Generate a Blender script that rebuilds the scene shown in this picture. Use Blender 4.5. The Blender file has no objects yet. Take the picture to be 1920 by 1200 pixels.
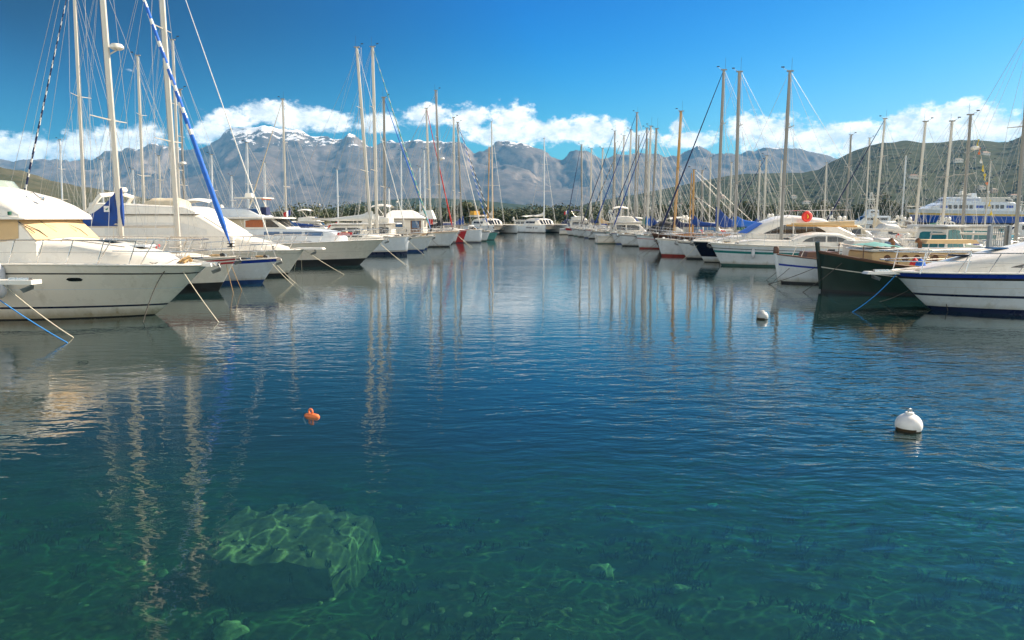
import bpy, math, random
from mathutils import Vector, noise
R = math.radians
SC = bpy.context.scene
COL = SC.collection

# ------------------------------------------------------------ camera, world, sun, exposure
PITCH = math.atan(192.0 / 1333.333)
F = 1333.333
CAM_H = 3.0
cd = bpy.data.cameras.new('camera')
cam = bpy.data.objects.new('camera', cd)
COL.objects.link(cam)
cam.location = (0, 0, CAM_H)
cam.rotation_euler = (R(90) - PITCH, 0, 0)
cd.sensor_width = 36.0
cd.lens = 25.0
cd.clip_start = 0.1
cd.clip_end = 60000
SC.camera = cam
SC.view_settings.view_transform = 'Standard'
SC.view_settings.look = 'None'
SC.view_settings.exposure = 1.28
SC.view_settings.gamma = 1.0
SC.render.engine = 'CYCLES'
cy = SC.cycles
cy.use_denoising = True
cy.max_bounces = 7
cy.diffuse_bounces = 2
cy.glossy_bounces = 3
cy.transmission_bounces = 4
cy.transparent_max_bounces = 12
cy.volume_bounces = 0
cy.caustics_reflective = False
cy.caustics_refractive = False
cy.sample_clamp_indirect = 6.0

SUN_AZ, SUN_EL = 66.0, 37.0      # degrees clockwise from the view direction, height
SVEC = Vector((math.sin(R(SUN_AZ)) * math.cos(R(SUN_EL)), math.cos(R(SUN_AZ)) * math.cos(R(SUN_EL)), math.sin(R(SUN_EL))))
sl = bpy.data.lights.new('sun', 'SUN')
sl.energy = 4.7
sl.angle = R(0.53)
sl.color = (1.0, 0.86, 0.68)
so = bpy.data.objects.new('sun', sl)
COL.objects.link(so)
so.rotation_euler = (-SVEC).to_track_quat('-Z', 'Y').to_euler()
so.location = SVEC * 200


class NT:
    """small helper to wire node trees"""
    def __init__(s, tree):
        s.t = tree
        s.n = tree.nodes
        s.l = tree.links

    def node(s, kind, **kw):
        n = s.n.new(kind)
        for k, v in kw.items():
            setattr(n, k, v)
        return n

    def put(s, sock, v):
        if isinstance(v, bpy.types.NodeSocket):
            s.l.new(v, sock)
        else:
            sock.default_value = v

    def math(s, op, a, b=0.0, c=None, clamp=False):
        n = s.node('ShaderNodeMath', operation=op, use_clamp=clamp)
        s.put(n.inputs[0], a)
        s.put(n.inputs[1], b)
        if c is not None:
            s.put(n.inputs[2], c)
        return n.outputs[0]

    def vmath(s, op, a, b=(0, 0, 0)):
        n = s.node('ShaderNodeVectorMath', operation=op)
        s.put(n.inputs[0], a)
        s.put(n.inputs[1], b)
        return n.outputs['Value'] if op in ('LENGTH', 'DOT_PRODUCT') else n.outputs[0]

    def noise(s, vec, scale, detail=4.0, rough=0.55, dist=0.0, out='Fac', dim='3D'):
        n = s.node('ShaderNodeTexNoise', noise_dimensions=dim)
        if vec is not None:
            s.l.new(vec, n.inputs['Vector'])
        n.inputs['Scale'].default_value = scale
        n.inputs['Detail'].default_value = detail
        n.inputs['Roughness'].default_value = rough
        n.inputs['Distortion'].default_value = dist
        return n.outputs[out]

    def ramp(s, fac, stops, interp='LINEAR'):
        n = s.node('ShaderNodeValToRGB')
        s.l.new(fac, n.inputs[0])
        cr = n.color_ramp
        cr.interpolation = interp
        while len(cr.elements) < len(stops):
            cr.elements.new(0.5)
        for e, (p, c) in zip(cr.elements, stops):
            e.position = p
            e.color = (c, c, c, 1) if isinstance(c, (int, float)) else (c[0], c[1], c[2], 1)
        return n.outputs[0]

    def mix(s, fac, a, b, blend='MIX'):
        n = s.node('ShaderNodeMix', data_type='RGBA', blend_type=blend)
        s.put(n.inputs[0], fac)
        for sock, v in ((n.inputs[6], a), (n.inputs[7], b)):
            s.put(sock, v if isinstance(v, bpy.types.NodeSocket) else (v[0], v[1], v[2], 1))
        return n.outputs[2]

    def maprange(s, v, a, b, c=0.0, d=1.0, smooth=False):
        n = s.node('ShaderNodeMapRange', interpolation_type='SMOOTHSTEP' if smooth else 'LINEAR')
        s.put(n.inputs[0], v)
        for i, x in enumerate((a, b, c, d)):
            n.inputs[i + 1].default_value = x
        return n.outputs[0]

    def mapping(s, vec, scale=(1, 1, 1), rot=(0, 0, 0), loc=(0, 0, 0)):
        n = s.node('ShaderNodeMapping')
        s.l.new(vec, n.inputs[0])
        n.inputs['Scale'].default_value = scale
        n.inputs['Rotation'].default_value = rot
        n.inputs['Location'].default_value = loc
        return n.outputs[0]


def ray(px, py):
    """slopes (X/Y, Z/Y) of the view line through a point of the 1920 x 1200 photograph, used to measure the place"""
    dy = (600.0 - py) / F
    dx = (px - 960.0) / F
    wy = math.cos(PITCH) + dy * math.sin(PITCH)
    wz = -math.sin(PITCH) + dy * math.cos(PITCH)
    return dx / wy, wz / wy


def at(px, py, Y):
    u, v = ray(px, py)
    return Vector((u * Y, Y, CAM_H + v * Y))


def wat(px, py, z=0.0):
    u, v = ray(px, py)
    Y = (z - CAM_H) / v
    return Vector((u * Y, Y, z))


def proj(p):
    y = p[1] * math.cos(PITCH) - (p[2] - CAM_H) * math.sin(PITCH)
    z = p[1] * math.sin(PITCH) + (p[2] - CAM_H) * math.cos(PITCH)
    return 960 + F * p[0] / y, 600 - F * z / y


# ------------------------------------------------------------ sky with the cloud bank over the mountains
world = bpy.data.worlds.new('World')
SC.world = world
world.use_nodes = True
w = NT(world.node_tree)
w.n.clear()
sky = w.node('ShaderNodeTexSky', sky_type='NISHITA', sun_disc=False)
sky.sun_elevation = R(SUN_EL)
sky.sun_rotation = R(SUN_AZ)
sky.altitude = 0
sky.air_density = 1.25
sky.dust_density = 0.35
sky.ozone_density = 3.0
tc = w.node('ShaderNodeTexCoord')
D = tc.outputs['Generated']
sep = w.node('ShaderNodeSeparateXYZ')
w.l.new(D, sep.inputs[0])
az = w.math('ARCTAN2', sep.outputs[0], sep.outputs[1])
el = w.math('ARCSINE', sep.outputs[2])
cmb = w.node('ShaderNodeCombineXYZ')
w.put(cmb.inputs[0], az)
w.put(cmb.inputs[1], el)
AE = cmb.outputs[0]
hs = w.node('ShaderNodeHueSaturation')
hs.inputs['Saturation'].default_value = 1.30
hs.inputs['Value'].default_value = 1.0
w.l.new(sky.outputs[0], hs.inputs['Color'])
# a polarised sky is darkest a right angle away from the sun
dp = w.vmath('DOT_PRODUCT', D, tuple(SVEC))
pol = w.math('SUBTRACT', 1.0, w.math('MULTIPLY', w.math('SUBTRACT', 1.0, w.math('MULTIPLY', dp, dp)), 0.62))
skycol = w.mix(1.0, hs.outputs[0], w.mix(w.maprange(el, 0.03, 0.33, 0, 1, True), (0.86, 1.0, 1.06), (0.24, 0.78, 1.26)), 'MULTIPLY')
polc = w.node('ShaderNodeCombineColor')
for i in range(3):
    w.put(polc.inputs[i], pol)
skycol = w.mix(1.0, skycol, polc.outputs[0], 'MULTIPLY')
zen = w.maprange(el, 0.08, 0.50, 1.06, 0.58, True)
zc = w.node('ShaderNodeCombineColor')
for i in range(3):
    w.put(zc.inputs[i], zen)
skycol = w.mix(1.0, skycol, zc.outputs[0], 'MULTIPLY')

# deep azure opposite the sun, paler towards it and towards the horizon
dpn = w.maprange(dp, -1.0, 1.0)
m_top = w.ramp(dpn, [(0.25, (0.25, 0.45, 0.58)), (0.50, (0.0, 0.02, 0.13)), (0.74, (0.0, 0.60, 0.80)), (0.92, (0.50, 0.62, 0.56))])
m_low = w.ramp(dpn, [(0.25, (0.40, 0.55, 0.62)), (0.50, (0.07, 0.46, 0.66)), (0.70, (0.32, 0.78, 0.86)), (0.90, (0.58, 0.58, 0.60))])
skycol = w.mix(1.0, skycol, w.mix(w.maprange(el, 0.08, 0.27, 0, 1, True), m_low, m_top), 'MULTIPLY')

CLOUDS = [  # px, py, half width, half height of each cumulus, measured off the photo and kept as sky angles
    (40, 282, 130, 34), (170, 276, 90, 30), (225, 268, 60, 38), (275, 255, 40, 26), (238, 131, 62, 13.9),
    (392, 250, 46, 24), (430, 222, 55, 18), (480, 186, 26, 12), (505, 214, 75, 24), (560, 222, 75, 30), (615, 226, 55, 20),
    (710, 232, 52, 20), (760, 212, 24, 8), (800, 216, 60, 22), (880, 222, 45, 26), (960, 222, 58, 32), (935, 254, 75, 22),
    (1020, 246, 80, 26), (1110, 246, 85, 30), (1185, 262, 50, 20), (1290, 262, 65, 18), (1270, 240, 16, 20),
    (1330, 236, 14, 12), (1400, 240, 45, 34), (1450, 256, 80, 40), (1540, 258, 70, 34), (1610, 266, 70, 40),
    (1690, 232, 34, 24), (1720, 258, 90, 40), (1800, 216, 75, 32), (1835, 224, 66, 28), (1750, 236, 90, 40), (1865, 244, 80, 34), (1690, 262, 80, 30), (1780, 256, 110, 34),
    (1910, 228, 24, 12), (1500, 300, 70, 22), (1960, 262, 60, 30)]


def angles(px, py):
    u, v = ray(px, py)
    n = math.sqrt(1 + u * u + v * v)
    return math.atan2(u, 1), math.asin(v / n)


n1 = w.noise(w.mapping(AE, (1, 1.5, 1)), 38.0, 6.0, 0.62)
n2 = w.noise(w.mapping(AE, (1, 1.3, 1), loc=(3, 1, 0)), 105.0, 4.0, 0.6)
wob = w.math('ADD', w.math('MULTIPLY', w.math('SUBTRACT', n1, 0.5), 1.9), w.math('MULTIPLY', w.math('SUBTRACT', n2, 0.5), 0.75))


def cloud_field(vec, blobs):
    acc = None
    for (px, py, rx, ry) in blobs:
        a, e = angles(px, py)
        k = math.cos(a) ** 2
        sx, sy = 1.0 / (rx / F * k * 1.15), 1.0 / (ry / F * math.cos(a) * 1.2)
        d = w.vmath('LENGTH', w.vmath('MULTIPLY', w.vmath('SUBTRACT', vec, (a, e, 0)), (sx, sy, 0)))
        g = w.math('SUBTRACT', 0.16 if ry < 14 else 0.92, d)
        acc = g if acc is None else w.math('SMOOTH_MAX', acc, g, 0.25)
    return acc


base = cloud_field(AE, CLOUDS)
# the same bank goes on round the rest of the horizon
ring = w.math('SUBTRACT', w.math('MULTIPLY', w.noise(w.mapping(AE, (1, 2.2, 1)), 5.0, 3.0, 0.5), 4.2), 2.3)
ring = w.math('SUBTRACT', ring, w.math('MULTIPLY', w.math('ABSOLUTE', w.math('SUBTRACT', el, 0.13)), 14.0))
out_of_view = w.maprange(w.math('ABSOLUTE', az), 0.66, 0.95)
ring = w.math('ADD', ring, w.math('MULTIPLY', w.math('SUBTRACT', out_of_view, 1.0), 6.0))
base = w.math('MAXIMUM', base, ring)
# unseen bright cloud added behind the camera, as fill for the shaded hulls
over = w.math('SUBTRACT', w.math('MULTIPLY', w.noise(w.mapping(D, (1, 1, 1.4)), 3.2, 4.0, 0.5), 5.0), 1.7)
fill_side = w.math('MULTIPLY', w.maprange(w.math('ABSOLUTE', az), 0.95, 1.45), w.maprange(el, 0.85, 0.55))
over = w.math('ADD', over, w.math('MULTIPLY', w.math('SUBTRACT', fill_side, 1.0), 8.0))
base = w.math('MAXIMUM', base, over)
dens = w.math('ADD', base, w.math('MULTIPLY', wob, 0.72))
mask = w.maprange(dens, 0.06, 0.48, 0, 1, True)
thick = w.maprange(dens, 0.1, 1.1)
# sunlit tops, soft grey undersides: compare the density with that a little towards the sun and up
shift = w.vmath('ADD', AE, (0.016, 0.012, 0))
nb = w.noise(w.mapping(shift, (1, 1.5, 1)), 38.0, 6.0, 0.62)
lit = w.maprange(w.math('SUBTRACT', n1, nb), -0.16, 0.14)
ccol = w.mix(lit, (3.9, 4.1, 4.2), (6.9, 6.6, 6.1))
ccol = w.mix(w.math('MULTIPLY', thick, 0.25), ccol, (6.3, 6.0, 5.5))
ccol = w.mix(1.0, ccol, w.mix(fill_side, (1, 1, 1), (1.7, 1.64, 1.48)), 'MULTIPLY')  # brightens the added unseen cloud for more fill
mask = w.math('MULTIPLY', mask, 0.94)
final = w.mix(mask, skycol, ccol)
bg = w.node('ShaderNodeBackground')
bg.inputs['Strength'].default_value = 0.108
w.l.new(final, bg.inputs['Color'])
wo = w.node('ShaderNodeOutputWorld')
w.l.new(bg.outputs[0], wo.inputs['Surface'])

# ------------------------------------------------------------ mesh helpers
MATS = {}


class MB:
    """collects faces and links them as one mesh object"""
    def __init__(s):
        s.v, s.f, s.m, s.names = [], [], [], []

    def mi(s, mat):
        if mat not in s.names:
            s.names.append(mat)
        return s.names.index(mat)

    def quad(s, pts, mat):
        b = len(s.v)
        s.v += [tuple(p) for p in pts]
        s.f.append(tuple(range(b, b + len(pts))))
        s.m.append(s.mi(mat))

    def grid(s, rows, mat, closed=False, fmat=None):
        """rows of equally many points; mat may be chosen per face by fmat(i, j)"""
        b = len(s.v)
        n = len(rows[0])
        for r_ in rows:
            s.v += [tuple(p) for p in r_]
        for i in range(len(rows) - 1):
            for j in range(n if closed else n - 1):
                k = (j + 1) % n
                s.f.append((b + i * n + j, b + i * n + k, b + (i + 1) * n + k, b + (i + 1) * n + j))
                s.m.append(s.mi(fmat(i, j) if fmat else mat))

    def box(s, c, size, mat, rz=0.0, taper=1.0):
        x, y, z = size[0] / 2, size[1] / 2, size[2] / 2
        b = len(s.v)
        ca, sa = math.cos(rz), math.sin(rz)
        for k, t in ((-1, 1.0), (1, taper)):
            for (i, j) in ((-1, -1), (1, -1), (1, 1), (-1, 1)):
                px, py = i * x * t, j * y * t
                s.v.append((c[0] + px * ca - py * sa, c[1] + px * sa + py * ca, c[2] + k * z))
        for f in ((0, 3, 2, 1), (4, 5, 6, 7), (0, 1, 5, 4), (1, 2, 6, 5), (2, 3, 7, 6), (3, 0, 4, 7)):
            s.f.append(tuple(b + q for q in f))
            s.m.append(s.mi(mat))

    def tube(s, pts, r, mat, n=6, fmat=None, squash=1.0):
        pts = [Vector(p) for p in pts]
        if not isinstance(r, (list, tuple)):
            r = [r] * len(pts)
        rows = []
        up = None
        for i, p in enumerate(pts):
            t = (pts[min(i + 1, len(pts) - 1)] - pts[max(i - 1, 0)])
            if t.length < 1e-9:
                t = Vector((0, 0, 1))
            t.normalize()
            if up is None:
                up = Vector((0, 0, 1)) if abs(t.z) < 0.9 else Vector((1, 0, 0))
            a = (up - t * up.dot(t))
            if a.length < 1e-6:
                a = Vector((0, 1, 0)) - t * t.y
            a.normalize()
            up = a
            b2 = t.cross(a)
            rows.append([p + a * (math.cos(2 * math.pi * k / n) * r[i]) + b2 * (math.sin(2 * math.pi * k / n) * r[i] * squash) for k in range(n)])
        s.grid(rows, mat, True, fmat)
        m = s.mi(mat)
        b = len(s.v) - n * len(rows)
        s.f.append(tuple(b + k for k in reversed(range(n))))
        s.m.append(m)
        e = b + n * (len(rows) - 1)
        s.f.append(tuple(e + k for k in range(n)))
        s.m.append(m)

    def lathe(s, c, prof, mat, n=16, axis='z', fmat=None):
        rows = []
        for (q, h) in prof:
            row = []
            for k in range(n):
                a = 2 * math.pi * k / n
                u, v_ = math.cos(a) * q, math.sin(a) * q
                row.append((c[0] + u, c[1] + v_, c[2] + h) if axis == 'z' else (c[0] + h, c[1] + u, c[2] + v_) if axis == 'x' else (c[0] + u, c[1] + h, c[2] + v_))
            rows.append(row)
        s.grid(rows, mat, True, fmat)

    def build(s, name, parent=None, angle=38.0, loc=None, flat=False):
        me = bpy.data.meshes.new(name)
        me.from_pydata(s.v, [], s.f)
        for n_ in s.names:
            me.materials.append(MATS[n_])
        me.polygons.foreach_set('material_index', s.m)
        if not flat:
            me.polygons.foreach_set('use_smooth', [True] * len(s.f))
        me.update()
        if not flat:
            me.set_sharp_from_angle(angle=R(angle))
        o = bpy.data.objects.new(name, me)
        COL.objects.link(o)
        if parent is not None:
            o.parent = parent
        if loc is not None:
            o.location = loc
        return o


def tag(o, label=None, cat=None, group=None, kind=None):
    for k, v in (('label', label), ('category', cat), ('group', group), ('kind', kind)):
        if v:
            o[k] = v
    return o


def empty(name, loc, rz, label, cat, group=None):
    o = bpy.data.objects.new(name, None)
    COL.objects.link(o)
    o.location = loc
    o.rotation_euler = (0, 0, rz)
    o.empty_display_size = 0.3
    return tag(o, label, cat, group)


# ------------------------------------------------------------ materials
def mat(name, col, rough=0.5, stain=None, metal=0.0, vary=0.12, scale=3.0, bump=0.0, bscale=30.0, spec=0.5, coat=0.0, trans=0.0, stretch=(1, 1, 1)):
    m = bpy.data.materials.new(name)
    m.use_nodes = True
    t = NT(m.node_tree)
    b = t.n['Principled BSDF']
    g = t.node('ShaderNodeTexCoord')
    v = t.mapping(g.outputs['Object'], stretch)
    n_ = t.noise(v, scale, 5.0, 0.6)
    k = t.maprange(n_, 0.3, 0.7, 1 - vary, 1 + vary)
    c = t.node('ShaderNodeCombineColor')
    for i in range(3):
        t.put(c.inputs[i], t.math('MULTIPLY', k, col[i]))
    cc = c.outputs[0]
    if stain:
        sz = t.node('ShaderNodeSeparateXYZ')
        t.l.new(g.outputs['Object'], sz.inputs[0])
        ns = t.noise(t.mapping(g.outputs['Object'], (2.2, 2.2, 0.25)), 1.6, 5.0, 0.65)
        low_ = t.math('MULTIPLY', t.maprange(t.math('SUBTRACT', sz.outputs[2], t.math('MULTIPLY', ns, 0.30)), 0.16, -0.06), t.maprange(sz.outputs[2], -0.5, -0.3))
        run_ = t.math('MULTIPLY', t.maprange(ns, 0.57, 0.78), 0.30)
        cc = t.mix(t.math('MINIMUM', t.math('ADD', t.math('MULTIPLY', low_, 0.75), run_), 1.0), cc, stain)
    t.l.new(cc, b.inputs['Base Color'])
    b.inputs['Roughness'].default_value = rough
    t.put(b.inputs['Roughness'], t.maprange(n_, 0.25, 0.75, max(0.02, rough * 0.75), min(1, rough * 1.25)))
    b.inputs['Metallic'].default_value = metal
    b.inputs['Specular IOR Level'].default_value = spec
    b.inputs['Coat Weight'].default_value = coat
    if bump:
        bn = t.node('ShaderNodeBump')
        bn.inputs['Strength'].default_value = bump
        bn.inputs['Distance'].default_value = 0.02
        t.l.new(t.noise(v, bscale, 3.0, 0.6), bn.inputs['Height'])
        t.l.new(bn.outputs[0], b.inputs['Normal'])
    MATS[name] = m
    return m


mat('gel', (0.78, 0.735, 0.65), 0.28, stain=(0.34, 0.28, 0.17), vary=0.05, scale=0.8, coat=0.25)
mat('gel_cool', (0.64, 0.68, 0.71), 0.28, stain=(0.30, 0.28, 0.20), vary=0.06, scale=0.8, coat=0.25)
mat('gel_old', (0.58, 0.55, 0.48), 0.42, vary=0.12, scale=1.5)
mat('deck', (0.70, 0.67, 0.60), 0.65, vary=0.09, scale=2.5, bump=0.15, bscale=60)
mat('teak', (0.34, 0.22, 0.13), 0.7, vary=0.2, scale=6, stretch=(0.4, 4, 4))
mat('varnish', (0.42, 0.17, 0.045), 0.25, vary=0.2, scale=5, coat=0.4, stretch=(2, 2, 0.4))
mat('ochre_spar', (0.50, 0.27, 0.07), 0.4, vary=0.15, scale=5, stretch=(2, 2, 0.4))
mat('brown_wood', (0.12, 0.055, 0.03), 0.5, vary=0.25, scale=5)
mat('cream_canvas', (0.60, 0.42, 0.22), 0.85, vary=0.06, scale=1.5, bump=0.25, bscale=9)
mat('beige_canvas', (0.55, 0.47, 0.34), 0.9, vary=0.1, scale=3, bump=0.4, bscale=8)
mat('white_canvas', (0.68, 0.67, 0.63), 0.85, vary=0.06, scale=3, bump=0.3, bscale=8)
mat('blue_canvas', (0.006, 0.048, 0.235), 0.8, vary=0.2, scale=5, bump=0.5, bscale=7)
mat('bright_blue_canvas', (0.012, 0.12, 0.50), 0.75, vary=0.2, scale=5, bump=0.5, bscale=7)
mat('navy_canvas', (0.012, 0.022, 0.075), 0.85, vary=0.2, scale=5, bump=0.4, bscale=7)
mat('green_canvas', (0.01, 0.11, 0.065), 0.85, vary=0.2, scale=5, bump=0.4, bscale=7)
mat('aqua_canvas', (0.10, 0.30, 0.28), 0.85, vary=0.15, scale=4, bump=0.3, bscale=7)
mat('red_canvas', (0.42, 0.025, 0.02), 0.8, vary=0.15, scale=4, bump=0.3, bscale=7)
mat('black_canvas', (0.022, 0.022, 0.026), 0.8, vary=0.2, scale=4, bump=0.3, bscale=7)
mat('antifoul_black', (0.012, 0.014, 0.016), 0.6, vary=0.4, scale=3)
mat('antifoul_blue', (0.01, 0.045, 0.16), 0.6, vary=0.3, scale=3)
mat('antifoul_red', (0.22, 0.022, 0.015), 0.65, vary=0.3, scale=3)
mat('antifoul_green', (0.02, 0.07, 0.06), 0.65, vary=0.3, scale=3)
mat('stripe_blue', (0.012, 0.04, 0.30), 0.3, vary=0.08)
mat('stripe_navy', (0.012, 0.018, 0.05), 0.3, vary=0.08)
mat('stripe_teal', (0.02, 0.19, 0.19), 0.3, vary=0.08)
mat('stripe_red', (0.42, 0.03, 0.035), 0.35, vary=0.08)
mat('stripe_yellow', (0.62, 0.42, 0.08), 0.35, vary=0.08)
mat('ferry_blue', (0.010, 0.075, 0.36), 0.35, vary=0.1, scale=0.4)
mat('navy_hull', (0.008, 0.012, 0.03), 0.2, vary=0.15, coat=0.4)
mat('green_hull', (0.006, 0.022, 0.018), 0.33, vary=0.3, scale=1.5)
mat('brown_hull', (0.045, 0.018, 0.014), 0.4, vary=0.2, scale=2)
mat('alloy', (0.55, 0.51, 0.44), 0.42, metal=0.25, vary=0.06, scale=2)
mat('alloy_dark', (0.25, 0.235, 0.21), 0.45, metal=0.3, vary=0.08, scale=2)
mat('black_fitting', (0.02, 0.02, 0.022), 0.5, vary=0.2)
mat('steel', (0.55, 0.54, 0.52), 0.25, metal=0.85, vary=0.06)
mat('galvanised', (0.33, 0.34, 0.34), 0.5, metal=0.6, vary=0.18, scale=6)
mat('wire', (0.42, 0.41, 0.39), 0.4, metal=0.4, vary=0.05)
mat('rust', (0.17, 0.075, 0.035), 0.85, vary=0.4, scale=8, bump=0.5)
mat('window', (0.015, 0.018, 0.022), 0.08, vary=0.2, spec=0.7)
mat('window_blue', (0.05, 0.13, 0.27), 0.1, vary=0.2, spec=0.7)
mat('window_teal', (0.03, 0.17, 0.17), 0.12, vary=0.2, spec=0.7)
mat('curtain', (0.42, 0.13, 0.05), 0.8, vary=0.25, scale=9, stretch=(4, 4, 0.4))
mat('white_rope', (0.55, 0.50, 0.38), 0.9, vary=0.2, scale=25)
mat('dark_rope', (0.07, 0.065, 0.055), 0.9, vary=0.3, scale=25)
mat('blue_rope', (0.02, 0.20, 0.52), 0.8, vary=0.2, scale=25)
mat('tan_rope', (0.38, 0.24, 0.10), 0.9, vary=0.25, scale=25)
mat('fender', (0.55, 0.56, 0.58), 0.5, vary=0.12, scale=6)
mat('fender_grey', (0.20, 0.20, 0.22), 0.6, vary=0.15, scale=6)
mat('lifebuoy', (0.75, 0.045, 0.03), 0.5, vary=0.08)
mat('orange', (0.72, 0.17, 0.05), 0.5, vary=0.2, scale=12)
mat('gold', (0.75, 0.38, 0.03), 0.6, vary=0.12)
mat('flag_white', (0.75, 0.74, 0.72), 0.8, vary=0.04)
mat('flag_red', (0.65, 0.03, 0.03), 0.8, vary=0.05)
mat('flag_blue', (0.02, 0.06, 0.32), 0.8, vary=0.05)
mat('flag_yellow', (0.75, 0.55, 0.05), 0.8, vary=0.05)
mat('buoy_grey', (0.40, 0.41, 0.40), 0.5, vary=0.12, scale=6)
mat('bush', (0.018, 0.027, 0.011), 0.95, vary=0.4, scale=0.2)
mat('bush_light', (0.040, 0.046, 0.020), 0.95, vary=0.4, scale=0.2)
mat('sea_grass', (0.022, 0.034, 0.010), 0.9, vary=0.5, scale=2)
mat('buoy_white', (0.78, 0.74, 0.70), 0.45, vary=0.06, scale=6, bump=0.15, bscale=20)
mat('weed_fouling', (0.045, 0.028, 0.012), 0.9, vary=0.5, scale=14, bump=0.7, bscale=40)
mat('trunk_bark', (0.09, 0.065, 0.045), 0.9, vary=0.3, scale=6)
mat('leaf_dark', (0.040, 0.060, 0.028), 0.85, vary=0.45, scale=0.35)
mat('leaf_olive', (0.075, 0.085, 0.032), 0.85, vary=0.4, scale=0.35)
mat('roof_grey', (0.19, 0.16, 0.13), 0.85, vary=0.2, scale=1.0)
mat('plaster_white', (0.62, 0.58, 0.50), 0.85, vary=0.1, scale=0.5)
mat('plaster_tan', (0.48, 0.36, 0.25), 0.85, vary=0.1, scale=0.5)
mat('roof_tile', (0.20, 0.11, 0.075), 0.85, vary=0.2, scale=1.0)
mat('quay_stone', (0.27, 0.20, 0.15), 0.85, vary=0.3, scale=0.6, bump=0.5, bscale=3)
mat('concrete', (0.34, 0.33, 0.30), 0.85, vary=0.15, scale=1.2, bump=0.3, bscale=12)
mat('pontoon_plank', (0.30, 0.25, 0.19), 0.85, vary=0.25, scale=2.0, stretch=(0.3, 5, 1))
mat('car_silver', (0.45, 0.46, 0.47), 0.3, metal=0.4, vary=0.04, coat=0.5)
mat('car_dark', (0.03, 0.035, 0.05), 0.3, vary=0.04, coat=0.5)
mat('car_red', (0.32, 0.02, 0.02), 0.3, vary=0.04, coat=0.5)
mat('tyre', (0.015, 0.015, 0.015), 0.9, vary=0.2)
# ------------------------------------------------------------ water, sea bed
def new_mat(name):
    m = bpy.data.materials.new(name)
    m.use_nodes = True
    t = NT(m.node_tree)
    t.n.clear()
    o = t.node('ShaderNodeOutputMaterial')
    MATS[name] = m
    return t, o


t, o = new_mat('water')
g = t.node('ShaderNodeNewGeometry')
P = g.outputs['Position']
# wind streaks: calmer and rougher patches
patch = t.noise(t.mapping(P, (0.035, 0.09, 1)), 1.0, 3.0, 0.5)
amp = t.maprange(patch, 0.32, 0.68, 0.32, 1.45)
# a breeze ruffles the open water on the right, in front of the second buoy
gust = t.vmath('LENGTH', t.vmath('MULTIPLY', t.vmath('SUBTRACT', P, (9.0, 10.5, 0.0)), (0.10, 0.115, 0.0)))
amp = t.math('ADD', amp, t.maprange(gust, 1.0, 0.25, 0.0, 1.9, True))
warp = t.vmath('ADD', P, t.vmath('MULTIPLY', t.vmath('SUBTRACT', t.noise(P, 0.8, 2.0, 0.5, out='Color'), (0.5, 0.5, 0.5)), (0.7, 0.5, 0.0)))
# between the two rows the water lies sheltered
py_ = t.node('ShaderNodeSeparateXYZ')
t.l.new(P, py_.inputs[0])
calm = t.math('MINIMUM', t.maprange(py_.outputs[1], 13.0, 21.0, 0, 1, True), t.maprange(py_.outputs[1], 150.0, 110.0, 0, 1, True))
amp = t.math('MULTIPLY', amp, t.math('SUBTRACT', 1.0, t.math('MULTIPLY', calm, 0.52)))
h1 = t.noise(t.mapping(warp, (1.1, 2.9, 1), (0, 0, R(-12))), 1.05, 2.0, 0.45)          # long low ripples
h2 = t.noise(t.mapping(warp, (1.5, 3.4, 1), (0, 0, R(22))), 2.3, 2.0, 0.5)            # short ripples crossing
h3 = t.noise(P, 0.55, 1.0, 0.4)                                                        # slow heave
hh = t.math('ADD', t.math('MULTIPLY', h1, 0.0235), t.math('MULTIPLY', h2, 0.0105))
hh = t.math('MULTIPLY', hh, amp)
hh = t.math('ADD', hh, t.math('MULTIPLY', h3, 0.010))
bump = t.node('ShaderNodeBump')
bump.inputs['Strength'].default_value = 0.62
bump.inputs['Distance'].default_value = 1.0
t.l.new(hh, bump.inputs['Height'])
tr = t.node('ShaderNodeBsdfTransparent')
# from below, a cell net in the transparent colour paints in gathered sunlight
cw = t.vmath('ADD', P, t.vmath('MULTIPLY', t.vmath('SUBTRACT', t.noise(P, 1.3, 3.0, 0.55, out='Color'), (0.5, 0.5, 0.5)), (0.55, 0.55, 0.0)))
lens = None  # painted net of gathered sunlight, drawn from cell edges
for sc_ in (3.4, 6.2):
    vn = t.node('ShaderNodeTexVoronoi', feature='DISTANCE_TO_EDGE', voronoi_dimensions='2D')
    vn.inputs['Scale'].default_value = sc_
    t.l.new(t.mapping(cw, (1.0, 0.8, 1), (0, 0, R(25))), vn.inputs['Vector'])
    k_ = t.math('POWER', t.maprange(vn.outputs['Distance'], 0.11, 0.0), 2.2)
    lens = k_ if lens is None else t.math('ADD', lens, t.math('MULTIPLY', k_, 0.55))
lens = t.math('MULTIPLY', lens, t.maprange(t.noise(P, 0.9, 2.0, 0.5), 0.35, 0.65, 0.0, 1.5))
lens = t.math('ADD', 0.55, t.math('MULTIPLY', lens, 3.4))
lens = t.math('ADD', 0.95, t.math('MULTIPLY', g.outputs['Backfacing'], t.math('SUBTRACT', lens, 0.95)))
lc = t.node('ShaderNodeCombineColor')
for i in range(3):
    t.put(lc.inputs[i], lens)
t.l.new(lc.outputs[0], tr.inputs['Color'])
df = t.node('ShaderNodeBsdfDiffuse')
df.inputs['Color'].default_value = (0.020, 0.076, 0.080, 1)
body = t.node('ShaderNodeMixShader')
body.inputs[0].default_value = 0.26
t.l.new(tr.outputs[0], body.inputs[1])
t.l.new(df.outputs[0], body.inputs[2])
gl = t.node('ShaderNodeBsdfGlossy')
gl.inputs['Roughness'].default_value = 0.03
gl.inputs['Color'].default_value = (1, 1, 1, 1)
t.l.new(bump.outputs[0], gl.inputs['Normal'])
fr = t.node('ShaderNodeFresnel')
fr.inputs['IOR'].default_value = 1.42
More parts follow.
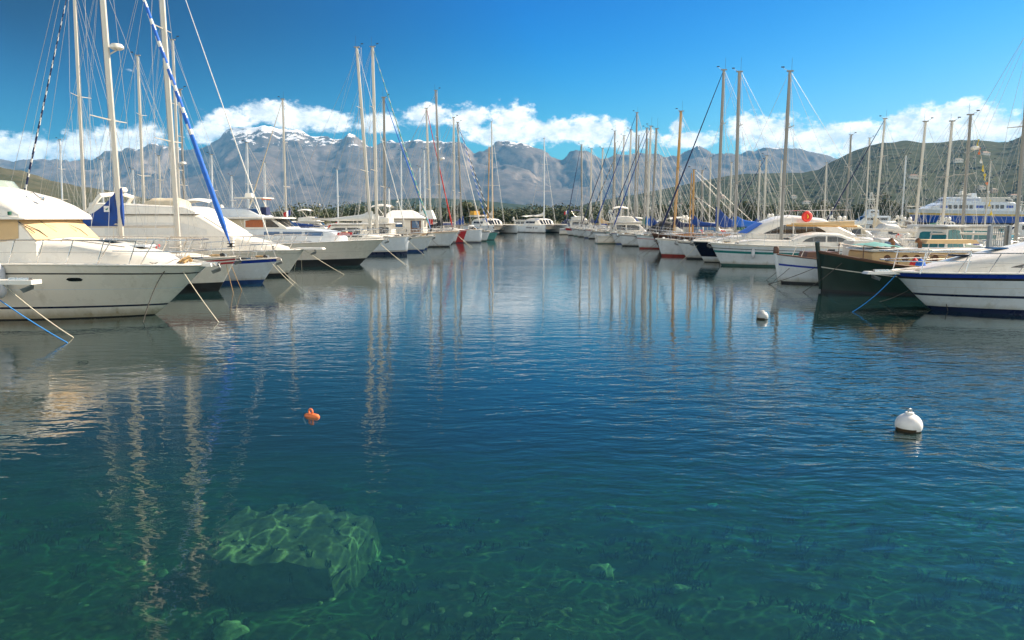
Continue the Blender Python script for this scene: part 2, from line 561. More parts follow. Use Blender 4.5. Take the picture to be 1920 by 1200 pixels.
t.l.new(bump.outputs[0], fr.inputs['Normal'])
mx = t.node('ShaderNodeMixShader')
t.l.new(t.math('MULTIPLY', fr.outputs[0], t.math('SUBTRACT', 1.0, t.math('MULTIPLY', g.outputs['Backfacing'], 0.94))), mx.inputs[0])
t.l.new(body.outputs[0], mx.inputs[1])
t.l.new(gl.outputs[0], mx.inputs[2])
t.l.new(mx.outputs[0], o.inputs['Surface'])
va = t.node('ShaderNodeVolumeAbsorption')
va.inputs['Color'].default_value = (0.28, 0.78, 0.62, 1)
va.inputs['Density'].default_value = 0.33
t.l.new(va.outputs[0], o.inputs['Volume'])
mb = MB()
X0, X1, Y0, Y1, Z0 = -900, 900, -60, 520, -16
mb.quad([(X0, Y0, 0), (X1, Y0, 0), (X1, Y1, 0), (X0, Y1, 0)], 'water')
mb.quad([(X0, Y0, Z0), (X0, Y1, Z0), (X1, Y1, Z0), (X1, Y0, Z0)], 'water')
mb.quad([(X0, Y0, Z0), (X1, Y0, Z0), (X1, Y0, 0), (X0, Y0, 0)], 'water')
mb.quad([(X1, Y0, Z0), (X1, Y1, Z0), (X1, Y1, 0), (X1, Y0, 0)], 'water')
mb.quad([(X1, Y1, Z0), (X0, Y1, Z0), (X0, Y1, 0), (X1, Y1, 0)], 'water')
mb.quad([(X0, Y1, Z0), (X0, Y0, Z0), (X0, Y0, 0), (X0, Y1, 0)], 'water')
# weld the box so that the water is one closed body
wv, wf = [], []
for f in mb.f:
    q = []
    for i in f:
        p = mb.v[i]
        if p not in wv:
            wv.append(p)
        q.append(wv.index(p))
    wf.append(tuple(q))
mb.v, mb.f = wv, wf
tag(mb.build('water', flat=True), kind='structure')

t, o = new_mat('sea_bed')
g = t.node('ShaderNodeNewGeometry')
P = g.outputs['Position']
b = t.node('ShaderNodeBsdfPrincipled')
b.inputs['Roughness'].default_value = 0.95
b.inputs['Specular IOR Level'].default_value = 0.1
wp = t.vmath('ADD', P, t.vmath('MULTIPLY', t.noise(P, 2.2, 3.0, 0.6, out='Color'), (0.5, 0.5, 0.2)))
vo = t.node('ShaderNodeTexVoronoi')
vo.inputs['Scale'].default_value = 6.5
t.l.new(wp, vo.inputs['Vector'])
stones = t.ramp(vo.outputs['Distance'], [(0.0, (0.13, 0.10, 0.035)), (0.30, (0.055, 0.048, 0.018)), (0.55, (0.013, 0.015, 0.006))])
hue = t.node('ShaderNodeSeparateColor')
t.l.new(vo.outputs['Color'], hue.inputs[0])
stones = t.mix(t.math('MULTIPLY', hue.outputs[0], 0.75), stones, (0.030, 0.060, 0.026))
weed = t.maprange(t.noise(P, 0.75, 5.0, 0.65), 0.42, 0.62)
c = t.mix(weed, stones, (0.022, 0.050, 0.022))
pale = t.maprange(t.noise(wp, 1.7, 5.0, 0.7), 0.60, 0.70)
c = t.mix(t.math('MULTIPLY', pale, 0.6), c, (0.21, 0.18, 0.07))
t.l.new(c, b.inputs['Base Color'])
t.l.new(b.outputs[0], o.inputs['Surface'])


def bed_z(x, y):
    d = max(0.0, y - 3.0)
    return -2.0 - 0.050 * d - 0.0052 * d * d if y < 33 else -8.2 - min(4.0, (y - 33) * 0.05)


mb = MB()
rows = []
ys = [-58, -20, -5] + [0.25 * i for i in range(0, 120)] + [30 + 3 * i for i in range(1, 12)] + [90, 200, 518]
xs = [-890, -300, -80, -40] + [-24 + 0.3 * i for i in range(0, 161)] + [40, 80, 300, 890]
for y in ys:
    rows.append([(x, y, bed_z(x, y) + 0.16 * noise.noise((x * 0.9, y * 0.9, 3)) + 0.10 * noise.noise((x * 2.3, y * 2.3, 7))) for x in xs])
mb.grid(rows, 'sea_bed')
tag(mb.build('sea_bed', angle=80), kind='structure')
mat('pebble_dark', (0.035, 0.035, 0.020), 0.9, vary=0.5, scale=3)
mat('pebble_olive', (0.11, 0.10, 0.040), 0.9, vary=0.5, scale=3)
mat('pebble_pale', (0.17, 0.145, 0.07), 0.9, vary=0.5, scale=3)
mb = MB()
rp = random.Random(3)
for _ in range(2600):
    y = 3.6 + 12.0 * rp.random() ** 1.5
    x = rp.uniform(-0.85, 0.85) * (y + 1.5)
    if noise.noise((x * 0.7, y * 0.7, 2)) < rp.uniform(-0.45, 0.25):
        continue
    z = bed_z(x, y) + 0.16 * noise.noise((x * 0.9, y * 0.9, 3)) + 0.10 * noise.noise((x * 2.3, y * 2.3, 7))
    r_ = 0.018 + 0.080 * rp.random() ** 3.5
    m_ = rp.choice(('pebble_dark', 'pebble_dark', 'pebble_olive', 'pebble_olive', 'pebble_olive', 'pebble_pale'))
    st_ = rp.uniform(0.6, 1.7)
    an = rp.uniform(0, 3.14)
    top = []
    for k in range(6):
        a = k * math.pi / 3 + rp.uniform(-0.25, 0.25)
        u, v = math.cos(a) * r_ * st_, math.sin(a) * r_
        top.append((x + u * math.cos(an) - v * math.sin(an), y + u * math.sin(an) + v * math.cos(an)))
    h_ = r_ * rp.uniform(0.2, 0.6)
    lo_ = [(p[0], p[1], z - 0.02) for p in top]
    mid_ = [(x + (p[0] - x) * 0.92, y + (p[1] - y) * 0.92, z + h_ * 0.55) for p in top]
    hi_ = [(x + (p[0] - x) * 0.5, y + (p[1] - y) * 0.5, z + h_) for p in top]
    mb.grid([lo_, mid_, hi_], m_, True)
    mb.quad(hi_, m_)
tag(mb.build('pebbles', angle=60), 'small stones strewn over the sea bed', 'pebbles', kind='stuff')

mb = MB()
rw = random.Random(12)


def weed_tuft(x, y, z, h, n):
    for _ in range(n):
        a = rw.uniform(0, 6.28)
        r_ = rw.uniform(0, 0.7) * h
        px, py = x + math.cos(a) * r_, y + math.sin(a) * r_
        lx, ly = rw.uniform(-0.5, 0.8) * h, rw.uniform(-0.5, 0.5) * h
        b = rw.uniform(0, 6.28)
        wx, wy = math.cos(b) * 0.016, math.sin(b) * 0.016
        k = h * rw.uniform(0.5, 1.0)
        mb.quad([(px - wx, py - wy, z - 0.03), (px + wx, py + wy, z - 0.03), (px + lx * 0.5 + wx, py + ly * 0.5 + wy, z + k * 0.6), (px + lx * 0.5 - wx, py + ly * 0.5 - wy, z + k * 0.6)], 'sea_grass')
        mb.quad([(px + lx * 0.5 - wx, py + ly * 0.5 - wy, z + k * 0.6), (px + lx * 0.5 + wx, py + ly * 0.5 + wy, z + k * 0.6), (px + lx, py + ly, z + k * 0.85)], 'sea_grass')


for _ in range(2600):
    y = 3.6 + 10.5 * rw.random() ** 1.4
    x = rw.uniform(-0.85, 0.85) * (y + 1.5)
    if noise.noise((x * 0.55 + 9, y * 0.55, 4)) + 0.4 * noise.noise((x * 1.9, y * 1.9, 6)) < rw.uniform(-0.1, 0.45):
        continue
    weed_tuft(x, y, bed_z(x, y) + 0.16 * noise.noise((x * 0.9, y * 0.9, 3)) + 0.10 * noise.noise((x * 2.3, y * 2.3, 7)), rw.uniform(0.08, 0.24), 9)
tag(mb.build('sea_grass', flat=True), 'dark green weed growing in patches on the sea bed', 'sea grass', kind='stuff')

# ------------------------------------------------------------ land: plain, hills, mountains
def hill_mat(name, low, mid, rock, rock_lo, rock_hi, snow=None, scale=1.0, spots=None, relief=(0.5, 4.0, 0.03)):
    t, o = new_mat(name)
    g = t.node('ShaderNodeNewGeometry')
    P = g.outputs['Position']
    b = t.node('ShaderNodeBsdfPrincipled')
    b.inputs['Roughness'].default_value = 0.95
    b.inputs['Specular IOR Level'].default_value = 0.05
    nb_ = t.noise(P, 0.012 * scale, 8.0, 0.65)
    nf = t.noise(P, 0.09 * scale, 5.0, 0.7)
    c = t.mix(t.maprange(nb_, 0.38, 0.62), low, mid)
    s = t.node('ShaderNodeSeparateXYZ')
    t.l.new(g.outputs['Normal'], s.inputs[0])
    steep = t.math('ADD', s.outputs[2], t.math('MULTIPLY', t.math('SUBTRACT', nf, 0.5), 0.7))
    c = t.mix(t.maprange(steep, rock_hi, rock_lo), c, rock)
    c = t.mix(t.maprange(nf, 0.58, 0.75, 0, 0.6), c, rock)
    c = t.mix(t.maprange(nf, 0.30, 0.42, 0.75, 0), c, tuple(0.35 * q for q in low))
    if spots:
        c = t.mix(t.maprange(t.noise(P, 0.02 * scale, 3.0, 0.5), 0.66, 0.72, 0, 0.8), c, spots)
    if snow:
        pz = t.node('ShaderNodeSeparateXYZ')
        t.l.new(P, pz.inputs[0])
        k = t.math('ADD', pz.outputs[2], t.math('MULTIPLY', t.math('SUBTRACT', t.noise(P, 0.011, 7.0, 0.72), 0.5), snow[1]))
        k = t.math('ADD', k, t.math('MULTIPLY', t.math('SUBTRACT', s.outputs[2], 0.75), snow[2]))
        c = t.mix(t.maprange(k, snow[0], snow[0] + 35), c, (0.80, 0.80, 0.82))
    t.l.new(c, b.inputs['Base Color'])
    bn = t.node('ShaderNodeBump')
    bn.inputs['Strength'].default_value = relief[0]
    bn.inputs['Distance'].default_value = relief[1]
    rg_ = t.node('ShaderNodeTexNoise', noise_type='RIDGED_MULTIFRACTAL')
    t.l.new(P, rg_.inputs['Vector'])
    rg_.inputs['Scale'].default_value = relief[2]
    rg_.inputs['Detail'].default_value = 8
    rg_.inputs['Roughness'].default_value = 0.6
    t.l.new(rg_.outputs['Fac'], bn.inputs['Height'])
    t.l.new(bn.outputs[0], b.inputs['Normal'])
    t.l.new(b.outputs[0], o.inputs['Surface'])


hill_mat('scrub_hill', (0.022, 0.032, 0.014), (0.046, 0.054, 0.026), (0.12, 0.105, 0.065), 0.45, 0.75, scale=3.2, spots=(0.15, 0.14, 0.09), relief=(1.0, 14.0, 0.016))
hill_mat('rock_hill', (0.05, 0.055, 0.026), (0.10, 0.09, 0.05), (0.30, 0.26, 0.19), 0.68, 0.93, scale=1.6)
hill_mat('mountain', (0.085, 0.072, 0.058), (0.160, 0.128, 0.104), (0.36, 0.29, 0.235), 0.40, 0.78, snow=(800.0, 900.0, 480.0), scale=0.45, relief=(1.0, 70.0, 0.0032))
hill_mat('plain', (0.055, 0.065, 0.026), (0.12, 0.11, 0.055), (0.2, 0.17, 0.11), 0.4, 0.5, scale=2.0)


def pl(prof, x):
    if x <= prof[0][0]:
        return prof[0][1]
    for (a, b) in zip(prof, prof[1:]):
        if x <= b[0]:
            k = (x - a[0]) / (b[0] - a[0])
            return a[1] + (b[1] - a[1]) * k
    return prof[-1][1]


class Field:
    def __init__(s, name, prof, Yf, Yr, Yb, mat_, nx, ny, rough, freq, px0=-700, px1=2620, power=1.25, foot=0.0, seed=0.0, jag=0.02, crag=0.0):
        s.__dict__.update(locals())
        rows = []
        for j in range(ny + 1):
            k = j / ny
            Y = Yf + (Yb - Yf) * (k ** 1.15)
            row = []
            for i in range(nx + 1):
                px = px0 + (px1 - px0) * i / nx
                row.append((ray(px, 400)[0] * Y, Y, s.z(px, Y)))
            rows.append(row)
        m = MB()
        m.grid(rows, mat_)
        tag(m.build(name, angle=180), kind='structure')

    def z(s, px, Y):
        u = ray(px, 400)[0]
        X = u * Y
        top = max(0.0, CAM_H + ray(px, pl(s.prof, px))[1] * s.Yr)
        if Y < s.Yr:
            k = (Y - s.Yf) / (s.Yr - s.Yf)
            sh = k ** s.power
            edge = min(1.0, (1 - k) * 3.0)
        else:
            k = 1 - (Y - s.Yr) / (s.Yb - s.Yr)
            sh = k ** 0.8 if k > 0 else 0
            edge = min(1.0, (1 - k) * 4.0)
        n_ = 0.0
        a = 1.0
        f = s.freq
        for q in range(5):
            n_ += a * (1 - 2 * abs(noise.noise((X * f + s.seed, Y * f, q * 7.3))))
            f *= 2.05
            a *= 0.5
        n_ = n_ / 1.97
        jag_ = noise.noise((X * s.freq * 5, Y * s.freq * 5, 5)) + 0.6 * noise.noise((X * s.freq * 11, Y * s.freq * 11, 9))
        k_ = 1 + s.rough * (n_ - 0.35) * (0.10 + 0.90 * edge)
        k_ = k_ if k_ < 1 else 1 + (k_ - 1) * 0.3 * (1 - sh)
        if s.crag:
            cg = 0.0
            for q in range(4):
                cg += (1 - 2.2 * abs(noise.noise((X * 0.0016 * 2.1 ** q, Y * 0.0016 * 2.1 ** q, 31 + q)))) * 0.52 ** q
            k_ -= s.crag * max(-0.1, 1.25 - cg) * (0.3 + 0.7 * sh)
        return s.foot + top * sh * k_ + top * sh * s.jag * jag_

    def hit(s, px, py):
        u, v = ray(px, py)
        Y = s.Yf + 1
        while Y < s.Yb:
            if s.z(px, Y) >= CAM_H + v * Y:
                return Vector((u * Y, Y, s.z(px, Y)))
            Y += 4
        return None


MOUNT = [(-700, 300), (-200, 290), (0, 300), (60, 296), (120, 300), (200, 288), (260, 274), (295, 268), (330, 278), (385, 272), (415, 256), (440, 245), (470, 238), (500, 236),
         (530, 246), (565, 243), (600, 258), (628, 256), (656, 250), (690, 262), (715, 264), (742, 257), (768, 254), (800, 261), (815, 257), (835, 265), (862, 259), (890, 275), (920, 268), (950, 264),
         (985, 272), (1020, 284), (1052, 290), (1078, 279), (1100, 285), (1125, 300), (1155, 290), (1190, 287), (1250, 290), (1285, 279), (1305, 274), (1330, 285), (1360, 276), (1400, 273), (1440, 279), (1490, 282), (1560, 295), (1700, 305), (2100, 290), (2620, 300)]
mountain_field = Field('mountain_range', MOUNT, 5000, 7000, 9200, 'mountain', 1000, 170, 1.15, 0.00085, power=1.15, foot=2.0, jag=0.035, crag=0.15, px0=-500, px1=2400)
MID = [(-700, 404), (560, 404), (640, 386), (700, 377), (760, 372), (830, 372), (900, 376), (960, 382), (1010, 388), (1060, 396), (1110, 404), (2620, 404)]
Field('foothill', MID, 2000, 2600, 3300, 'scrub_hill', 240, 40, 0.35, 0.0022, foot=1.5, power=1.0, jag=0.03)
LEFT = [(-700, 290), (-300, 292), (-100, 300), (0, 312), (50, 322), (100, 338), (150, 350), (210, 358), (270, 372), (340, 384), (420, 396), (480, 402), (560, 406), (2620, 407)]
Field('rocky_hill', LEFT, 850, 1350, 1900, 'rock_hill', 420, 60, 0.5, 0.0055, px0=-700, px1=620, power=0.95, foot=1.4, seed=40, jag=0.045)
RIGHT = [(560, 407), (1020, 402), (1080, 388), (1130, 376), (1200, 364), (1260, 352), (1300, 343), (1350, 333), (1400, 326), (1440, 325), (1500, 324), (1530, 318), (1550, 305), (1580, 290), (1610, 278),
         (1650, 268), (1690, 264), (1720, 267), (1745, 270), (1790, 263), (1860, 267), (1880, 266), (1905, 254), (1940, 246), (2100, 232), (2620, 240)]
right_field = Field('scrub_covered_hill', RIGHT, 1050, 1900, 2700, 'scrub_hill', 460, 120, 0.22, 0.0032, px0=900, px1=2620, power=0.85, foot=1.4, seed=11, jag=0.02)

# one ground sheet: low plain behind the quays, out to the horizon
mb = MB()
shore = [(-9000, 330), (-900, 330), (-300, 255), (-60, 192), (60, 192), (92, 300), (900, 345), (9000, 345)]
rows = []
for (x, y) in shore:
    rows.append([(x, y + 0.01, 1.25), (x, 520, 1.3), (x, 1500, 1.4), (x, 12000, 1.5)])
mb.grid(rows, 'plain')
tag(mb.build('ground', flat=True), kind='structure')
mb = MB()
rows = []
for (x, y) in shore:
    rows.append([(x, y - 0.4, -10), (x, y - 0.25, 0.9), (x, y - 0.25, 1.22), (x, y + 5.0, 1.26)])
mb.grid(rows, 'quay_stone')
tag(mb.build('quay', flat=True), 'low reddish stone quay wall along the far shore', 'quay', kind='structure')


# ------------------------------------------------------------ trees
def scrub():
    rg_ = random.Random(77)
    m = MB()
    for _ in range(7000):
        px, py = rg_.uniform(1040, 2100), rg_.uniform(250, 398)
        if noise.noise((px * 0.018, py * 0.045, 3)) + 0.5 * noise.noise((px * 0.05, py * 0.12, 8)) < rg_.uniform(-0.25, 0.45):
            continue
        if py < pl(RIGHT, px) + 3:
            continue
        p = right_field.hit(px, py)
        if p is None:
            continue
        sz = (1.1 + 4.2 * rg_.random() ** 3) * (0.75 + p.y / 4000)
        mt = rg_.choice(('bush', 'bush', 'bush', 'bush_light'))
        for _k in range(9):
            c = p + Vector((rg_.uniform(-1, 1) * sz, rg_.uniform(-1, 1) * sz, rg_.uniform(-0.1, 0.7) * sz))
            a = Vector((rg_.gauss(0, 1), rg_.gauss(0, 1), rg_.gauss(0, 1))).normalized()
            b = a.orthogonal().normalized()
            q = sz * 0.55
            m.quad([c + a * q, c + b * q, c - a * q, c - b * q], mt)
    tag(m.build('scrub', flat=True), 'low dark bushes scattered over the right hand hillside', 'scrub', kind='stuff')


scrub()

def leaf_cloud(mb, c, rad, n, size, rng, mats=('leaf_dark', 'leaf_olive'), lumps=7):
    centres = []
    for _ in range(lumps):
        d = Vector((rng.gauss(0, 1), rng.gauss(0, 1), rng.gauss(0, 0.8)))
        d.normalize()
        centres.append((Vector((d.x * rad[0] * 0.6, d.y * rad[1] * 0.6, d.z * rad[2] * 0.6)), rng.uniform(0.35, 0.6), rng.choice(mats)))
    for _ in range(n):
        cc, q, m_ = rng.choice(centres)
        d = Vector((rng.gauss(0, 1), rng.gauss(0, 1), rng.gauss(0, 1)))
        d.normalize()
        r_ = q * rng.uniform(0.55, 1.05)
        p = Vector(c) + cc + Vector((d.x * rad[0] * r_, d.y * rad[1] * r_, d.z * rad[2] * r_))
        nrm = (d + Vector((rng.uniform(-.6, .6), rng.uniform(-.6, .6), rng.uniform(-.2, .8)))).normalized()
        a = nrm.orthogonal().normalized()
        b_ = nrm.cross(a)
        an = rng.uniform(0, 6.28)
        a, b_ = a * math.cos(an) + b_ * math.sin(an), b_ * math.cos(an) - a * math.sin(an)
        s_ = size * rng.uniform(0.6, 1.3)
        mb.quad([p + a * s_, p + b_ * s_ * 0.6, p - a * s_, p - b_ * s_ * 0.6], m_)


rng = random.Random(5)
mb = MB()


def belt(px0, px1, step, Yf, hmin, hmax):
    px = px0
    while px < px1:
        Y = Yf(px) + rng.uniform(0, 26)
        X = ray(px, 410)[0] * Y
        h = rng.uniform(hmin, hmax)
        rx = h * rng.uniform(0.7, 1.15)
        leaf_cloud(mb, (X, Y, 1.2 + h * 0.46), (rx, rx, h * 0.56), 380, 0.16 + 0.0009 * Y, rng, mats=('leaf_dark', 'leaf_dark', 'leaf_olive'), lumps=14)
        px += step * rng.uniform(0.5, 1.5)


belt(560, 1120, 7.5, lambda p: 212, 4.0, 7.0)
belt(1100, 1740, 7.5, lambda p: 322, 5.5, 10.0)
belt(-350, 600, 16.0, lambda p: 350, 4.0, 8.0)
belt(1740, 2150, 22.0, lambda p: 365, 3.0, 6.0)
tag(mb.build('woodland', flat=True), 'dark green belt of trees along the far shore', 'woodland', kind='stuff')


def tree(px, Y, h, w_, label):
    X = ray(px, 410)[0] * Y
    root = empty('tree', (X, Y, 1.2), 0, label, 'tree', 'trees along the far shore')
    m = MB()
    m.tube([(0, 0, -0.1), (0.1, 0, h * 0.25), (-0.1, 0.1, h * 0.5), (0.05, 0, h * 0.75)], [h * 0.035, h * 0.028, h * 0.02, h * 0.008], 'trunk_bark', 7)
    for k in range(5):
        a = k * 1.3
        m.tube([(0, 0, h * (0.28 + 0.06 * k)), (math.cos(a) * w_ * 0.3, math.sin(a) * w_ * 0.3, h * (0.45 + 0.07 * k))], [h * 0.014, h * 0.005], 'trunk_bark', 5)
    m.build('trunk', root)
    m = MB()
    leaf_cloud(m, (0, 0, h * 0.62), (w_ / 2, w_ / 2, h * 0.40), 900, 0.5, rng, lumps=11)
    m.build('crown', root, flat=True)


tree(1655, 300, 11.5, 13, 'tallest broad olive green tree, behind the grey patrol boat')
tree(1684, 306, 9.0, 10, 'rounded tree beside the bow of the blue ferry')
tree(1404, 300, 9.5, 10, 'dark round tree above the blue sail covers of the right row')
tree(1540, 312, 9.0, 12, 'dark tree above the red lifebuoy')
tree(1612, 312, 7.5, 9, 'small tree just left of the patrol boat mast')
tree(880, 204, 6.5, 8, 'pale green tree behind the red cloth on the left row')
tree(1250, 318, 8.0, 11, 'tree behind the ochre masts of the right row')

# ------------------------------------------------------------ houses
rh = random.Random(8)


def house_at(p, wx, wy, hz, wall, label, rz=0.0, group='houses on the green hillside'):
    root = empty('house', p, rz, label, 'house', group)
    m = MB()
    m.box((0, 0, hz / 2 - 4), (wx, wy, hz + 8), wall)
    m.build('wall', root, flat=True)
    m = MB()
    e = 0.25
    A = [(-wx / 2 - e, -wy / 2 - e, hz + 0.003), (wx / 2 + e, -wy / 2 - e, hz + 0.003), (wx / 2 + e, wy / 2 + e, hz + 0.003), (-wx / 2 - e, wy / 2 + e, hz + 0.003)]
    r1, r2 = (-wx / 2 + wy * 0.3, 0, hz + wy * 0.24), (wx / 2 - wy * 0.3, 0, hz + wy * 0.24)
    rt = 'roof_tile' if rh.random() < 0.4 else 'roof_grey'
    m.quad([A[0], A[1], r2, r1], rt)
    m.quad([A[2], A[3], r1, r2], rt)
    m.quad([A[1], A[2], r2], rt)
    m.quad([A[3], A[0], r1], rt)
    m.quad(A[::-1], rt)
    m.build('roof', root, flat=True)
    nwin = max(2, int(wx / 4.5))
    first = None
    for k in range(nwin):
        x = -wx / 2 + (k + 0.5) * wx / nwin
        if first is None:
            m = MB()
            m.box((0, 0, 0), (1.3, 0.12, 1.5), 'window')
            first = m.build('window', root, flat=True)
            ob = first
        else:
            ob = first.copy()
            COL.objects.link(ob)
        ob.parent = root
        ob.location = (x, -wy / 2 - 0.04, hz * 0.6)
    return root


HOUSES = [
    (1256, 383, 16, 6, 'plaster_white', 'white house at the foot of the hill, above the green sail covers'),
    (1276, 385, 14, 5, 'plaster_white', 'long white house just left of the ochre masts'),
    (1300, 388, 18, 6, 'plaster_tan', 'tan house low on the shore among dark trees'),
    (1355, 372, 22, 6, 'plaster_tan', 'wide tan house beside the mast with the big blue sail cover'),
    (1488, 372, 26, 7, 'plaster_white', 'pale building on the hill foot above the red lifebuoy'),
    (1512, 382, 30, 6, 'plaster_white', 'long low pale building above the red lifebuoy'),
    (1545, 381, 18, 6, 'plaster_white', 'short pale building left of the blue forestay'),
    (1571, 384, 12, 6, 'plaster_tan', 'small tan house left of the patrol boat'),
    (1712, 335, 24, 8, 'plaster_white', 'pale house halfway up the hill above the ferry bow'),
    (1796, 304, 22, 8, 'plaster_white', 'white house high on the hill between two masts'),
    (1846, 292, 30, 9, 'plaster_white', 'white house near the ridge at the string of flags'),
    (1840, 356, 22, 7, 'plaster_white', 'white house directly above the ferry funnel'),
    (1862, 360, 26, 7, 'plaster_tan', 'tan house above the stern of the ferry'),
    (1902, 372, 30, 8, 'plaster_white', 'white house behind the ferry stern'),
]
for (px, py, wx, hz, wl, lb) in HOUSES:
    p = right_field.hit(px, py)
    if p is None:
        Y = 1060.0
        p = Vector((ray(px, py)[0] * Y, Y, 1.4))
    k = max(0.45, p.y / 1500.0)
    house_at(p, wx * k * rh.uniform(0.40, 0.75), 9 * k + 2, hz * (0.40 + 0.30 * k) * rh.uniform(0.7, 1.05), wl, lb, rh.uniform(-0.3, 0.3))
# ------------------------------------------------------------ boat building kit; local axes: bow at +x, waterline of the stem at the origin
class Hull:
    def __init__(s, L=10.0, B=3.3, fb=1.3, fs=1.0, over=1.0, draft=0.55, trn=0.3, bands=((1.0, 'gel'),), full=0.62, tm=0.55, sr=0.78, wlw=0.88, entry=1.5,
                 flp=1.0, stemp=1.0, sheer_p=1.8, dip=0.0, anti='antifoul_black', n=26, forefoot=0.9):
        s.__dict__.update(locals())

    def zs(s, t):
        return s.fs + (s.fb - s.fs) * (1 - t) ** s.sheer_p - s.dip * math.sin(math.pi * min(1, t * 1.15))

    def _sh(s, t, p):
        if t < s.tm:
            return math.sin(t / s.tm * math.pi / 2) ** p
        return 1 - (1 - s.sr) * ((t - s.tm) / (1 - s.tm)) ** 2

    def half(s, t, z):
        top = 0.02 + s.B / 2 * s._sh(t, s.full)
        wl = 0.015 + s.B / 2 * s.wlw * s._sh(t, s.full * s.entry)
        if z >= 0:
            k = min(1.2, z / s.zs(t))
            return wl + (top - wl) * k ** s.flp
        return wl * math.sqrt(max(0.0, 1 - (z / s.draft) ** 2)) + 0.01

    def stem(s, z):
        return s.over * (max(0.0, z) / s.fb) ** s.stemp if z >= 0 else -s.forefoot * (-z / s.draft) ** 1.5

    def stern(s, z):
        return s.over - s.L + s.trn * max(0.0, z) / s.fs if z >= 0 else s.over - s.L + 0.9 * (-z / s.draft)

    def x(s, t, z):
        return s.stem(z) + (s.stern(z) - s.stem(z)) * t

    def rail(s, t):
        z = s.zs(t)
        return s.x(t, z), s.half(t, z), z

    def t_at(s, x, z=None):
        t = 0.5
        for _ in range(8):
            zz = s.zs(t) if z is None else z
            a, b = s.stem(zz), s.stern(zz)
            t = min(1.0, max(0.0, (x - a) / (b - a)))
        return t

    def deck_z(s, x):
        return s.zs(s.t_at(x))

    def deck_hw(s, x):
        t = s.t_at(x)
        return s.half(t, s.zs(t))

    def side(s, x, z):
        return s.half(s.t_at(x, z), z)

    def build(s, root, deck='deck', rail_mat=None, deck_drop=0.03):
        ts = [(i / s.n) ** 1.35 for i in range(s.n + 1)]
        fr = [0.0]
        mats_ = []
        lo = 0.0
        for (hi, m_) in s.bands:
            k = max(1, int(round((hi - lo) / 0.12)))
            for q in range(k):
                fr.append(lo + (hi - lo) * (q + 1) / k)
                mats_.append(m_)
            lo = hi
        neg = [-1.0, -0.93, -0.75, -0.4, -0.12]
        lev = len(neg) + len(fr)
        mb = MB()
        full_rows = []
        for t in ts:
            P_, S_ = [], []
            for q in range(lev):
                z = neg[q] * s.draft if q < len(neg) else fr[q - len(neg)] * s.zs(t)
                x, y = s.x(t, z), s.half(t, z)
                if q == 0:
                    y = 0.0
                P_.append((x, y, z))
                S_.append((x, -y, z))
            full_rows.append(P_[::-1] + S_[1:])
        nn = len(full_rows[0])

        def fm(i, j):
            q = lev - 2 - j if j < lev - 1 else j - (lev - 1)
            return s.anti if q < len(neg) else mats_[q - len(neg)]
        mb.grid(full_rows, 'gel', False, fm)
        # stem and transom
        for row, flip in ((full_rows[0], True), (full_rows[-1], False)):
            for q in range(lev - 1):
                a, b = lev - 1 - q, lev - 1 + q
                pts = [row[a], row[a - 1], row[b + 1], row[b]]
                if a == b:
                    pts = [row[a], row[a - 1], row[b + 1]]
                if flip:
                    pts = pts[::-1]
                mb.quad(pts, s.anti if q < len(neg) else mats_[q - len(neg)])
        h = mb.build('hull', root, 45)
        d = MB()
        rows = []
        for t in ts:
            x, y, z = s.rail(t)
            y *= 0.985
            rows.append([(x - 0.01, y * k, z - deck_drop + 0.05 * (1 - k * k) * min(1, y)) for k in (1, 0.85, 0.5, 0, -0.5, -0.85, -1)])
        d.grid(rows, deck)
        d.build('deck', root, 50)
        if rail_mat:
            r_ = MB()
            for sg in (1, -1):
                r_.tube([(s.rail(t)[0], sg * s.rail(t)[1] * 1.005, s.rail(t)[2] + 0.01) for t in ts], 0.032, rail_mat, 6, squash=1.3)
            r_.build('rub_rail', root)
        return h


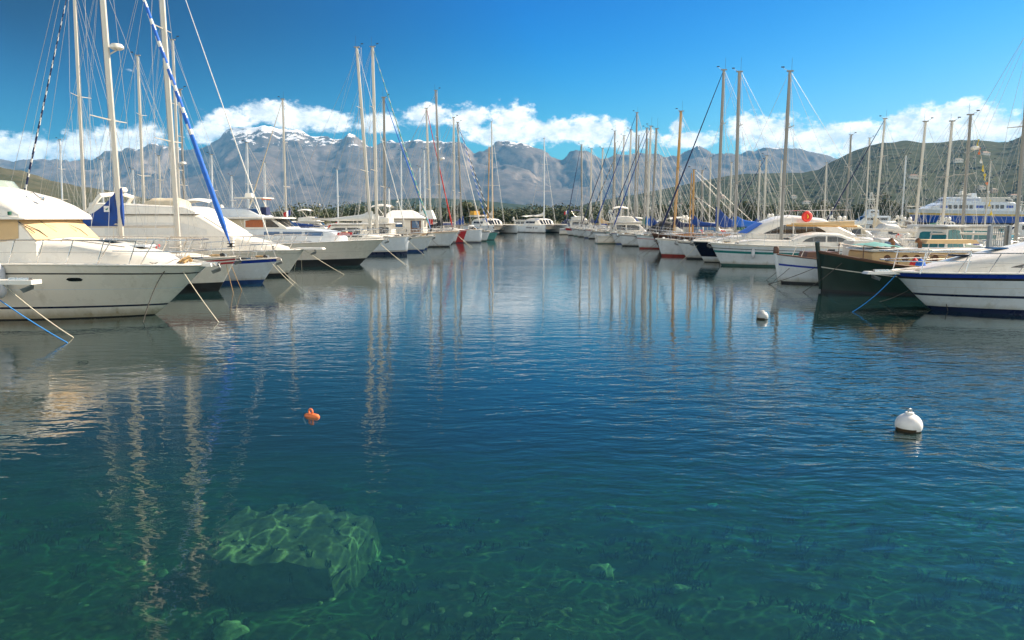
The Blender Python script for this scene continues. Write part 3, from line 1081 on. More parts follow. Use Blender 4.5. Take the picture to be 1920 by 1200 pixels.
class House:
    """a moulded superstructure lofted along x; st = [(x, z of the top, half width)], zb = height (or function of x) where it meets the deck"""
    def __init__(s, st, zb, tum=0.14, rad=0.13, camber=0.06, narc=4):
        s.st, s.tum, s.rad, s.camber, s.narc = sorted(st, key=lambda q: -q[0]), tum, rad, camber, narc
        s.zbf = zb if callable(zb) else (lambda x: zb)

    def val(s, x, k):
        st = s.st
        if x >= st[0][0]:
            return st[0][k]
        for a, b in zip(st, st[1:]):
            if x >= b[0]:
                u = (a[0] - x) / max(1e-6, a[0] - b[0])
                return a[k] + (b[k] - a[k]) * u
        return st[-1][k]

    def y(s, x, z):
        zb, zt, hw = s.zbf(x), s.val(x, 1), s.val(x, 2)
        return hw - s.tum * (z - zb)

    def section(s, x, zt, hw):
        zb = s.zbf(x)
        h = max(0.02, zt - zb)
        r_ = min(s.rad, h * 0.6, hw * 0.5)
        half = [(hw, zb)]
        if h > 0.5:
            half.append((hw - s.tum * h * 0.45, zb + h * 0.45))
        half.append((hw - s.tum * (h - r_), zt - r_))
        y0 = hw - s.tum * h
        for k in range(1, s.narc + 1):
            a = math.pi / 2 * k / s.narc
            half.append((y0 - r_ + r_ * math.cos(a) + s.tum * r_ * (1 - k / s.narc), zt - r_ + r_ * math.sin(a)))
        yt = half[-1][0]
        while len(half) < 3 + s.narc:
            half.insert(1, half[0])
        top = [(yt * k, zt + s.camber * (1 - k * k) * min(1, h)) for k in (0.6, 0.25)]
        half += top
        pts = [(x, y, z) for (y, z) in half] + [(x, 0, zt + s.camber * min(1, h))] + [(x, -y, z) for (y, z) in half[::-1]]
        return pts

    def dense(s):
        xs = []
        for a, b in zip(s.st, s.st[1:]):
            n = max(1, int(abs(a[0] - b[0]) / 0.5))
            xs += [a[0] + (b[0] - a[0]) * i / n for i in range(n)]
        return xs + [s.st[-1][0]]

    def build(s, name, root, mat_, angle=42):
        mb = MB()
        rows = [s.section(x, s.val(x, 1), s.val(x, 2)) for x in s.dense()]
        mb.grid(rows, mat_)
        mb.quad(rows[0][::-1], mat_)
        mb.quad(rows[-1], mat_)
        return mb.build(name, root, angle)

    def pane(s, name, parent, mat_, x0, x1, lo, hi, n=8, off=0.012, both=True):
        """side windows between the heights lo(u) and hi(u), u = 0 at x0 .. 1 at x1"""
        out = []
        for sg in ((1, -1) if both else (-1,)):
            mb = MB()
            rows = []
            for i in range(n + 1):
                u = i / n
                x = x0 + (x1 - x0) * u
                a, b = lo(u), hi(u)
                zz = [a + (b - a) * k / 3 for k in range(4)]
                rows.append([(x, sg * (s.y(x, z) + off), z) for z in zz])
            mb.grid(rows, mat_)
            out.append(mb.build(name, parent))
        return out

    def front(s, name, parent, mat_, xa, xb, wk=0.86, off=0.018, parts=1, gap=0.05):
        """front window on the slope between the stations xa (lower) and xb (upper)"""
        out = []
        for q in range(parts):
            mb = MB()
            rows = []
            a0 = -wk + 2 * wk * q / parts + (gap / 2 if q else 0)
            a1 = -wk + 2 * wk * (q + 1) / parts - (gap / 2 if q < parts - 1 else 0)
            for i in range(5):
                x = xa + (xb - xa) * i / 4
                zt, hw = s.val(x, 1), s.val(x, 2)
                h = zt - s.zbf(x)
                y0 = hw - s.tum * h - 0.4 * min(s.rad, h * 0.6)
                dz, dx = s.val(xb, 1) - s.val(xa, 1), xa - xb
                ln = math.hypot(dx, dz)
                nx, nz = dz / ln * off, dx / ln * off
                rows.append([(x + nx, y0 * k, zt + s.camber * (1 - k * k) * min(1, h) + nz) for k in [a0 + (a1 - a0) * j / 6 for j in range(7)]])
            mb.grid(rows, mat_)
            out.append(mb.build(name, parent))
        return out


def rails(root, H, t0=0.03, t1=0.9, h=0.62, post=7, wires=2, pulpit=True, r=0.013, inset=0.94, slant=0.0, solid=False, ov=0.12):
    """stainless pulpit at the stem, stanchions and wires along both sides"""
    if pulpit:
        mb = MB()
        tp = min(0.17, t0 + 0.14)
        loop = []
        ts = [tp + (t0 - tp) * i / 5 for i in range(6)]
        for sg in (1, -1):
            pts = []
            for t in ts:
                x, y, z = H.rail(t)
                pts.append((x + ov * (1 - (t - t0) / (tp - t0)), sg * max(0.14, y * 0.95), z + h + 0.04))
            loop += pts if sg == 1 else pts[::-1]
        mb.tube(loop, r * 1.15, 'steel', 6)
        low = [(p[0] - 0.03, p[1] * 0.98, p[2] - h * 0.48) for p in loop]
        mb.tube(low, r, 'steel', 6)
        for i in (0, 3, 8, 11):
            x, y, z = loop[i]
            k = H.deck_z(min(x, H.over - 0.05))
            mb.tube([(x, y, z), (x - 0.22 - slant, y * 1.0, k - 0.02)], r, 'steel', 6)
        mb.build('pulpit', root)
    for sg in (1, -1):
        mb = MB()
        tops, mids = [], []
        for i in range(post + 1):
            t = 0.14 + (t1 - 0.14) * i / post
            x, y, z = H.rail(t)
            tops.append((x + slant, sg * y * inset, z + h))
            mids.append((x + slant * 0.5, sg * y * inset, z + h * 0.5))
            mb.tube([(x, sg * y * inset, z - 0.02), (x + slant, sg * y * inset, z + h)], r * 0.9, 'steel', 5)
        if wires:
            mb.tube(tops, r if solid else 0.006, 'steel' if solid else 'wire', 5)
            mb.tube(mids, 0.006, 'wire', 4)
        mb.build('guard_rail', root)


def cleats(root, H):
    for t in (0.09, 0.5, 0.93):
        for sg in (1, -1):
            x, y, z = H.rail(t)
            y *= 0.86 * sg
            mb = MB()
            mb.tube([(x - 0.13, y, z + 0.075), (x - 0.06, y, z + 0.06), (x + 0.06, y, z + 0.06), (x + 0.13, y, z + 0.075)], 0.016, 'steel', 5)
            mb.tube([(x - 0.05, y, z - 0.02), (x - 0.05, y, z + 0.06)], 0.014, 'steel', 5)
            mb.tube([(x + 0.05, y, z - 0.02), (x + 0.05, y, z + 0.06)], 0.014, 'steel', 5)
            mb.build('cleat', root)


def anchor_part(root, H, s=0.62, col='galvanised', dx=0.12, dz=-0.05):
    x, z = H.over + dx, H.fb + dz
    mb = MB()
    mb.tube([(x - 0.75 * s, 0, z + 0.06), (x, 0, z + 0.02), (x + 0.1 * s, 0, z - 0.18 * s)], 0.025 * s, col, 6)
    b = (x + 0.1 * s, 0, z - 0.18 * s)
    for sg in (1, -1):
        mb.quad([(b[0] + 0.02, 0, b[2] + 0.05), (b[0] - 0.42 * s, sg * 0.20 * s, b[2] - 0.12 * s), (b[0] - 0.45 * s, 0.0, b[2] - 0.30 * s), (b[0], 0, b[2] - 0.14 * s)], col)
        mb.tube([(b[0] - 0.02, 0, b[2]), (b[0] - 0.43 * s, sg * 0.2 * s, b[2] - 0.14 * s)], 0.02 * s, col, 5)
    mb.build('anchor', root)
    mb = MB()
    for sg in (1, -1):
        mb.box((x - 0.25, sg * 0.06, z + 0.03), (0.5, 0.02, 0.11), 'steel')
    mb.lathe((x - 0.02, -0.055, z + 0.0), [(0.0, 0), (0.05, 0), (0.03, 0.055), (0.05, 0.11), (0.0, 0.11)], 'black_fitting', 10, 'y')
    mb.build('anchor_roller', root)


def rigging(root, M, H, top, bowx, sternx, spr, hw):
    mb = MB()
    mx, mz = M
    zmid = mz + 0.85
    r_ = 0.0095 * min(2.0, max(1.0, root.location.y / 60.0))
    mb.tube([(mx - 0.05, 0, top), (sternx, 0.25 if hw > 1 else 0, H.fs + 0.05)], r_, 'wire', 4)
    for sg in (1, -1):
        pts = [(mx - 0.02, sg * 0.02, top)]
        for (z, w_) in spr[::-1]:
            pts.append((mx - 0.12, sg * w_, z))
        cp = H.deck_hw(mx - 0.25) * 0.95
        pts.append((mx - 0.25, sg * cp, H.deck_z(mx - 0.25)))
        mb.tube(pts, r_, 'wire', 4)
        if spr:
            mb.tube([(mx, sg * 0.03, spr[0][0] - 0.05), (mx - 0.6, sg * cp, H.deck_z(mx - 0.6))], r_ * 0.9, 'wire', 4)
            mb.tube([(mx, sg * 0.03, spr[0][0] - 0.05), (mx + 0.35, sg * H.deck_hw(mx + 0.35) * 0.95, H.deck_z(mx + 0.35))], r_ * 0.9, 'wire', 4)
    mb.tube([(mx - 0.12, 0, top - 0.4), (mx - (mx - sternx) * 0.62, 0, H.fs + 1.5)], r_ * 0.8, 'wire', 4)
    if spr:
        mb.tube([(mx + 0.06, 0, spr[-1][0]), (bowx - 1.1, 0, H.fb)], r_ * 0.8, 'wire', 4)
        for sg in (1, -1):
            mb.tube([(mx - 0.1, sg * 0.02, spr[-1][0] + 0.3), (mx - (mx - sternx) * 0.55, sg * 0.12, zmid)], r_ * 0.6, 'wire', 4)
            mb.tube([(mx - 0.1, sg * 0.02, spr[-1][0] + 0.3), (mx - (mx - sternx) * 0.30, sg * 0.12, zmid)], r_ * 0.6, 'wire', 4)
    mb.build('rigging', root)


def mast_parts(root, mx, z0, top, r, mat_, rng, nspr=2, rake=0.0, radar=None, head=True, hw=1.0, step=None):
    """mast with spreaders, masthead gear, halyards; returns spreader heights"""
    mb = MB()
    n = 8
    zz = [z0 + (top - z0) * i / n for i in range(n + 1)]
    rr = [r * (1.0 if i < n - 2 else 1 - 0.12 * (i - n + 2)) for i in range(n + 1)]
    mb.tube([(mx + rake * i / n, 0, z) for i, z in enumerate(zz)], rr, mat_, 10, squash=0.72)
    mast = mb.build('mast', root)
    spr = []
    for k in range(nspr):
        z = z0 + (top - z0) * ((k + 1) / (nspr + 1) + (0.05 if nspr == 1 else 0.02))
        w_ = hw * (0.82 - 0.22 * k)
        spr.append((z, w_))
        m2 = MB()
        xr = mx + rake * (z - z0) / (top - z0)
        for sg in (1, -1):
            m2.tube([(xr, sg * 0.04, z - 0.06), (xr - 0.14, sg * w_, z)], [0.032, 0.020], mat_ if 'spar' in mat_ else 'alloy', 5)
        m2.build('spreader', mast)
    if head:
        m2 = MB()
        xr = mx + rake
        m2.box((xr - 0.02, 0, top + 0.03), (r * 3.6, r * 1.5, 0.07), 'alloy_dark')
        m2.tube([(xr - 0.1, 0.03, top), (xr - 0.1, 0.03, top + rng.uniform(0.5, 1.1))], 0.008, 'black_fitting', 4)
        m2.tube([(xr + 0.05, -0.03, top + 0.05), (xr + 0.35, -0.03, top + 0.17), (xr + 0.38, -0.03, top + 0.26)], 0.009, 'black_fitting', 4)
        m2.box((xr + 0.42, -0.03, top + 0.27), (0.2, 0.012, 0.07), 'black_fitting')
        m2.build('masthead_gear', mast)
    m2 = MB()
    for k in range(2):
        y = (k - 0.5) * 0.16
        m2.tube([(mx + rake - 0.12, y * 0.4, top - 0.1), (mx - 0.12 - 0.1 * k, y, z0 + 0.4)], 0.006, rng.choice(['white_rope', 'dark_rope', 'white_rope']), 4)
    m2.build('halyard', mast)
    if radar:
        xr = mx + rake * (radar - z0) / (top - z0)
        m2 = MB()
        m2.lathe((xr + 0.42, 0, radar), [(0, 0), (0.2, 0.0), (0.25, 0.05), (0.25, 0.13), (0.2, 0.2), (0.0, 0.24)], 'gel', 14)
        m2.tube([(xr + 0.05, 0, radar - 0.2), (xr + 0.42, 0, radar - 0.02)], 0.03, 'alloy', 5)
        m2.build('radar_dome', mast)
    return spr


def furled(root, a, b, r, m1, m2=None, r_mid=1.0, solid=0.0, name='furled_headsail'):
    """a rolled headsail on its stay; m2 = colour of the band that winds round it above the fraction solid"""
    a, b = Vector(a), Vector(b)
    n = 70
    pts, rr = [], []
    for i in range(n + 1):
        u = i / n
        pts.append(a + (b - a) * u)
        k = min(1, u * 14) * (1 - 0.72 * u ** 0.8)
        rr.append(max(0.014, r * k * (1 + 0.06 * math.sin(i * 1.9))))
    turns = (b - a).length * 1.15
    mb = MB()

    def fm(i, j):
        if m2 and i / n > solid:
            return m2 if ((j / 10.0 + i / n * turns) % 1.0) < 0.36 else m1
        return m1
    mb.tube(pts, rr, m1, 10, fm)
    d = (b - a).normalized()
    mb.lathe(tuple(a - d * 0.02), [(0, 0), (r * 1.2, 0), (r * 1.2, 0.03), (r * 0.5, 0.05), (r * 0.5, 0.11), (r * 1.2, 0.13), (r * 1.2, 0.16), (0, 0.16)], 'black_fitting', 10)
    mb.tube([a - d * 0.45, a], 0.012, 'wire', 4)
    mb.build(name, root)


def sail_cover(root, mx, zb, length, m_, high=1.1, rng=None, mark=False, droop=0.0):
    """boom, the mainsail stowed on it under its cover"""
    mb = MB()
    mb.tube([(mx - 0.1, 0, zb), (mx - length - 0.25, 0, zb + droop)], 0.065, 'alloy', 8)
    boom = mb.build('boom', root)
    if m_ is None:
        return boom
    mb = MB()
    rows = []
    n = 22
    for i in range(n + 1):
        u = i / n
        x = mx + 0.17 - (length + 0.1) * u
        prof = 0.22 + (high - 0.40) * max(0, 1 - u * (2.3 if high > 1.3 else 5)) ** (1.9 if high > 1.3 else 1.2) + 0.34 * (1 - u) ** 1.2 - 0.18 * u
        if u < 0.04:
            prof = high
        wd = (0.15 - 0.07 * u) * min(1.0, 0.42 + u * 5)
        z0 = zb - 0.10 + droop * u
        row = []
        for k in range(12):
            a = 2 * math.pi * k / 12
            sx = math.sin(a)
            f = 0.5 + 0.5 * math.cos(a)
            yy = sx * wd * (1.0 - 0.45 * f) * (1 + 0.18 * noise.noise((x * 3, k * 0.9, mx)))
            row.append((x + (0.03 * noise.noise((x * 2, k, 4))), yy, z0 + prof * f * (1 + 0.03 * noise.noise((x * 4, 2, mx)))))
        rows.append(row)
    mb.grid(rows, m_, True)
    mb.quad(rows[0], m_)
    mb.quad(rows[-1][::-1], m_)
    c = mb.build('sail_cover', root, 60)
    if mark:
        for sg in (-1, 1):
            m2 = MB()
            x0, z0 = mx - 0.42, zb + 0.60
            y = sg * 0.185
            m2.quad([(x0 - .12, y, z0 - .12), (x0 + .12, y, z0 - .12), (x0 + .12, y * 0.93, z0 + .12), (x0 - .12, y * 0.93, z0 + .12)][::sg], 'flag_white')
            pts = [(x0 - .09, z0 + .05), (x0 - .04, z0 - .01), (x0, z0 + .015), (x0 + .09, z0 + .06), (x0 + .03, z0 - .05), (x0 - .03, z0 - .05)]
            m2.quad([(p[0], y * 1.03, p[1]) for p in pts][::sg], 'stripe_teal')
            m2.build('sail_cover_mark', c, flat=True)
    return boom


def sprayhood(root, x, zb, w_, m_, L=1.2, h=0.62):
    hs_ = House([(x + 0.45, zb + 0.06, w_ * 0.9), (x + 0.1, zb + h * 0.8, w_ * 0.95), (x - 0.25, zb + h, w_), (x - L + 0.3, zb + h * 1.02, w_)], zb, tum=0.22, rad=0.3, camber=0.1)
    o_ = hs_.build('sprayhood', root, m_)
    hs_.front('window', o_, 'window', x + 0.38, x + 0.14, 0.75)


def bimini(root, x0, x1, zd, h, w_, m_):
    mb = MB()
    rows = []
    for i in range(7):
        u = i / 6
        x = x0 + (x1 - x0) * u
        z = zd + h + 0.16 * math.sin(math.pi * u)
        rows.append([(x, w_ * k, z - 0.18 * abs(k) ** 3) for k in (-1, -0.7, -0.3, 0, 0.3, 0.7, 1)])
    rows2 = [[(p[0], p[1], p[2] - 0.025) for p in r_] for r_ in rows]
    mb.grid(rows, m_)
    mb.grid([r_[::-1] for r_ in rows2], m_)
    mb.build('bimini', root, 60)
    mb = MB()
    for xx in (x0 + (x1 - x0) * 0.1, x0 + (x1 - x0) * 0.9):
        for sg in (1, -1):
            mb.tube([((x0 + x1) / 2, sg * w_, zd - 0.1), (xx, sg * w_ * 0.98, zd + h - 0.12)], 0.014, 'steel', 5)
    mb.build('bimini_frame', root)


def wheel_and_pedestal(root, x, z):
    mb = MB()
    mb.tube([(x, 0, z - 0.3), (x, 0, z + 0.75)], [0.09, 0.06], 'gel', 8)
    mb.box((x, 0, z + 0.82), (0.22, 0.3, 0.16), 'black_fitting')
    mb.build('binnacle', root)
    mb = MB()
    ring = [(x - 0.16, math.cos(a) * 0.42, z + 0.55 + math.sin(a) * 0.42) for a in [2 * math.pi * k / 18 for k in range(19)]]
    mb.tube(ring, 0.018, 'steel', 5)
    for k in range(3):
        a = k * math.pi / 3
        mb.tube([(x - 0.16, math.cos(a) * 0.42, z + 0.55 + math.sin(a) * 0.42), (x - 0.16, -math.cos(a) * 0.42, z + 0.55 - math.sin(a) * 0.42)], 0.01, 'steel', 4)
    mb.build('steering_wheel', root)


def small_gear(root, H, rng, roof_z, roof_x0, roof_x1, detail):
    """hatches, winches, vents, life raft, coiled ropes: each a part of its own"""
    if detail < 1:
        return
    mb = MB()
    hx = roof_x0 + (roof_x1 - roof_x0) * 0.25
    hz = roof_z(hx) + 0.075
    mb.box((hx, 0, hz), (0.52, 0.52, 0.06), 'window', taper=0.9)
    mb.build('hatch', root)
    x = H.over - H.L * 0.16
    mb = MB()
    mb.box((x, 0, H.deck_z(x) + 0.05), (0.5, 0.5, 0.07), 'window', taper=0.9)
    mb.build('hatch', root)
    for k in range(2 if detail == 1 else 4):
        xx = roof_x1 - 0.2 - 0.9 * (k // 2)
        sg = 1 if k % 2 else -1
        yy = H.deck_hw(xx) * 0.78
        zz = H.deck_z(xx) + 0.12
        mb = MB()
        mb.lathe((xx, sg * yy, zz - 0.12), [(0.0, 0), (0.1, 0), (0.11, 0.1), (0.06, 0.14), (0.065, 0.22), (0.085, 0.27), (0.0, 0.28)], 'steel', 10)
        mb.build('winch', root)
    for k in range(2):
        sg = 1 if k else -1
        xx = roof_x1 + 0.35
        mb = MB()
        zz = roof_z(xx) + 0.02
        mb.tube([(xx, sg * 0.5, zz), (xx, sg * 0.5, zz + 0.18), (xx + 0.08, sg * 0.5, zz + 0.25), (xx + 0.16, sg * 0.5, zz + 0.24)], [0.05, 0.05, 0.055, 0.075], rng.choice(['gel', 'steel', 'flag_red']), 8)
        mb.build('vent', root)
    if rng.random() < 0.5:
        mb = MB()
        xx = (roof_x0 + roof_x1) / 2
        mb.box((xx, rng.choice((-0.3, 0.3)), roof_z(xx) + 0.17), (0.75, 0.5, 0.26), rng.choice(['gel', 'flag_white', 'beige_canvas']), taper=0.9)
        mb.build('liferaft', root)
    if rng.random() < 0.75:
        mb = MB()
        xx = H.over - H.L * 0.09
        zc = H.deck_z(xx) + 0.06
        for q in range(3):
            rr = 0.15 + 0.03 * q
            mb.tube([(xx + math.cos(a) * rr, 0.15 + math.sin(a) * rr, zc + 0.03 * q) for a in [2 * math.pi * i / 12 for i in range(13)]], 0.02, rng.choice(['white_rope', 'tan_rope', 'dark_rope']), 5)
        mb.build('rope_coil', root)
    mb = MB()
    xx = H.over - 0.55
    mb.box((xx, 0.0, H.deck_z(xx) + 0.07), (0.22, 0.2, 0.16), 'steel', taper=0.8)
    mb.lathe((xx, -0.2, H.deck_z(xx) + 0.12), [(0, 0), (0.07, 0), (0.04, 0.06), (0.07, 0.12), (0.0, 0.12)], 'black_fitting', 10, 'y')
    mb.build('windlass', root)


def world_of(root, p):
    a = root.rotation_euler.z
    return Vector((root.location.x + p[0] * math.cos(a) - p[1] * math.sin(a), root.location.y + p[0] * math.sin(a) + p[1] * math.cos(a), root.location.z + p[2]))


def fender_on(root, H, x, side, label, m_='fender', drop=0.35, s=1.0, group='fenders hanging from the boats'):
    z = H.deck_z(x) - drop - 0.3 * s
    y = side * (H.side(x, max(0.05, z)) + 0.12 * s)
    p = world_of(root, (x, y, z))
    mb = MB()
    prof = [(0.0, -0.34 * s), (0.07 * s, -0.31 * s), (0.115 * s, -0.22 * s), (0.12 * s, 0), (0.115 * s, 0.22 * s), (0.07 * s, 0.31 * s), (0.03 * s, 0.35 * s), (0.0, 0.38 * s)]
    mb.lathe((0, 0, 0), prof, m_, 14)
    mb.tube([(0, 0, 0.36 * s), (0, -side * 0.05, 0.34 * s + drop)], 0.01, 'white_rope', 5)
    o_ = mb.build('fender', None, 50, p)
    return tag(o_, label, 'fender', group)


ROPE_N = [0]


def mooring(p, q, m_, label, r=0.014, sag=0.12, group='mooring ropes running into the water'):
    """a mooring rope between two points of the place"""
    p, q = Vector(p), Vector(q)
    mb = MB()
    n = 10
    pts = [p + (q - p) * (i / n) - Vector((0, 0, sag * 4 * (i / n) * (1 - i / n))) - p for i in range(n + 1)]
    mb.tube(pts, r, m_, 6)
    return tag(mb.build('mooring_rope', None, 60, p), label, 'rope', group)


def bow_ropes(root, H, m_, labels, dx=2.0, r=0.011):
    """ropes from the bow fairleads down to the sunken chain ahead of the boat"""
    x, y, z = H.rail(0.03)
    for k, lb in enumerate(labels):
        sg = (1, -1, 0)[k % 3]
        a = world_of(root, (x - 0.1, sg * 0.16, z - 0.02))
        b = world_of(root, (x + dx * (1 + 0.25 * k), sg * (0.5 + 0.3 * k), -0.6))
        mooring(a, b, m_, lb, r)


def name_strokes(mb, pts, m_):
    mb.tube(pts, 0.02, m_, 4)


SAILS = 'sailing boats moored along the fairway'


def sailboat(label, px, Y, base=None, top=None, H_=None, J=3.6, L=10.5, heading=0.0, bands=None, cover=None, jib=None, detail=1, mast_mat='alloy', mast_r=0.10,
             over=0.9, fb=1.35, fs=1.05, B=None, seed=1, nspr=2, radar=None, group=SAILS, hood=None, bim=None, anti='antifoul_black', cover_high=1.1, anchor=True, boom_z=None,
             mark=False, hull_kw=None, jib2=None, solid=0.0, jib_r=0.06, rail_mat='alloy', deck='deck', house=True, mizzen=None, jib_foot=0.75, bowp=None, cab='gel', name='sailing_boat', boom_len=None):
    rng = random.Random(seed * 77 + 5)
    p = bowp if bowp is not None else Vector(((px - 960) * (Y * math.cos(PITCH) + CAM_H * math.sin(PITCH)) / F, Y, 0))
    root = empty(name, p, heading, label, 'sailing boat', group)
    ca, sa = math.cos(heading), math.sin(heading)
    if base is not None:     # distance stem - mast from the photo
        best = None
        for q in range(5, 90):
            d = q * 0.1
            u = proj(Vector((p.x - ca * d, p.y - sa * d, 2.0)))[0]
            if best is None or abs(u - base) < best[0]:
                best = (abs(u - base), d)
        J = best[1]
    rake = 0.0
    if top is not None:
        best = None
        for q in range(40, 260):
            z = q * 0.1
            u = proj(Vector((p.x - ca * J, p.y - sa * J, z)))[1]
            if best is None or abs(u - top[1]) < best[0]:
                best = (abs(u - top[1]), z)
        H_ = best[1]
        best = None
        for q in range(-30, 31):
            d = q * 0.01 * H_ * 0.15
            u = proj(Vector((p.x - ca * (J - d), p.y - sa * (J - d), H_)))[0]
            if best is None or abs(u - top[0]) < best[0]:
                best = (abs(u - top[0]), d)
        rake = best[1]
    B = B or L * 0.315
    kw = dict(L=L, B=B, fb=fb, fs=fs, over=over, trn=0.45, bands=bands or ((0.10, anti), (0.86, 'gel'), (0.91, 'stripe_navy'), (1.0, 'gel')), anti=anti, full=0.60, tm=0.58, sr=0.72, dip=0.05, n=26 if detail else 16)
    kw.update(hull_kw or {})
    Hl = Hull(**kw)
    Hl.build(root, deck, rail_mat)
    x1 = Hl.over - L * 0.63
    x0 = min(Hl.over - L * 0.22, -J + 1.5)
    zr = Hl.deck_z(x1)
    hh = 0.42
    hs_ = House([(x0 + 0.5, Hl.deck_z(x0 + .5) + 0.02, B * 0.10), (x0, Hl.deck_z(x0) + 0.18, B * 0.17), (x0 - 1.0, Hl.deck_z(x0 - 1) + hh * 0.8, B * 0.25), (x1 + 1.2, zr + hh, B * 0.30), (x1, zr + hh + 0.04, B * 0.30)], lambda x: Hl.deck_z(x) - 0.05, tum=0.2, rad=0.1)
    if house:
        o_ = hs_.build('coachroof', root, cab)
        za = Hl.deck_z(x0 - 1.3) + 0.12
        hs_.pane('window', o_, 'window', x0 - 1.1, x0 - 1.1 - (x0 - x1) * 0.30, lambda u: za + 0.01, lambda u: za + 0.15 - 0.05 * (1 - u) ** 3)
        if detail:
            hs_.pane('window', o_, 'window', x0 - 1.35 - (x0 - x1) * 0.30, x1 + 0.5, lambda u: zr + 0.12, lambda u: zr + 0.29)
    # cockpit: coamings and seats behind the house
    m = MB()
    ce = Hl.over - L + 0.55
    for sg in (1, -1):
        m.box(((x1 + ce) / 2, sg * B * 0.27, zr + 0.10), (x1 - ce, 0.22, 0.26), 'gel', taper=0.93)
    m.box((ce - 0.05, 0, zr + 0.1), (0.25, B * 0.5, 0.24), 'gel', taper=0.93)
    m.build('cockpit_coaming', root)
    rx = -J
    zm = (hs_.val(rx, 1) if house and x1 < rx < x0 else Hl.deck_z(rx)) - 0.04
    radar_z = radar
    spr = mast_parts(root, rx, zm, H_, mast_r, mast_mat, rng, nspr, rake, radar_z, True, B * 0.42)
    if detail or Y < 110:
        rigging(root, (rx + rake * 0.5, zm), Hl, H_, Hl.over, Hl.over - L + 0.2, spr, B / 2)
    bz = boom_z or zm + 0.75
    bl = boom_len or min(L * 0.40, L - J - 1.5)
    if cover is not False:
        sail_cover(root, rx, bz, bl, cover, cover_high, rng, mark)
        if detail:
            m = MB()
            m.tube([(rx - bl * 0.75, 0, bz - 0.06), (rx - bl * 0.78, 0.05, zr + 0.5)], 0.012, 'white_rope', 4)
            m.tube([(rx - bl - 0.2, 0, bz + 0.05), (rx + rake - 0.1, 0, H_ - 0.2)], 0.006, 'white_rope', 4)
            m.build('mainsheet', root)
    a = (Hl.over - 0.22, 0, Hl.fb + jib_foot * 0.55)
    b = (rx + rake + 0.08, 0, H_ * 0.985)
    if jib:
        furled(root, a, b, jib_r, jib, jib2, solid=solid)
    else:
        m = MB()
        m.tube([(Hl.over - 0.1, 0, Hl.fb), b], 0.009, 'wire', 4)
        m.build('forestay', root)
    if hood:
        sprayhood(root, x1 + 0.35, zr + hh - 0.02, B * 0.29, hood)
    if bim:
        bimini(root, ce + 0.2, x1 - 0.5, zr + 0.3, 1.6, B * 0.36, bim)
    if detail:
        cleats(root, Hl)
        rails(root, Hl, post=6)
        small_gear(root, Hl, rng, lambda x: hs_.val(x, 1), x0 - 1.0, x1, detail)
        m = MB()
        for sg in (1, -1):
            x = Hl.over - L + 0.35
            m.tube([(x, sg * 0.2, zr + 0.1), (x, sg * 0.2, zr + 0.72), (x + 0.2, sg * B * 0.3, zr + 0.74), (x + 1.2, sg * B * 0.35, zr + 0.7), (x + 1.2, sg * B * 0.35, zr)], 0.014, 'steel', 5)
        m.build('pushpit', root)
        if detail > 1:
            wheel_and_pedestal(root, x1 - 1.6, zr + 0.1)
        if anchor:
            anchor_part(root, Hl)
    if mizzen:
        mzx, mzH, mm = mizzen
        m = MB()
        m.tube([(mzx, 0, zr), (mzx, 0, mzH)], [mast_r * 0.75, mast_r * 0.5], mm, 8)
        m.build('mizzen_mast', root)
    return root, Hl, dict(mx=rx, zm=zm, H=H_, rake=rake, hs=hs_, zr=zr, x1=x1)


MOTORS = 'motor boats moored in the marina'


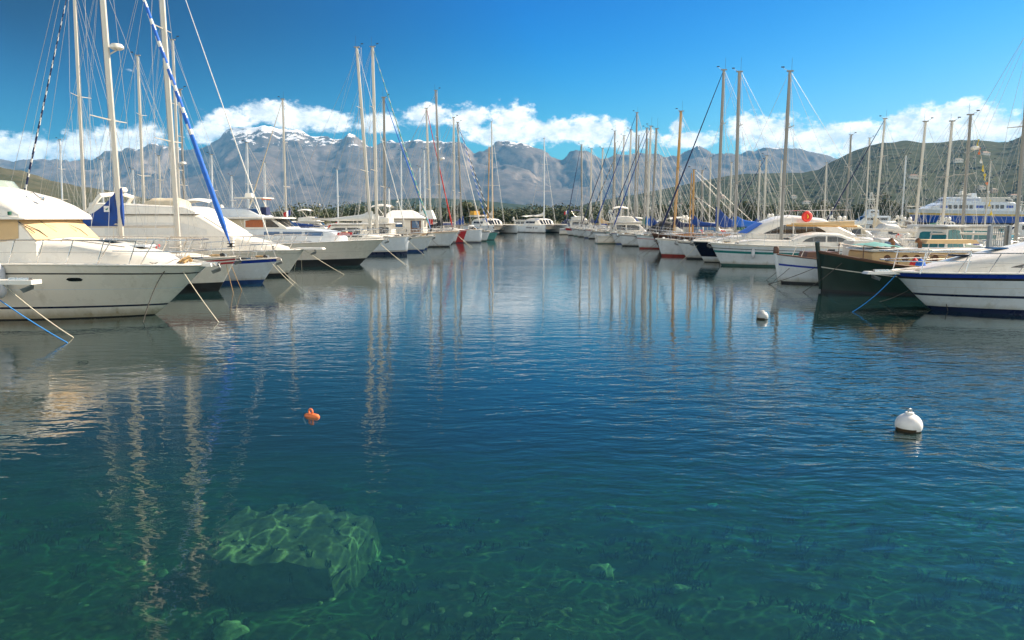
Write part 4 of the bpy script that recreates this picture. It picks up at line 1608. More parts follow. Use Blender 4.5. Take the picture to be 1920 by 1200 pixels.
def motorboat(label, px, Y, heading, L=9.0, B=3.0, fb=1.25, over=1.0, style='cruiser', bands=None, glass='window', canvas='white_canvas', detail=1, seed=1, anti='antifoul_black', group=MOTORS, bowp=None, gel='gel', name='motor_boat'):
    """a production motor boat: cruiser = hardtop saloon, open = windscreen and canopy, fly = upper helm, pilot = pilot house, cuddy = small cabin"""
    rng = random.Random(seed * 31 + 3)
    p = bowp if bowp is not None else Vector(((px - 960) * (Y * math.cos(PITCH) + CAM_H * math.sin(PITCH)) / F, Y, 0))
    root = empty(name, p, heading, label, 'motor boat', group)
    Hl = Hull(L=L, B=B, fb=fb, fs=fb * 0.80, over=over, trn=0.1, bands=bands or ((0.09, anti), (0.80, gel), (0.86, 'stripe_navy'), (1.0, gel)), full=0.52, tm=0.5, sr=0.92, flp=1.5, entry=1.6, anti=anti, n=22)
    Hl.build(root, 'deck', 'black_fitting' if rng.random() < 0.4 else 'gel_cool')
    o = Hl.over
    z = Hl.deck_z(o - L * 0.45)
    dz = lambda x: Hl.deck_z(x) - 0.04
    tr = House([(o - L * 0.12, Hl.deck_z(o - L * .12) + 0.03, B * 0.10), (o - L * 0.22, z + 0.26, B * 0.26), (o - L * 0.38, z + 0.45, B * 0.36), (o - L * 0.5, z + 0.5, B * 0.38)], dz, tum=0.25, rad=0.16)
    tr.build('foredeck_trunk', root, gel)
    if style in ('cruiser', 'fly', 'pilot'):
        f0, f1, f2 = o - L * 0.36, o - L * (0.47 if style != 'pilot' else 0.41), o - L * 0.80
        zt = z + (1.35 if style != 'pilot' else 1.65)
        hs_ = House([(f0, z + 0.35, B * 0.36), (f1, zt, B * 0.35), (f1 - 0.8, zt + 0.1, B * 0.36), (f2, zt + 0.06, B * 0.37)], dz, tum=0.16, rad=0.15)
        c = hs_.build('cabin', root, gel)
        hs_.front('windscreen', c, glass, f0 - (f0 - f1) * 0.18, f0 - (f0 - f1) * 0.88, 0.9, parts=2 if style != 'pilot' else 3)
        lo = z + 0.55
        hs_.pane('window', c, glass, f1 + 0.12, f1 - (f1 - f2) * 0.45, lambda u: lo, lambda u: zt - 0.22 - 0.55 * max(0, 0.35 - u), both=True)
        hs_.pane('window', c, glass, f1 - (f1 - f2) * 0.5, f2 + 0.25, lambda u: lo, lambda u: zt - 0.22 - 0.3 * max(0, u - 0.75))
        roof = House([(f1 + 0.35, zt + 0.12, B * 0.34), (f1 - 0.3, zt + 0.17, B * 0.39), (f2 - 0.6, zt + 0.15, B * 0.39)], lambda x: zt + 0.05, tum=0.3, rad=0.06)
        roof.build('roof', root, gel)
        ztop = zt + 0.17
        if style == 'fly':
            fl = House([(f1 - 0.2, zt + 0.2, B * 0.28), (f1 - 0.75, zt + 0.72, B * 0.32), (f1 - 1.6, zt + 0.78, B * 0.33), (f2 + 0.2, zt + 0.62, B * 0.33)], lambda x: zt + 0.1, tum=-0.05, rad=0.1)
            fl.build('flybridge', root, gel)
            fl.front('fly_windscreen', root, glass, f1 - 0.28, f1 - 0.7, 0.8)
            ztop = zt + 0.8
            bimini(root, f2 + 0.1, f1 - 1.2, ztop, 1.0, B * 0.3, canvas)
    elif style == 'open':
        f0, f1 = o - L * 0.42, o - L * 0.54
        zt = z + 1.12
        hs_ = House([(f0, z + 0.46, B * 0.36), (f1, zt, B * 0.37), (f1 - 0.25, zt, B * 0.37)], dz, tum=0.14, rad=0.1)
        c = hs_.build('windscreen_frame', root, gel)
        hs_.front('windscreen', c, glass, f0 - 0.05, f1 + 0.06, 0.95, parts=3)
        cn = House([(f1 + 0.05, zt - 0.1, B * 0.36), (f1 - 0.5, zt + 0.42, B * 0.37), (f1 - 1.6, zt + 0.5, B * 0.37), (o - L * 0.86, z + 0.85, B * 0.36)], dz, tum=0.12, rad=0.28)
        k = cn.build('canopy', root, canvas)
        cn.pane('window', k, 'window', f1 - 0.6, f1 - 1.5, lambda u: z + 0.75, lambda u: zt + 0.15)
        ztop = zt + 0.5
    else:
        f0, f1 = o - L * 0.40, o - L * 0.50
        zt = z + 1.0
        hs_ = House([(f0, z + 0.45, B * 0.33), (f1, zt, B * 0.32), (f1 - 0.7, zt + 0.03, B * 0.32), (f1 - 0.75, zt, B * 0.32)], dz, tum=0.14, rad=0.12)
        c = hs_.build('cuddy', root, gel)
        hs_.front('windscreen', c, glass, f0 - 0.1, f1 + 0.06, 0.9, parts=2)
        hs_.pane('window', c, glass, f0 - 0.3, f1 - 0.6, lambda u: z + 0.55, lambda u: z + 0.62 + 0.28 * min(1, u * 2))
        ztop = zt
        m = MB()
        xo = o - L + 0.0
        m.box((xo - 0.12, 0, z + 0.15), (0.42, 0.34, 0.55), 'black_fitting', taper=0.75)
        m.tube([(xo - 0.15, 0, z - 0.1), (xo - 0.15, 0, -0.4)], [0.1, 0.06], 'black_fitting', 6)
        m.build('outboard_engine', root)
    if style in ('open', 'fly', 'cruiser') and rng.random() < 0.75:
        m = MB()
        xa = o - L * 0.80
        for dx in (0.0, 0.28):
            m.tube([(xa + 0.5, -B * 0.42, z + 0.1), (xa - dx, -B * 0.40, ztop + 0.25), (xa - dx - 0.1, 0, ztop + 0.42), (xa - dx, B * 0.40, ztop + 0.25), (xa + 0.5, B * 0.42, z + 0.1)], 0.06, gel, 6)
        arch = m.build('radar_arch', root)
        for sg in (1, -1):
            m = MB()
            m.lathe((xa - 0.15, sg * B * 0.18, ztop + 0.40), [(0, 0), (0.12, 0), (0.17, 0.12), (0.15, 0.24), (0.08, 0.32), (0, 0.34)], 'gel', 12)
            m.build('satellite_dome', arch)
    xa = o - L * 0.7
    for sg in (1, -1):
        if rng.random() < 0.8:
            m = MB()
            m.tube([(xa, sg * B * 0.28, ztop), (xa - 0.4, sg * B * 0.3, ztop + rng.uniform(1.2, 2.4))], 0.010, 'gel', 4)
            m.build('antenna', root)
    if detail:
        rails(root, Hl, post=5, t1=0.55, h=0.55, solid=True, wires=1, slant=0.12)
        anchor_part(root, Hl, 0.55)
        m = MB()
        x = o - L * 0.30
        m.box((x, 0, tr.val(x, 1) + 0.06), (0.5, 0.5, 0.05), 'window', taper=0.9)
        m.build('hatch', root)
    return root, Hl
HL, HR = R(-4.0), R(176.5)        # the two front rows lie bow to bow across the fairway

t, o = new_mat('clear_glass')
b = t.node('ShaderNodeBsdfPrincipled')
b.inputs['Base Color'].default_value = (0.55, 0.66, 0.60, 1)
b.inputs['Roughness'].default_value = 0.05
b.inputs['Alpha'].default_value = 0.42
t.l.new(b.outputs[0], o.inputs['Surface'])

# ------------------------------------------------------------ pontoons, gate
def pontoon(x0, x1, y0, y1, label, skew=0.0):
    root = empty('pontoon', ((x0 + x1) / 2, y0, 0), 0, label, 'pontoon', 'floating pontoons between the rows')
    w_ = (x1 - x0) / 2
    L_ = y1 - y0
    m = MB()
    m.grid([[(-w_, 0, 0.52), (-w_ + skew, L_, 0.52)], [(w_, 0, 0.52), (w_ + skew, L_, 0.52)]], 'pontoon_plank')
    m.grid([[(-w_, 0, 0.52), (-w_ + skew, L_, 0.52)], [(-w_, 0, 0.3), (-w_ + skew, L_, 0.3)]][::-1], 'galvanised')
    m.grid([[(w_, 0, 0.52), (w_ + skew, L_, 0.52)], [(w_, 0, 0.3), (w_ + skew, L_, 0.3)]], 'galvanised')
    m.quad([(-w_, 0, 0.3), (w_, 0, 0.3), (w_, 0, 0.52), (-w_, 0, 0.52)], 'galvanised')
    m.build('walkway', root, flat=True)
    m = MB()
    k = 0
    while k * 8 < L_ - 3:
        m.box((skew * (k * 8 + 3) / L_, k * 8 + 3, 0.02), (2 * w_ * 0.9, 3.4, 0.5), 'concrete')
        k += 1
    m.build('float', root, flat=True)
    for k in range(int(L_ / 12)):
        y = 5 + 12 * k
        m = MB()
        m.box((skew * y / L_, y, 0.98), (0.26, 0.22, 0.9), 'gel_cool', taper=0.9)
        m.box((skew * y / L_, y, 1.46), (0.3, 0.26, 0.1), 'stripe_blue')
        m.build('service_pedestal', root, flat=True)


pontoon(-23.2, -21.6, 14, 112, 'long pontoon behind the sterns of the left row', 7.0)
pontoon(25.2, 27.0, 24, 128, 'long pontoon behind the sterns of the right row', 3.0)
pontoon(57, 59, 60, 150, 'farther pontoon in the right basin')

G = at(1872, 445, 34.5)
root = empty('walkway_gate', (G.x, G.y, 0.5), R(14), 'grey metal barred gate standing on the right pontoon', 'gate')
m = MB()
for x in (-0.52, 0.60):
    m.box((x, 0, 1.05), (0.17, 0.17, 2.15), 'galvanised')
m.box((0.04, 0, 2.13), (0.95, 0.08, 0.08), 'galvanised')
m.box((0.04, 0, 0.18), (0.95, 0.06, 0.06), 'galvanised')
m.build('gate_frame', root, flat=True)
for k in range(8):
    m = MB()
    m.tube([(-0.38 + 0.12 * k, 0, 0.2), (-0.38 + 0.12 * k, 0, 2.1)], 0.018, 'galvanised', 6)
    m.build('bar', root)
m = MB()
m.quad([(0.36, -0.02, 0.3), (0.56, -0.02, 0.3), (0.56, -0.02, 1.75), (0.36, -0.02, 2.05)], 'alloy_dark')
m.quad([(0.36, 0.02, 0.3), (0.36, 0.02, 2.05), (0.56, 0.02, 1.75), (0.56, 0.02, 0.3)], 'alloy_dark')
m.build('panel', root, flat=True)
m = MB()
for k in range(5):
    a = R(-70 + 35 * k)
    m.tube([(0.62, 0, 1.35), (0.62 + 0.5 * math.cos(a), 0, 1.35 + 0.55 * math.sin(a))], 0.014, 'galvanised', 5)
m.build('climb_guard', root)


# ------------------------------------------------------------ near left: bow of a small boat cut by the frame
p0 = at(-92, 590, 17.0)
root, Hl = motorboat('small pale boat at the left edge, only its bow with pulpit and anchor showing', 0, 17.0, R(-2), L=7.2, B=2.3, fb=1.50, over=1.0, style='cuddy', detail=0,
                     seed=2, bowp=Vector((p0.x, 17.0, 0)), bands=((0.06, 'antifoul_black'), (0.82, 'gel'), (0.86, 'stripe_navy'), (1.0, 'gel')))
rails(root, Hl, post=3, t1=0.5, h=0.62, solid=True, wires=1, slant=0.15, r=0.017)
anchor_part(root, Hl, 0.6, 'galvanised', 1.05, 0.0)
m = MB()
m.box((Hl.over + 0.42, 0, Hl.fb - 0.02), (1.55, 0.36, 0.10), 'gel')
m.build('bow_platform', root)
mooring(world_of(root, (1.0, -0.1, 1.30)), wat(127, 643), 'blue_rope', 'bright blue rope from the pale bow at the left edge', 0.015, 0.05)
mooring(world_of(root, (1.45, -0.12, 1.44)), wat(138, 633), 'white_rope', 'cream rope from the pale bow at the left edge', 0.013, 0.06)

# ------------------------------------------------------------ big flybridge cruiser, near left
bp = wat(290, 590)
root = empty('motor_yacht', bp, R(-7), 'large white flybridge cruiser with cream windscreen cover, nearest of the left row', 'motor yacht', MOTORS)
Hl = Hull(L=12.2, B=4.1, fb=1.58, fs=1.45, over=1.80, trn=0.1, bands=((0.02, 'antifoul_black'), (0.205, 'gel'), (0.24, 'stripe_navy'), (0.55, 'gel'), (0.56, 'gel_cool'), (0.83, 'gel'), (0.855, 'black_fitting'), (1.0, 'gel')),
          full=0.50, tm=0.48, sr=0.93, dip=-0.16, flp=1.6, entry=1.7, stemp=0.9, anti='antifoul_black', n=34)
Hl.build(root, 'deck', 'gel')
L1 = Hl
dz = lambda x: L1.deck_z(x) - 0.05
tr = House([(0.95, 1.70, 0.22), (0.35, 1.92, 0.72), (-0.6, 2.12, 1.06), (-1.7, 2.27, 1.34), (-2.9, 2.32, 1.5)], dz, tum=0.32, rad=0.25)
tr.build('foredeck_trunk', root, 'gel')
cb = House([(-2.62, 2.26, 1.46), (-3.32, 2.99, 1.44), (-4.2, 3.02, 1.5), (-9.6, 3.02, 1.52)], dz, tum=0.10, rad=0.10, camber=0.12)
c = cb.build('cabin', root, 'gel')
cb.front('windscreen_cover', c, 'cream_canvas', -2.66, -3.30, 1.0)
cb.pane('side_window_cover', c, 'cream_canvas', -3.2, -6.6, lambda u: 2.28 + 0.12 * max(0, 1 - u * 6), lambda u: 2.97)
fl = House([(-3.02, 3.10, 1.50), (-3.4, 3.40, 1.52), (-3.9, 3.66, 1.52), (-4.6, 3.84, 1.52), (-5.4, 3.88, 1.52), (-9.4, 3.86, 1.5)], lambda x: 3.0, tum=0.25, rad=0.55, camber=0.12)
fo = fl.build('flybridge', root, 'gel')
lip = House([(-2.92, 3.02, 1.40), (-3.1, 3.05, 1.56), (-9.7, 3.05, 1.6)], lambda x: 2.95, tum=0.0, rad=0.04)
lip.build('roof_edge', root, 'gel')
m = MB()
lo_, hi_ = [], []
for k in range(13):
    a = R(-90 + 15 * k)
    lo_.append((-5.6 + 0.95 * math.cos(a), 1.28 * math.sin(a), 3.86))
    hi_.append((-5.85 + 0.95 * math.cos(a), 1.24 * math.sin(a), 4.16))
m.grid([lo_, hi_], 'clear_glass')
m.build('fly_windscreen', root)
m = MB()
m.box((-6.1, -0.45, 4.0), (0.7, 0.9, 0.3), 'cream_canvas', taper=0.85)
m.build('helm_seat', root)
for k in range(3):
    y = 0.85 - 0.85 * k
    m = MB()
    m.tube([(-2.70, y, 2.42), (-2.86, y - 0.12, 2.62), (-3.0, y - 0.42, 2.78)], 0.016, 'black_fitting', 5)
    m.tube([(-2.80, y - 0.35, 2.56), (-3.12, y - 0.60, 2.90)], 0.014, 'black_fitting', 5)
    m.build('wiper', root)
m = MB()
m.tube([(-3.7, -0.2, 3.74), (-3.55, -0.25, 3.76), (-3.35, -0.25, 3.60)], 0.018, 'steel', 5)
m.lathe((-3.32, -0.25, 3.58), [(0, 0), (0.05, 0.0), (0.07, 0.08), (0, 0.09)], 'steel', 10, 'x')
m.build('horn', root)
for k, x in enumerate((-1.35, -4.6)):
    for sg in (1, -1):
        m = MB()
        rows = []
        for i in range(9):
            u = -1 + 2 * i / 8
            hgt = 0.055 * math.sqrt(max(0.0, 1 - u ** 4))
            xx = x + 0.22 * u
            rows.append([(xx, sg * (L1.side(xx, 1.22 + q) + 0.012), 1.22 + q) for q in (-hgt, 0, hgt)])
        m.grid(rows, 'window')
        m.build('porthole', root)
rails(root, Hl, post=7, t1=0.62, h=0.70, solid=True, wires=1, slant=0.30, r=0.018, inset=0.93)
for (x, w_) in ((-0.3, 0.55), (-1.3, 0.6)):
    m = MB()
    m.box((x, 0.1, tr.val(x, 1) + 0.085), (w_, w_, 0.05), 'window_blue' if x < -1 else 'gel_cool', taper=0.92)
    m.build('hatch', root)
cleats(root, L1)
m = MB()
for sg in (1, -1):
    m.tube([(-0.2, sg * 0.78, 2.06), (-0.25, sg * 0.80, 2.13), (-2.0, sg * 1.12, 2.38), (-2.05, sg * 1.12, 2.30)], 0.016, 'steel', 5)
    m.build('grab_rail', root)
    m = MB()
for sg in (1, -1):
    m = MB()
    m.lathe((-3.3, sg * 1.50, 3.08), [(0, 0), (0.05, 0), (0.05, 0.09), (0, 0.1)], 'stripe_red' if sg > 0 else 'green_canvas', 8)
    m.build('navigation_light', root)
m = MB()
for k in range(1, 4):
    x = -3.35 + 0.0
    y = -1.35 + 0.9 * (k - 1) + 0.0
    m.tube([(-2.70, y, 2.335 + 0.03), (-3.02, y * 0.99, 2.68 + 0.05), (-3.28, y * 0.98, 2.955 + 0.04)], 0.012, 'beige_canvas', 5)
m.build('cover_seam', root)
m = MB()
m.tube([(1.2, -0.2, 1.66), (1.25, 0, 1.80), (1.2, 0.2, 1.68)], 0.06, 'tan_rope', 6)
m.tube([(1.05, -0.15, 1.66), (1.1, 0.05, 1.76), (1.05, 0.22, 1.66)], 0.05, 'tan_rope', 6)
m.build('rope_coil', root)
m = MB()
m.box((1.72, 0, 1.58), (0.75, 0.42, 0.10), 'gel', taper=0.9)
m.build('bow_platform', root)
anchor_part(root, Hl, 0.6, 'galvanised', 0.42, 0.0)
mooring(world_of(root, (1.05, -0.62, 1.60)), wat(268, 604), 'dark_rope', 'dark rope hanging down the side of the big flybridge cruiser', 0.016, -0.25)
mooring(world_of(root, (1.15, -0.40, 1.62)), wat(410, 604), 'white_rope', 'pale rope from the bow of the big flybridge cruiser to the water', 0.011, 0.05)
fender_on(root, Hl, -3.3, -1, 'fat grey and white fender on the side of the nearest big cruiser', 'fender', 0.0, 1.5)

# ------------------------------------------------------------ left front row, near to far
B_ = lambda *a: a
root, Hl, q = sailboat('white sailing boat with thick blue sail cover and blue and white furled headsail', 410, 29.2, 230, None, 16.9, L=11.0, heading=HL, over=0.85, fb=1.42, fs=1.1,
                    bands=((0.27, 'antifoul_black'), (0.80, 'gel'), (0.86, 'stripe_red'), (0.90, 'gel'), (0.95, 'stripe_red'), (1.0, 'gel')), cover='blue_canvas', jib='bright_blue_canvas', jib2='white_canvas', solid=0.27, jib_r=0.125,
                    detail=2, mast_r=0.115, seed=1, radar=9.6, cover_high=1.55, mark=True, boom_z=2.75, hood='blue_canvas')
bow_ropes(root, Hl, 'tan_rope', ['tan rope from the bow of the boat with the blue and white furled sail', 'second tan rope hanging beside the dark anchor on the left row'], 0.5)
root, Hl, q = sailboat('white sailing boat with blue gunwale band and blue waterline on the left row', 492, 32.8, 333, None, 15.9, L=10.2, heading=HL, over=0.8, fb=1.16, fs=0.98, anti='antifoul_blue',
                    bands=((0.15, 'antifoul_blue'), (0.86, 'gel_cool'), (0.985, 'stripe_blue'), (1.0, 'gel')), cover=None, jib='white_canvas', jib_r=0.035, detail=2, mast_r=0.125, seed=2, boom_z=2.6)
bow_ropes(root, Hl, 'white_rope', ['white rope from the blue banded bow running right', 'white rope from the blue banded bow running back'], 1.6, 0.013)

# third: cream cruiser with long pulpit
bp = wat(538, 517)
root = empty('motor_yacht', bp, HL, 'cream flybridge cruiser with long bow platform behind the blue banded sailing boat', 'motor yacht', MOTORS)
Hl = Hull(L=12.5, B=4.1, fb=1.36, fs=1.25, over=0.95, trn=0.1, bands=((0.11, 'antifoul_black'), (0.86, 'gel'), (0.89, 'gel_old'), (1.0, 'gel')), full=0.50, tm=0.48, sr=0.93, dip=-0.05, flp=1.6, entry=1.7, n=28)
Hl.build(root, 'deck', 'gel')
L4 = Hl
dz = lambda x: L4.deck_z(x) - 0.05
House([(0.1, 1.50, 0.3), (-0.8, 1.72, 0.8), (-2.4, 2.12, 1.3), (-3.2, 2.2, 1.4)], dz, tum=0.3, rad=0.2).build('foredeck_trunk', root, 'gel')
cb = House([(-2.2, 2.08, 1.35), (-3.9, 3.12, 1.45), (-5.0, 3.26, 1.5), (-9.8, 3.24, 1.5)], dz, tum=0.12, rad=0.22, camber=0.1)
c = cb.build('cabin', root, 'gel')
cb.front('windscreen_cover', c, 'white_canvas', -2.4, -3.75, 0.92)
cb.pane('side_window_cover', c, 'white_canvas', -3.5, -8.8, lambda u: 2.15, lambda u: 2.75 - 0.35 * max(0, 1 - u * 4))
fl = House([(-4.0, 3.3, 1.4), (-4.6, 3.55, 1.45), (-9.5, 3.75, 1.48)], lambda x: 3.18, tum=0.1, rad=0.12)
fo = fl.build('flybridge', root, 'gel')
m = MB()
rows = []
for i in range(9):
    x = -5.3 - 1.7 * i / 8
    row = []
    for k in range(9):
        a = math.pi * k / 8
        r_ = 1 + 0.12 * noise.noise((i * 0.9, k * 0.7, 3))
        row.append((x, -0.75 * math.cos(a) * r_, 3.56 + 0.44 * math.sin(a) ** 0.6 * r_ * (0.75 if i in (0, 8) else 1)))
    rows.append(row)
m.grid(rows, 'beige_canvas')
m.quad(rows[0], 'beige_canvas')
m.quad(rows[-1][::-1], 'beige_canvas')
m.build('helm_cover', root, 60)
m = MB()
m.tube([(-9.6, -1.4, 3.3), (-8.9, -1.35, 4.1), (-8.7, 0, 4.25), (-8.9, 1.35, 4.1), (-9.6, 1.4, 3.3)], 0.11, 'gel', 8)
m.build('radar_arch', root)
m = MB()
m.lathe((-8.75, 0.1, 4.33), [(0, 0), (0.3, 0), (0.34, 0.08), (0.3, 0.22), (0, 0.26)], 'gel', 14)
m.build('radar_dome', root)
m = MB()
m.box((1.3, 0, 1.42), (1.5, 0.5, 0.09), 'gel', taper=0.92)
m.build('bow_platform', root)
anchor_part(root, Hl, 0.6, 'galvanised', 0.6, 0.0)
rails(root, Hl, post=6, t1=0.6, h=0.70, solid=True, wires=1, slant=0.25, r=0.018, ov=0.6)
a = world_of(root, (1.0, -0.1, 1.36))
mooring(a, wat(645, 515), 'white_rope', 'white rope from the long bow platform, farthest reaching of three', 0.014, 0.04)
mooring(a + Vector((-.15, 0, 0)), wat(566, 508), 'white_rope', 'white rope dropping straight from the long bow platform', 0.012, 0.02)
mooring(a + Vector((-.3, 0, 0)), wat(552, 505), 'white_rope', 'white rope under the long bow platform nearest the hull', 0.012, 0.02)

# fourth: trunk cabin cruiser with tan window
bp = wat(675, 496)
root = empty('motor_yacht', bp, HL, 'white trunk cabin cruiser with slanted windows, black waterline and red bow board', 'motor yacht', MOTORS)
Hl = Hull(L=13.0, B=4.2, fb=1.62, fs=1.2, over=1.62, trn=0.1, bands=((0.26, 'antifoul_black'), (0.28, 'gel'), (0.55, 'gel'), (0.565, 'gel_old'), (0.86, 'gel'), (1.0, 'gel')), full=0.50, tm=0.48, sr=0.93, flp=1.6, entry=1.7, n=28, sheer_p=1.4)
Hl.build(root, 'deck', 'gel')
L5 = Hl
dz = lambda x: L5.deck_z(x) - 0.05
tk = House([(-0.9, 1.78, 0.5), (-1.5, 2.12, 1.0), (-3.0, 2.28, 1.3), (-5.2, 2.32, 1.42), (-9.0, 2.2, 1.45)], dz, tum=0.12, rad=0.08)
c = tk.build('trunk_cabin', root, 'gel_cool')
for a_, b_ in ((-2.0, -3.1), (-3.3, -4.5), (-4.7, -5.7)):
    tk.pane('side_window', c, 'window_blue', a_, b_, lambda u: 1.86, lambda u: 2.12)
cb = House([(-4.25, 2.34, 1.25), (-5.15, 2.93, 1.22), (-6.0, 2.96, 1.28), (-8.6, 2.96, 1.3)], lambda x: 2.2, tum=0.08, rad=0.06)
c = cb.build('cabin', root, 'gel')
cb.front('windscreen', c, 'window', -4.35, -5.05, 0.92, parts=3, gap=0.1)
cb.pane('side_window', c, 'window', -4.75, -5.6, lambda u: 2.40, lambda u: 2.45 + 0.42 * min(1, u * 1.6))
cb.pane('side_window', c, 'curtain', -5.75, -6.9, lambda u: 2.40, lambda u: 2.86 - 0.25 * max(0, (u - 0.7)))
cb.pane('side_window_cover', c, 'beige_canvas', -7.0, -8.5, lambda u: 2.35, lambda u: 2.90)
rf = House([(-4.55, 2.99, 1.2), (-4.9, 3.03, 1.45), (-9.2, 3.06, 1.5)], lambda x: 2.93, tum=0, rad=0.05)
rf.build('roof', root, 'gel')
fl = House([(-6.0, 3.1, 1.0), (-6.9, 3.55, 1.1), (-8.7, 3.6, 1.15)], lambda x: 3.0, tum=0.0, rad=0.1)
c = fl.build('flybridge', root, 'gel_cool')
fl.front('fly_windscreen', c, 'window', -6.15, -6.8, 0.9)
m = MB()
for sg in (1, -1):
    m.tube([(-6.1, sg * 0.8, 3.1), (-6.6, sg * 0.75, 4.2)], 0.03, 'gel', 5)
    m.tube([(-7.6, sg * 0.8, 3.5), (-7.2, sg * 0.75, 4.2)], 0.03, 'gel', 5)
m.box((-6.8, 0, 4.24), (1.9, 1.7, 0.07), 'gel')
m.box((-6.0, 0, 4.19), (0.06, 1.4, 0.12), 'orange')
m.build('hardtop', root)
m = MB()
m.box((-7.1, 0, 4.42), (0.5, 0.4, 0.28), 'gel', taper=0.8)
m.build('radar_dome', root)
m = MB()
m.box((-6.2, 0.2, 3.42), (0.45, 0.7, 0.5), 'navy_canvas', taper=0.8)
m.build('helm_cover', root)
m = MB()
m.box((-0.6, -1.02, 1.98), (0.95, 0.04, 0.20), 'flag_red', rz=R(24))
m.box((-0.6, -1.045, 1.98), (0.6, 0.02, 0.05), 'flag_white', rz=R(24))
m.build('name_board', root, flat=True)
rails(root, Hl, post=6, t1=0.55, h=0.65, solid=True, wires=1, slant=0.3, r=0.018)
anchor_part(root, Hl, 0.6, 'galvanised', 0.25, 0.0)
bow_ropes(root, Hl, 'white_rope', ['white rope from the bow of the trunk cabin cruiser with red board', 'short white rope falling from the bow of the trunk cabin cruiser'], 2.4, 0.013)

wh = lambda anti, lo=0.10, st='stripe_navy': ((lo, anti), (0.87, 'gel_cool'), (0.92, st), (1.0, 'gel'))
root, Hl, q = sailboat('white sailing boat with plumb bow and tall raked bare mast, left row', 763, 58.0, 696, (668, 88), L=11.5, heading=HL, over=0.22, fb=1.52, fs=1.2, bands=((0.20, 'stripe_navy'), (0.24, 'gel'), (0.26, 'stripe_navy'), (0.95, 'gel_cool'), (1.0, 'gel')),
                    cover='white_canvas', jib='white_canvas', jib_r=0.04, seed=3, mast_r=0.12, boom_z=2.9, cover_high=0.7)
bow_ropes(root, Hl, 'white_rope', ['thin white rope from the plumb bowed white sailing boat'], 2.2, 0.011)
root, Hl, q = sailboat('white sailing boat with dark blue waterline and pale green furled headsail', 793, 63.5, 707, (699, 88), L=11.5, heading=HL, over=0.95, fb=1.40, fs=1.1, bands=((0.14, 'antifoul_blue'), (0.9, 'gel_cool'), (0.94, 'gel_old'), (1.0, 'gel')), cover='white_canvas', jib='aqua_canvas', jib2='beige_canvas', jib_r=0.085,
                    seed=4, mast_r=0.13, boom_z=2.8, cover_high=0.6)
bow_ropes(root, Hl, 'dark_rope', ['dark rope from the bow with the pale green furled sail'], 2.2, 0.014)
root, Hl, q = sailboat('white sailing boat with plain blue furled headsail, left row', 800, 68.5, 722, (720, 183), L=11.0, heading=HL, over=0.7, fb=1.35, fs=1.1, bands=wh('antifoul_blue'), cover=None, jib='bright_blue_canvas', jib_r=0.10, seed=5, mast_r=0.12, mast_mat='alloy_dark')

# pilot house boat with the tent awning
bp = Vector(((843 - 960) * 73.8 / F, 74, 0))
root = empty('pilot_house_boat', bp, HL, 'white pilot house boat with brown framed door under a pale tent awning', 'motor boat', MOTORS)
Hl = Hull(L=11.5, B=3.7, fb=1.62, fs=1.15, over=0.95, trn=0.1, bands=((0.08, 'antifoul_black'), (0.88, 'gel_cool'), (0.94, 'gel_old'), (1.0, 'gel')), full=0.52, tm=0.5, sr=0.85, flp=1.3, n=22)
Hl.build(root, 'deck', 'teak')
L8 = Hl
cb = House([(-2.5, 2.75, 1.15), (-2.6, 2.86, 1.2), (-6.4, 2.86, 1.25)], lambda x: L8.deck_z(x) - 0.05, tum=0.04, rad=0.05)
c = cb.build('pilot_house', root, 'gel')
cb.pane('side_window', c, 'window_blue', -4.6, -5.4, lambda u: 2.05, lambda u: 2.6)
m = MB()
y = -cb.y(-3.2, 2.0) - 0.02
for (x, z, sx, sz, mm) in ((-3.25, 1.95, 1.05, 1.5, 'brown_wood'),):
    m.box((x, y, z), (sx, 0.05, sz), mm)
d_ = m.build('door', root, flat=True)
m = MB()
m.box((-3.25, y - 0.035, 2.3), (0.75, 0.03, 0.7), 'window_blue')
m.build('door_glass', d_, flat=True)
m = MB()
rg = [(-5.9, 0, 3.75), (-3.9, 0, 3.78)]
ev = [(-6.9, -1.9, 2.92), (-2.2, -1.9, 2.92), (-2.2, 1.9, 2.92), (-6.9, 1.9, 2.92)]
m.quad([ev[0], ev[1], rg[1], rg[0]], 'white_canvas')
m.quad([ev[2], ev[3], rg[0], rg[1]], 'white_canvas')
m.quad([ev[1], ev[2], rg[1]], 'white_canvas')
m.quad([ev[3], ev[0], rg[0]], 'white_canvas')
m.build('awning', root, flat=True)
m = MB()
m.box((-2.3, 0.3, 3.3), (1.6, 1.5, 0.9), 'white_canvas', taper=0.6)
m.build('canvas_hood', root, flat=True)
rails(root, Hl, post=6, t1=0.8, h=0.6)
anchor_part(root, Hl, 0.6)
bow_ropes(root, Hl, 'white_rope', ['white rope from the bow of the pilot house boat', 'second white rope from the pilot house boat'], 2.2, 0.014)

root, Hl, q = sailboat('white sailing boat with a radar dome on its tall grey mast, left row', 838, 78.5, 828, (817, 170), L=10.0, heading=HL, over=0.3, fb=1.30, bands=wh('antifoul_black'), cover='black_canvas', jib=None, seed=6, mast_mat='alloy_dark', radar=9.2)
root, Hl, q = sailboat('white sailing boat with dark red furled headsail and red cloth on its boom', 848, 82.0, 808, (799, 204), L=10.5, heading=HL, over=0.3, fb=1.3, bands=wh('antifoul_black', 0.1, 'stripe_red'), cover='red_canvas', jib='red_canvas', jib_r=0.10, seed=7, cover_high=1.5)
root, Hl, q = sailboat('white racing sailing boat with wide slanted red band at its plumb bow', 902, 86.5, 853, (851, 220), L=11.0, heading=HL, over=0.18, fb=1.6, fs=1.2, bands=((0.05, 'stripe_navy'), (0.10, 'gel_cool'), (0.13, 'stripe_navy'), (1.0, 'gel_cool')), cover=None, jib='white_canvas', jib_r=0.07, seed=8, rail_mat='gel')
m = MB()
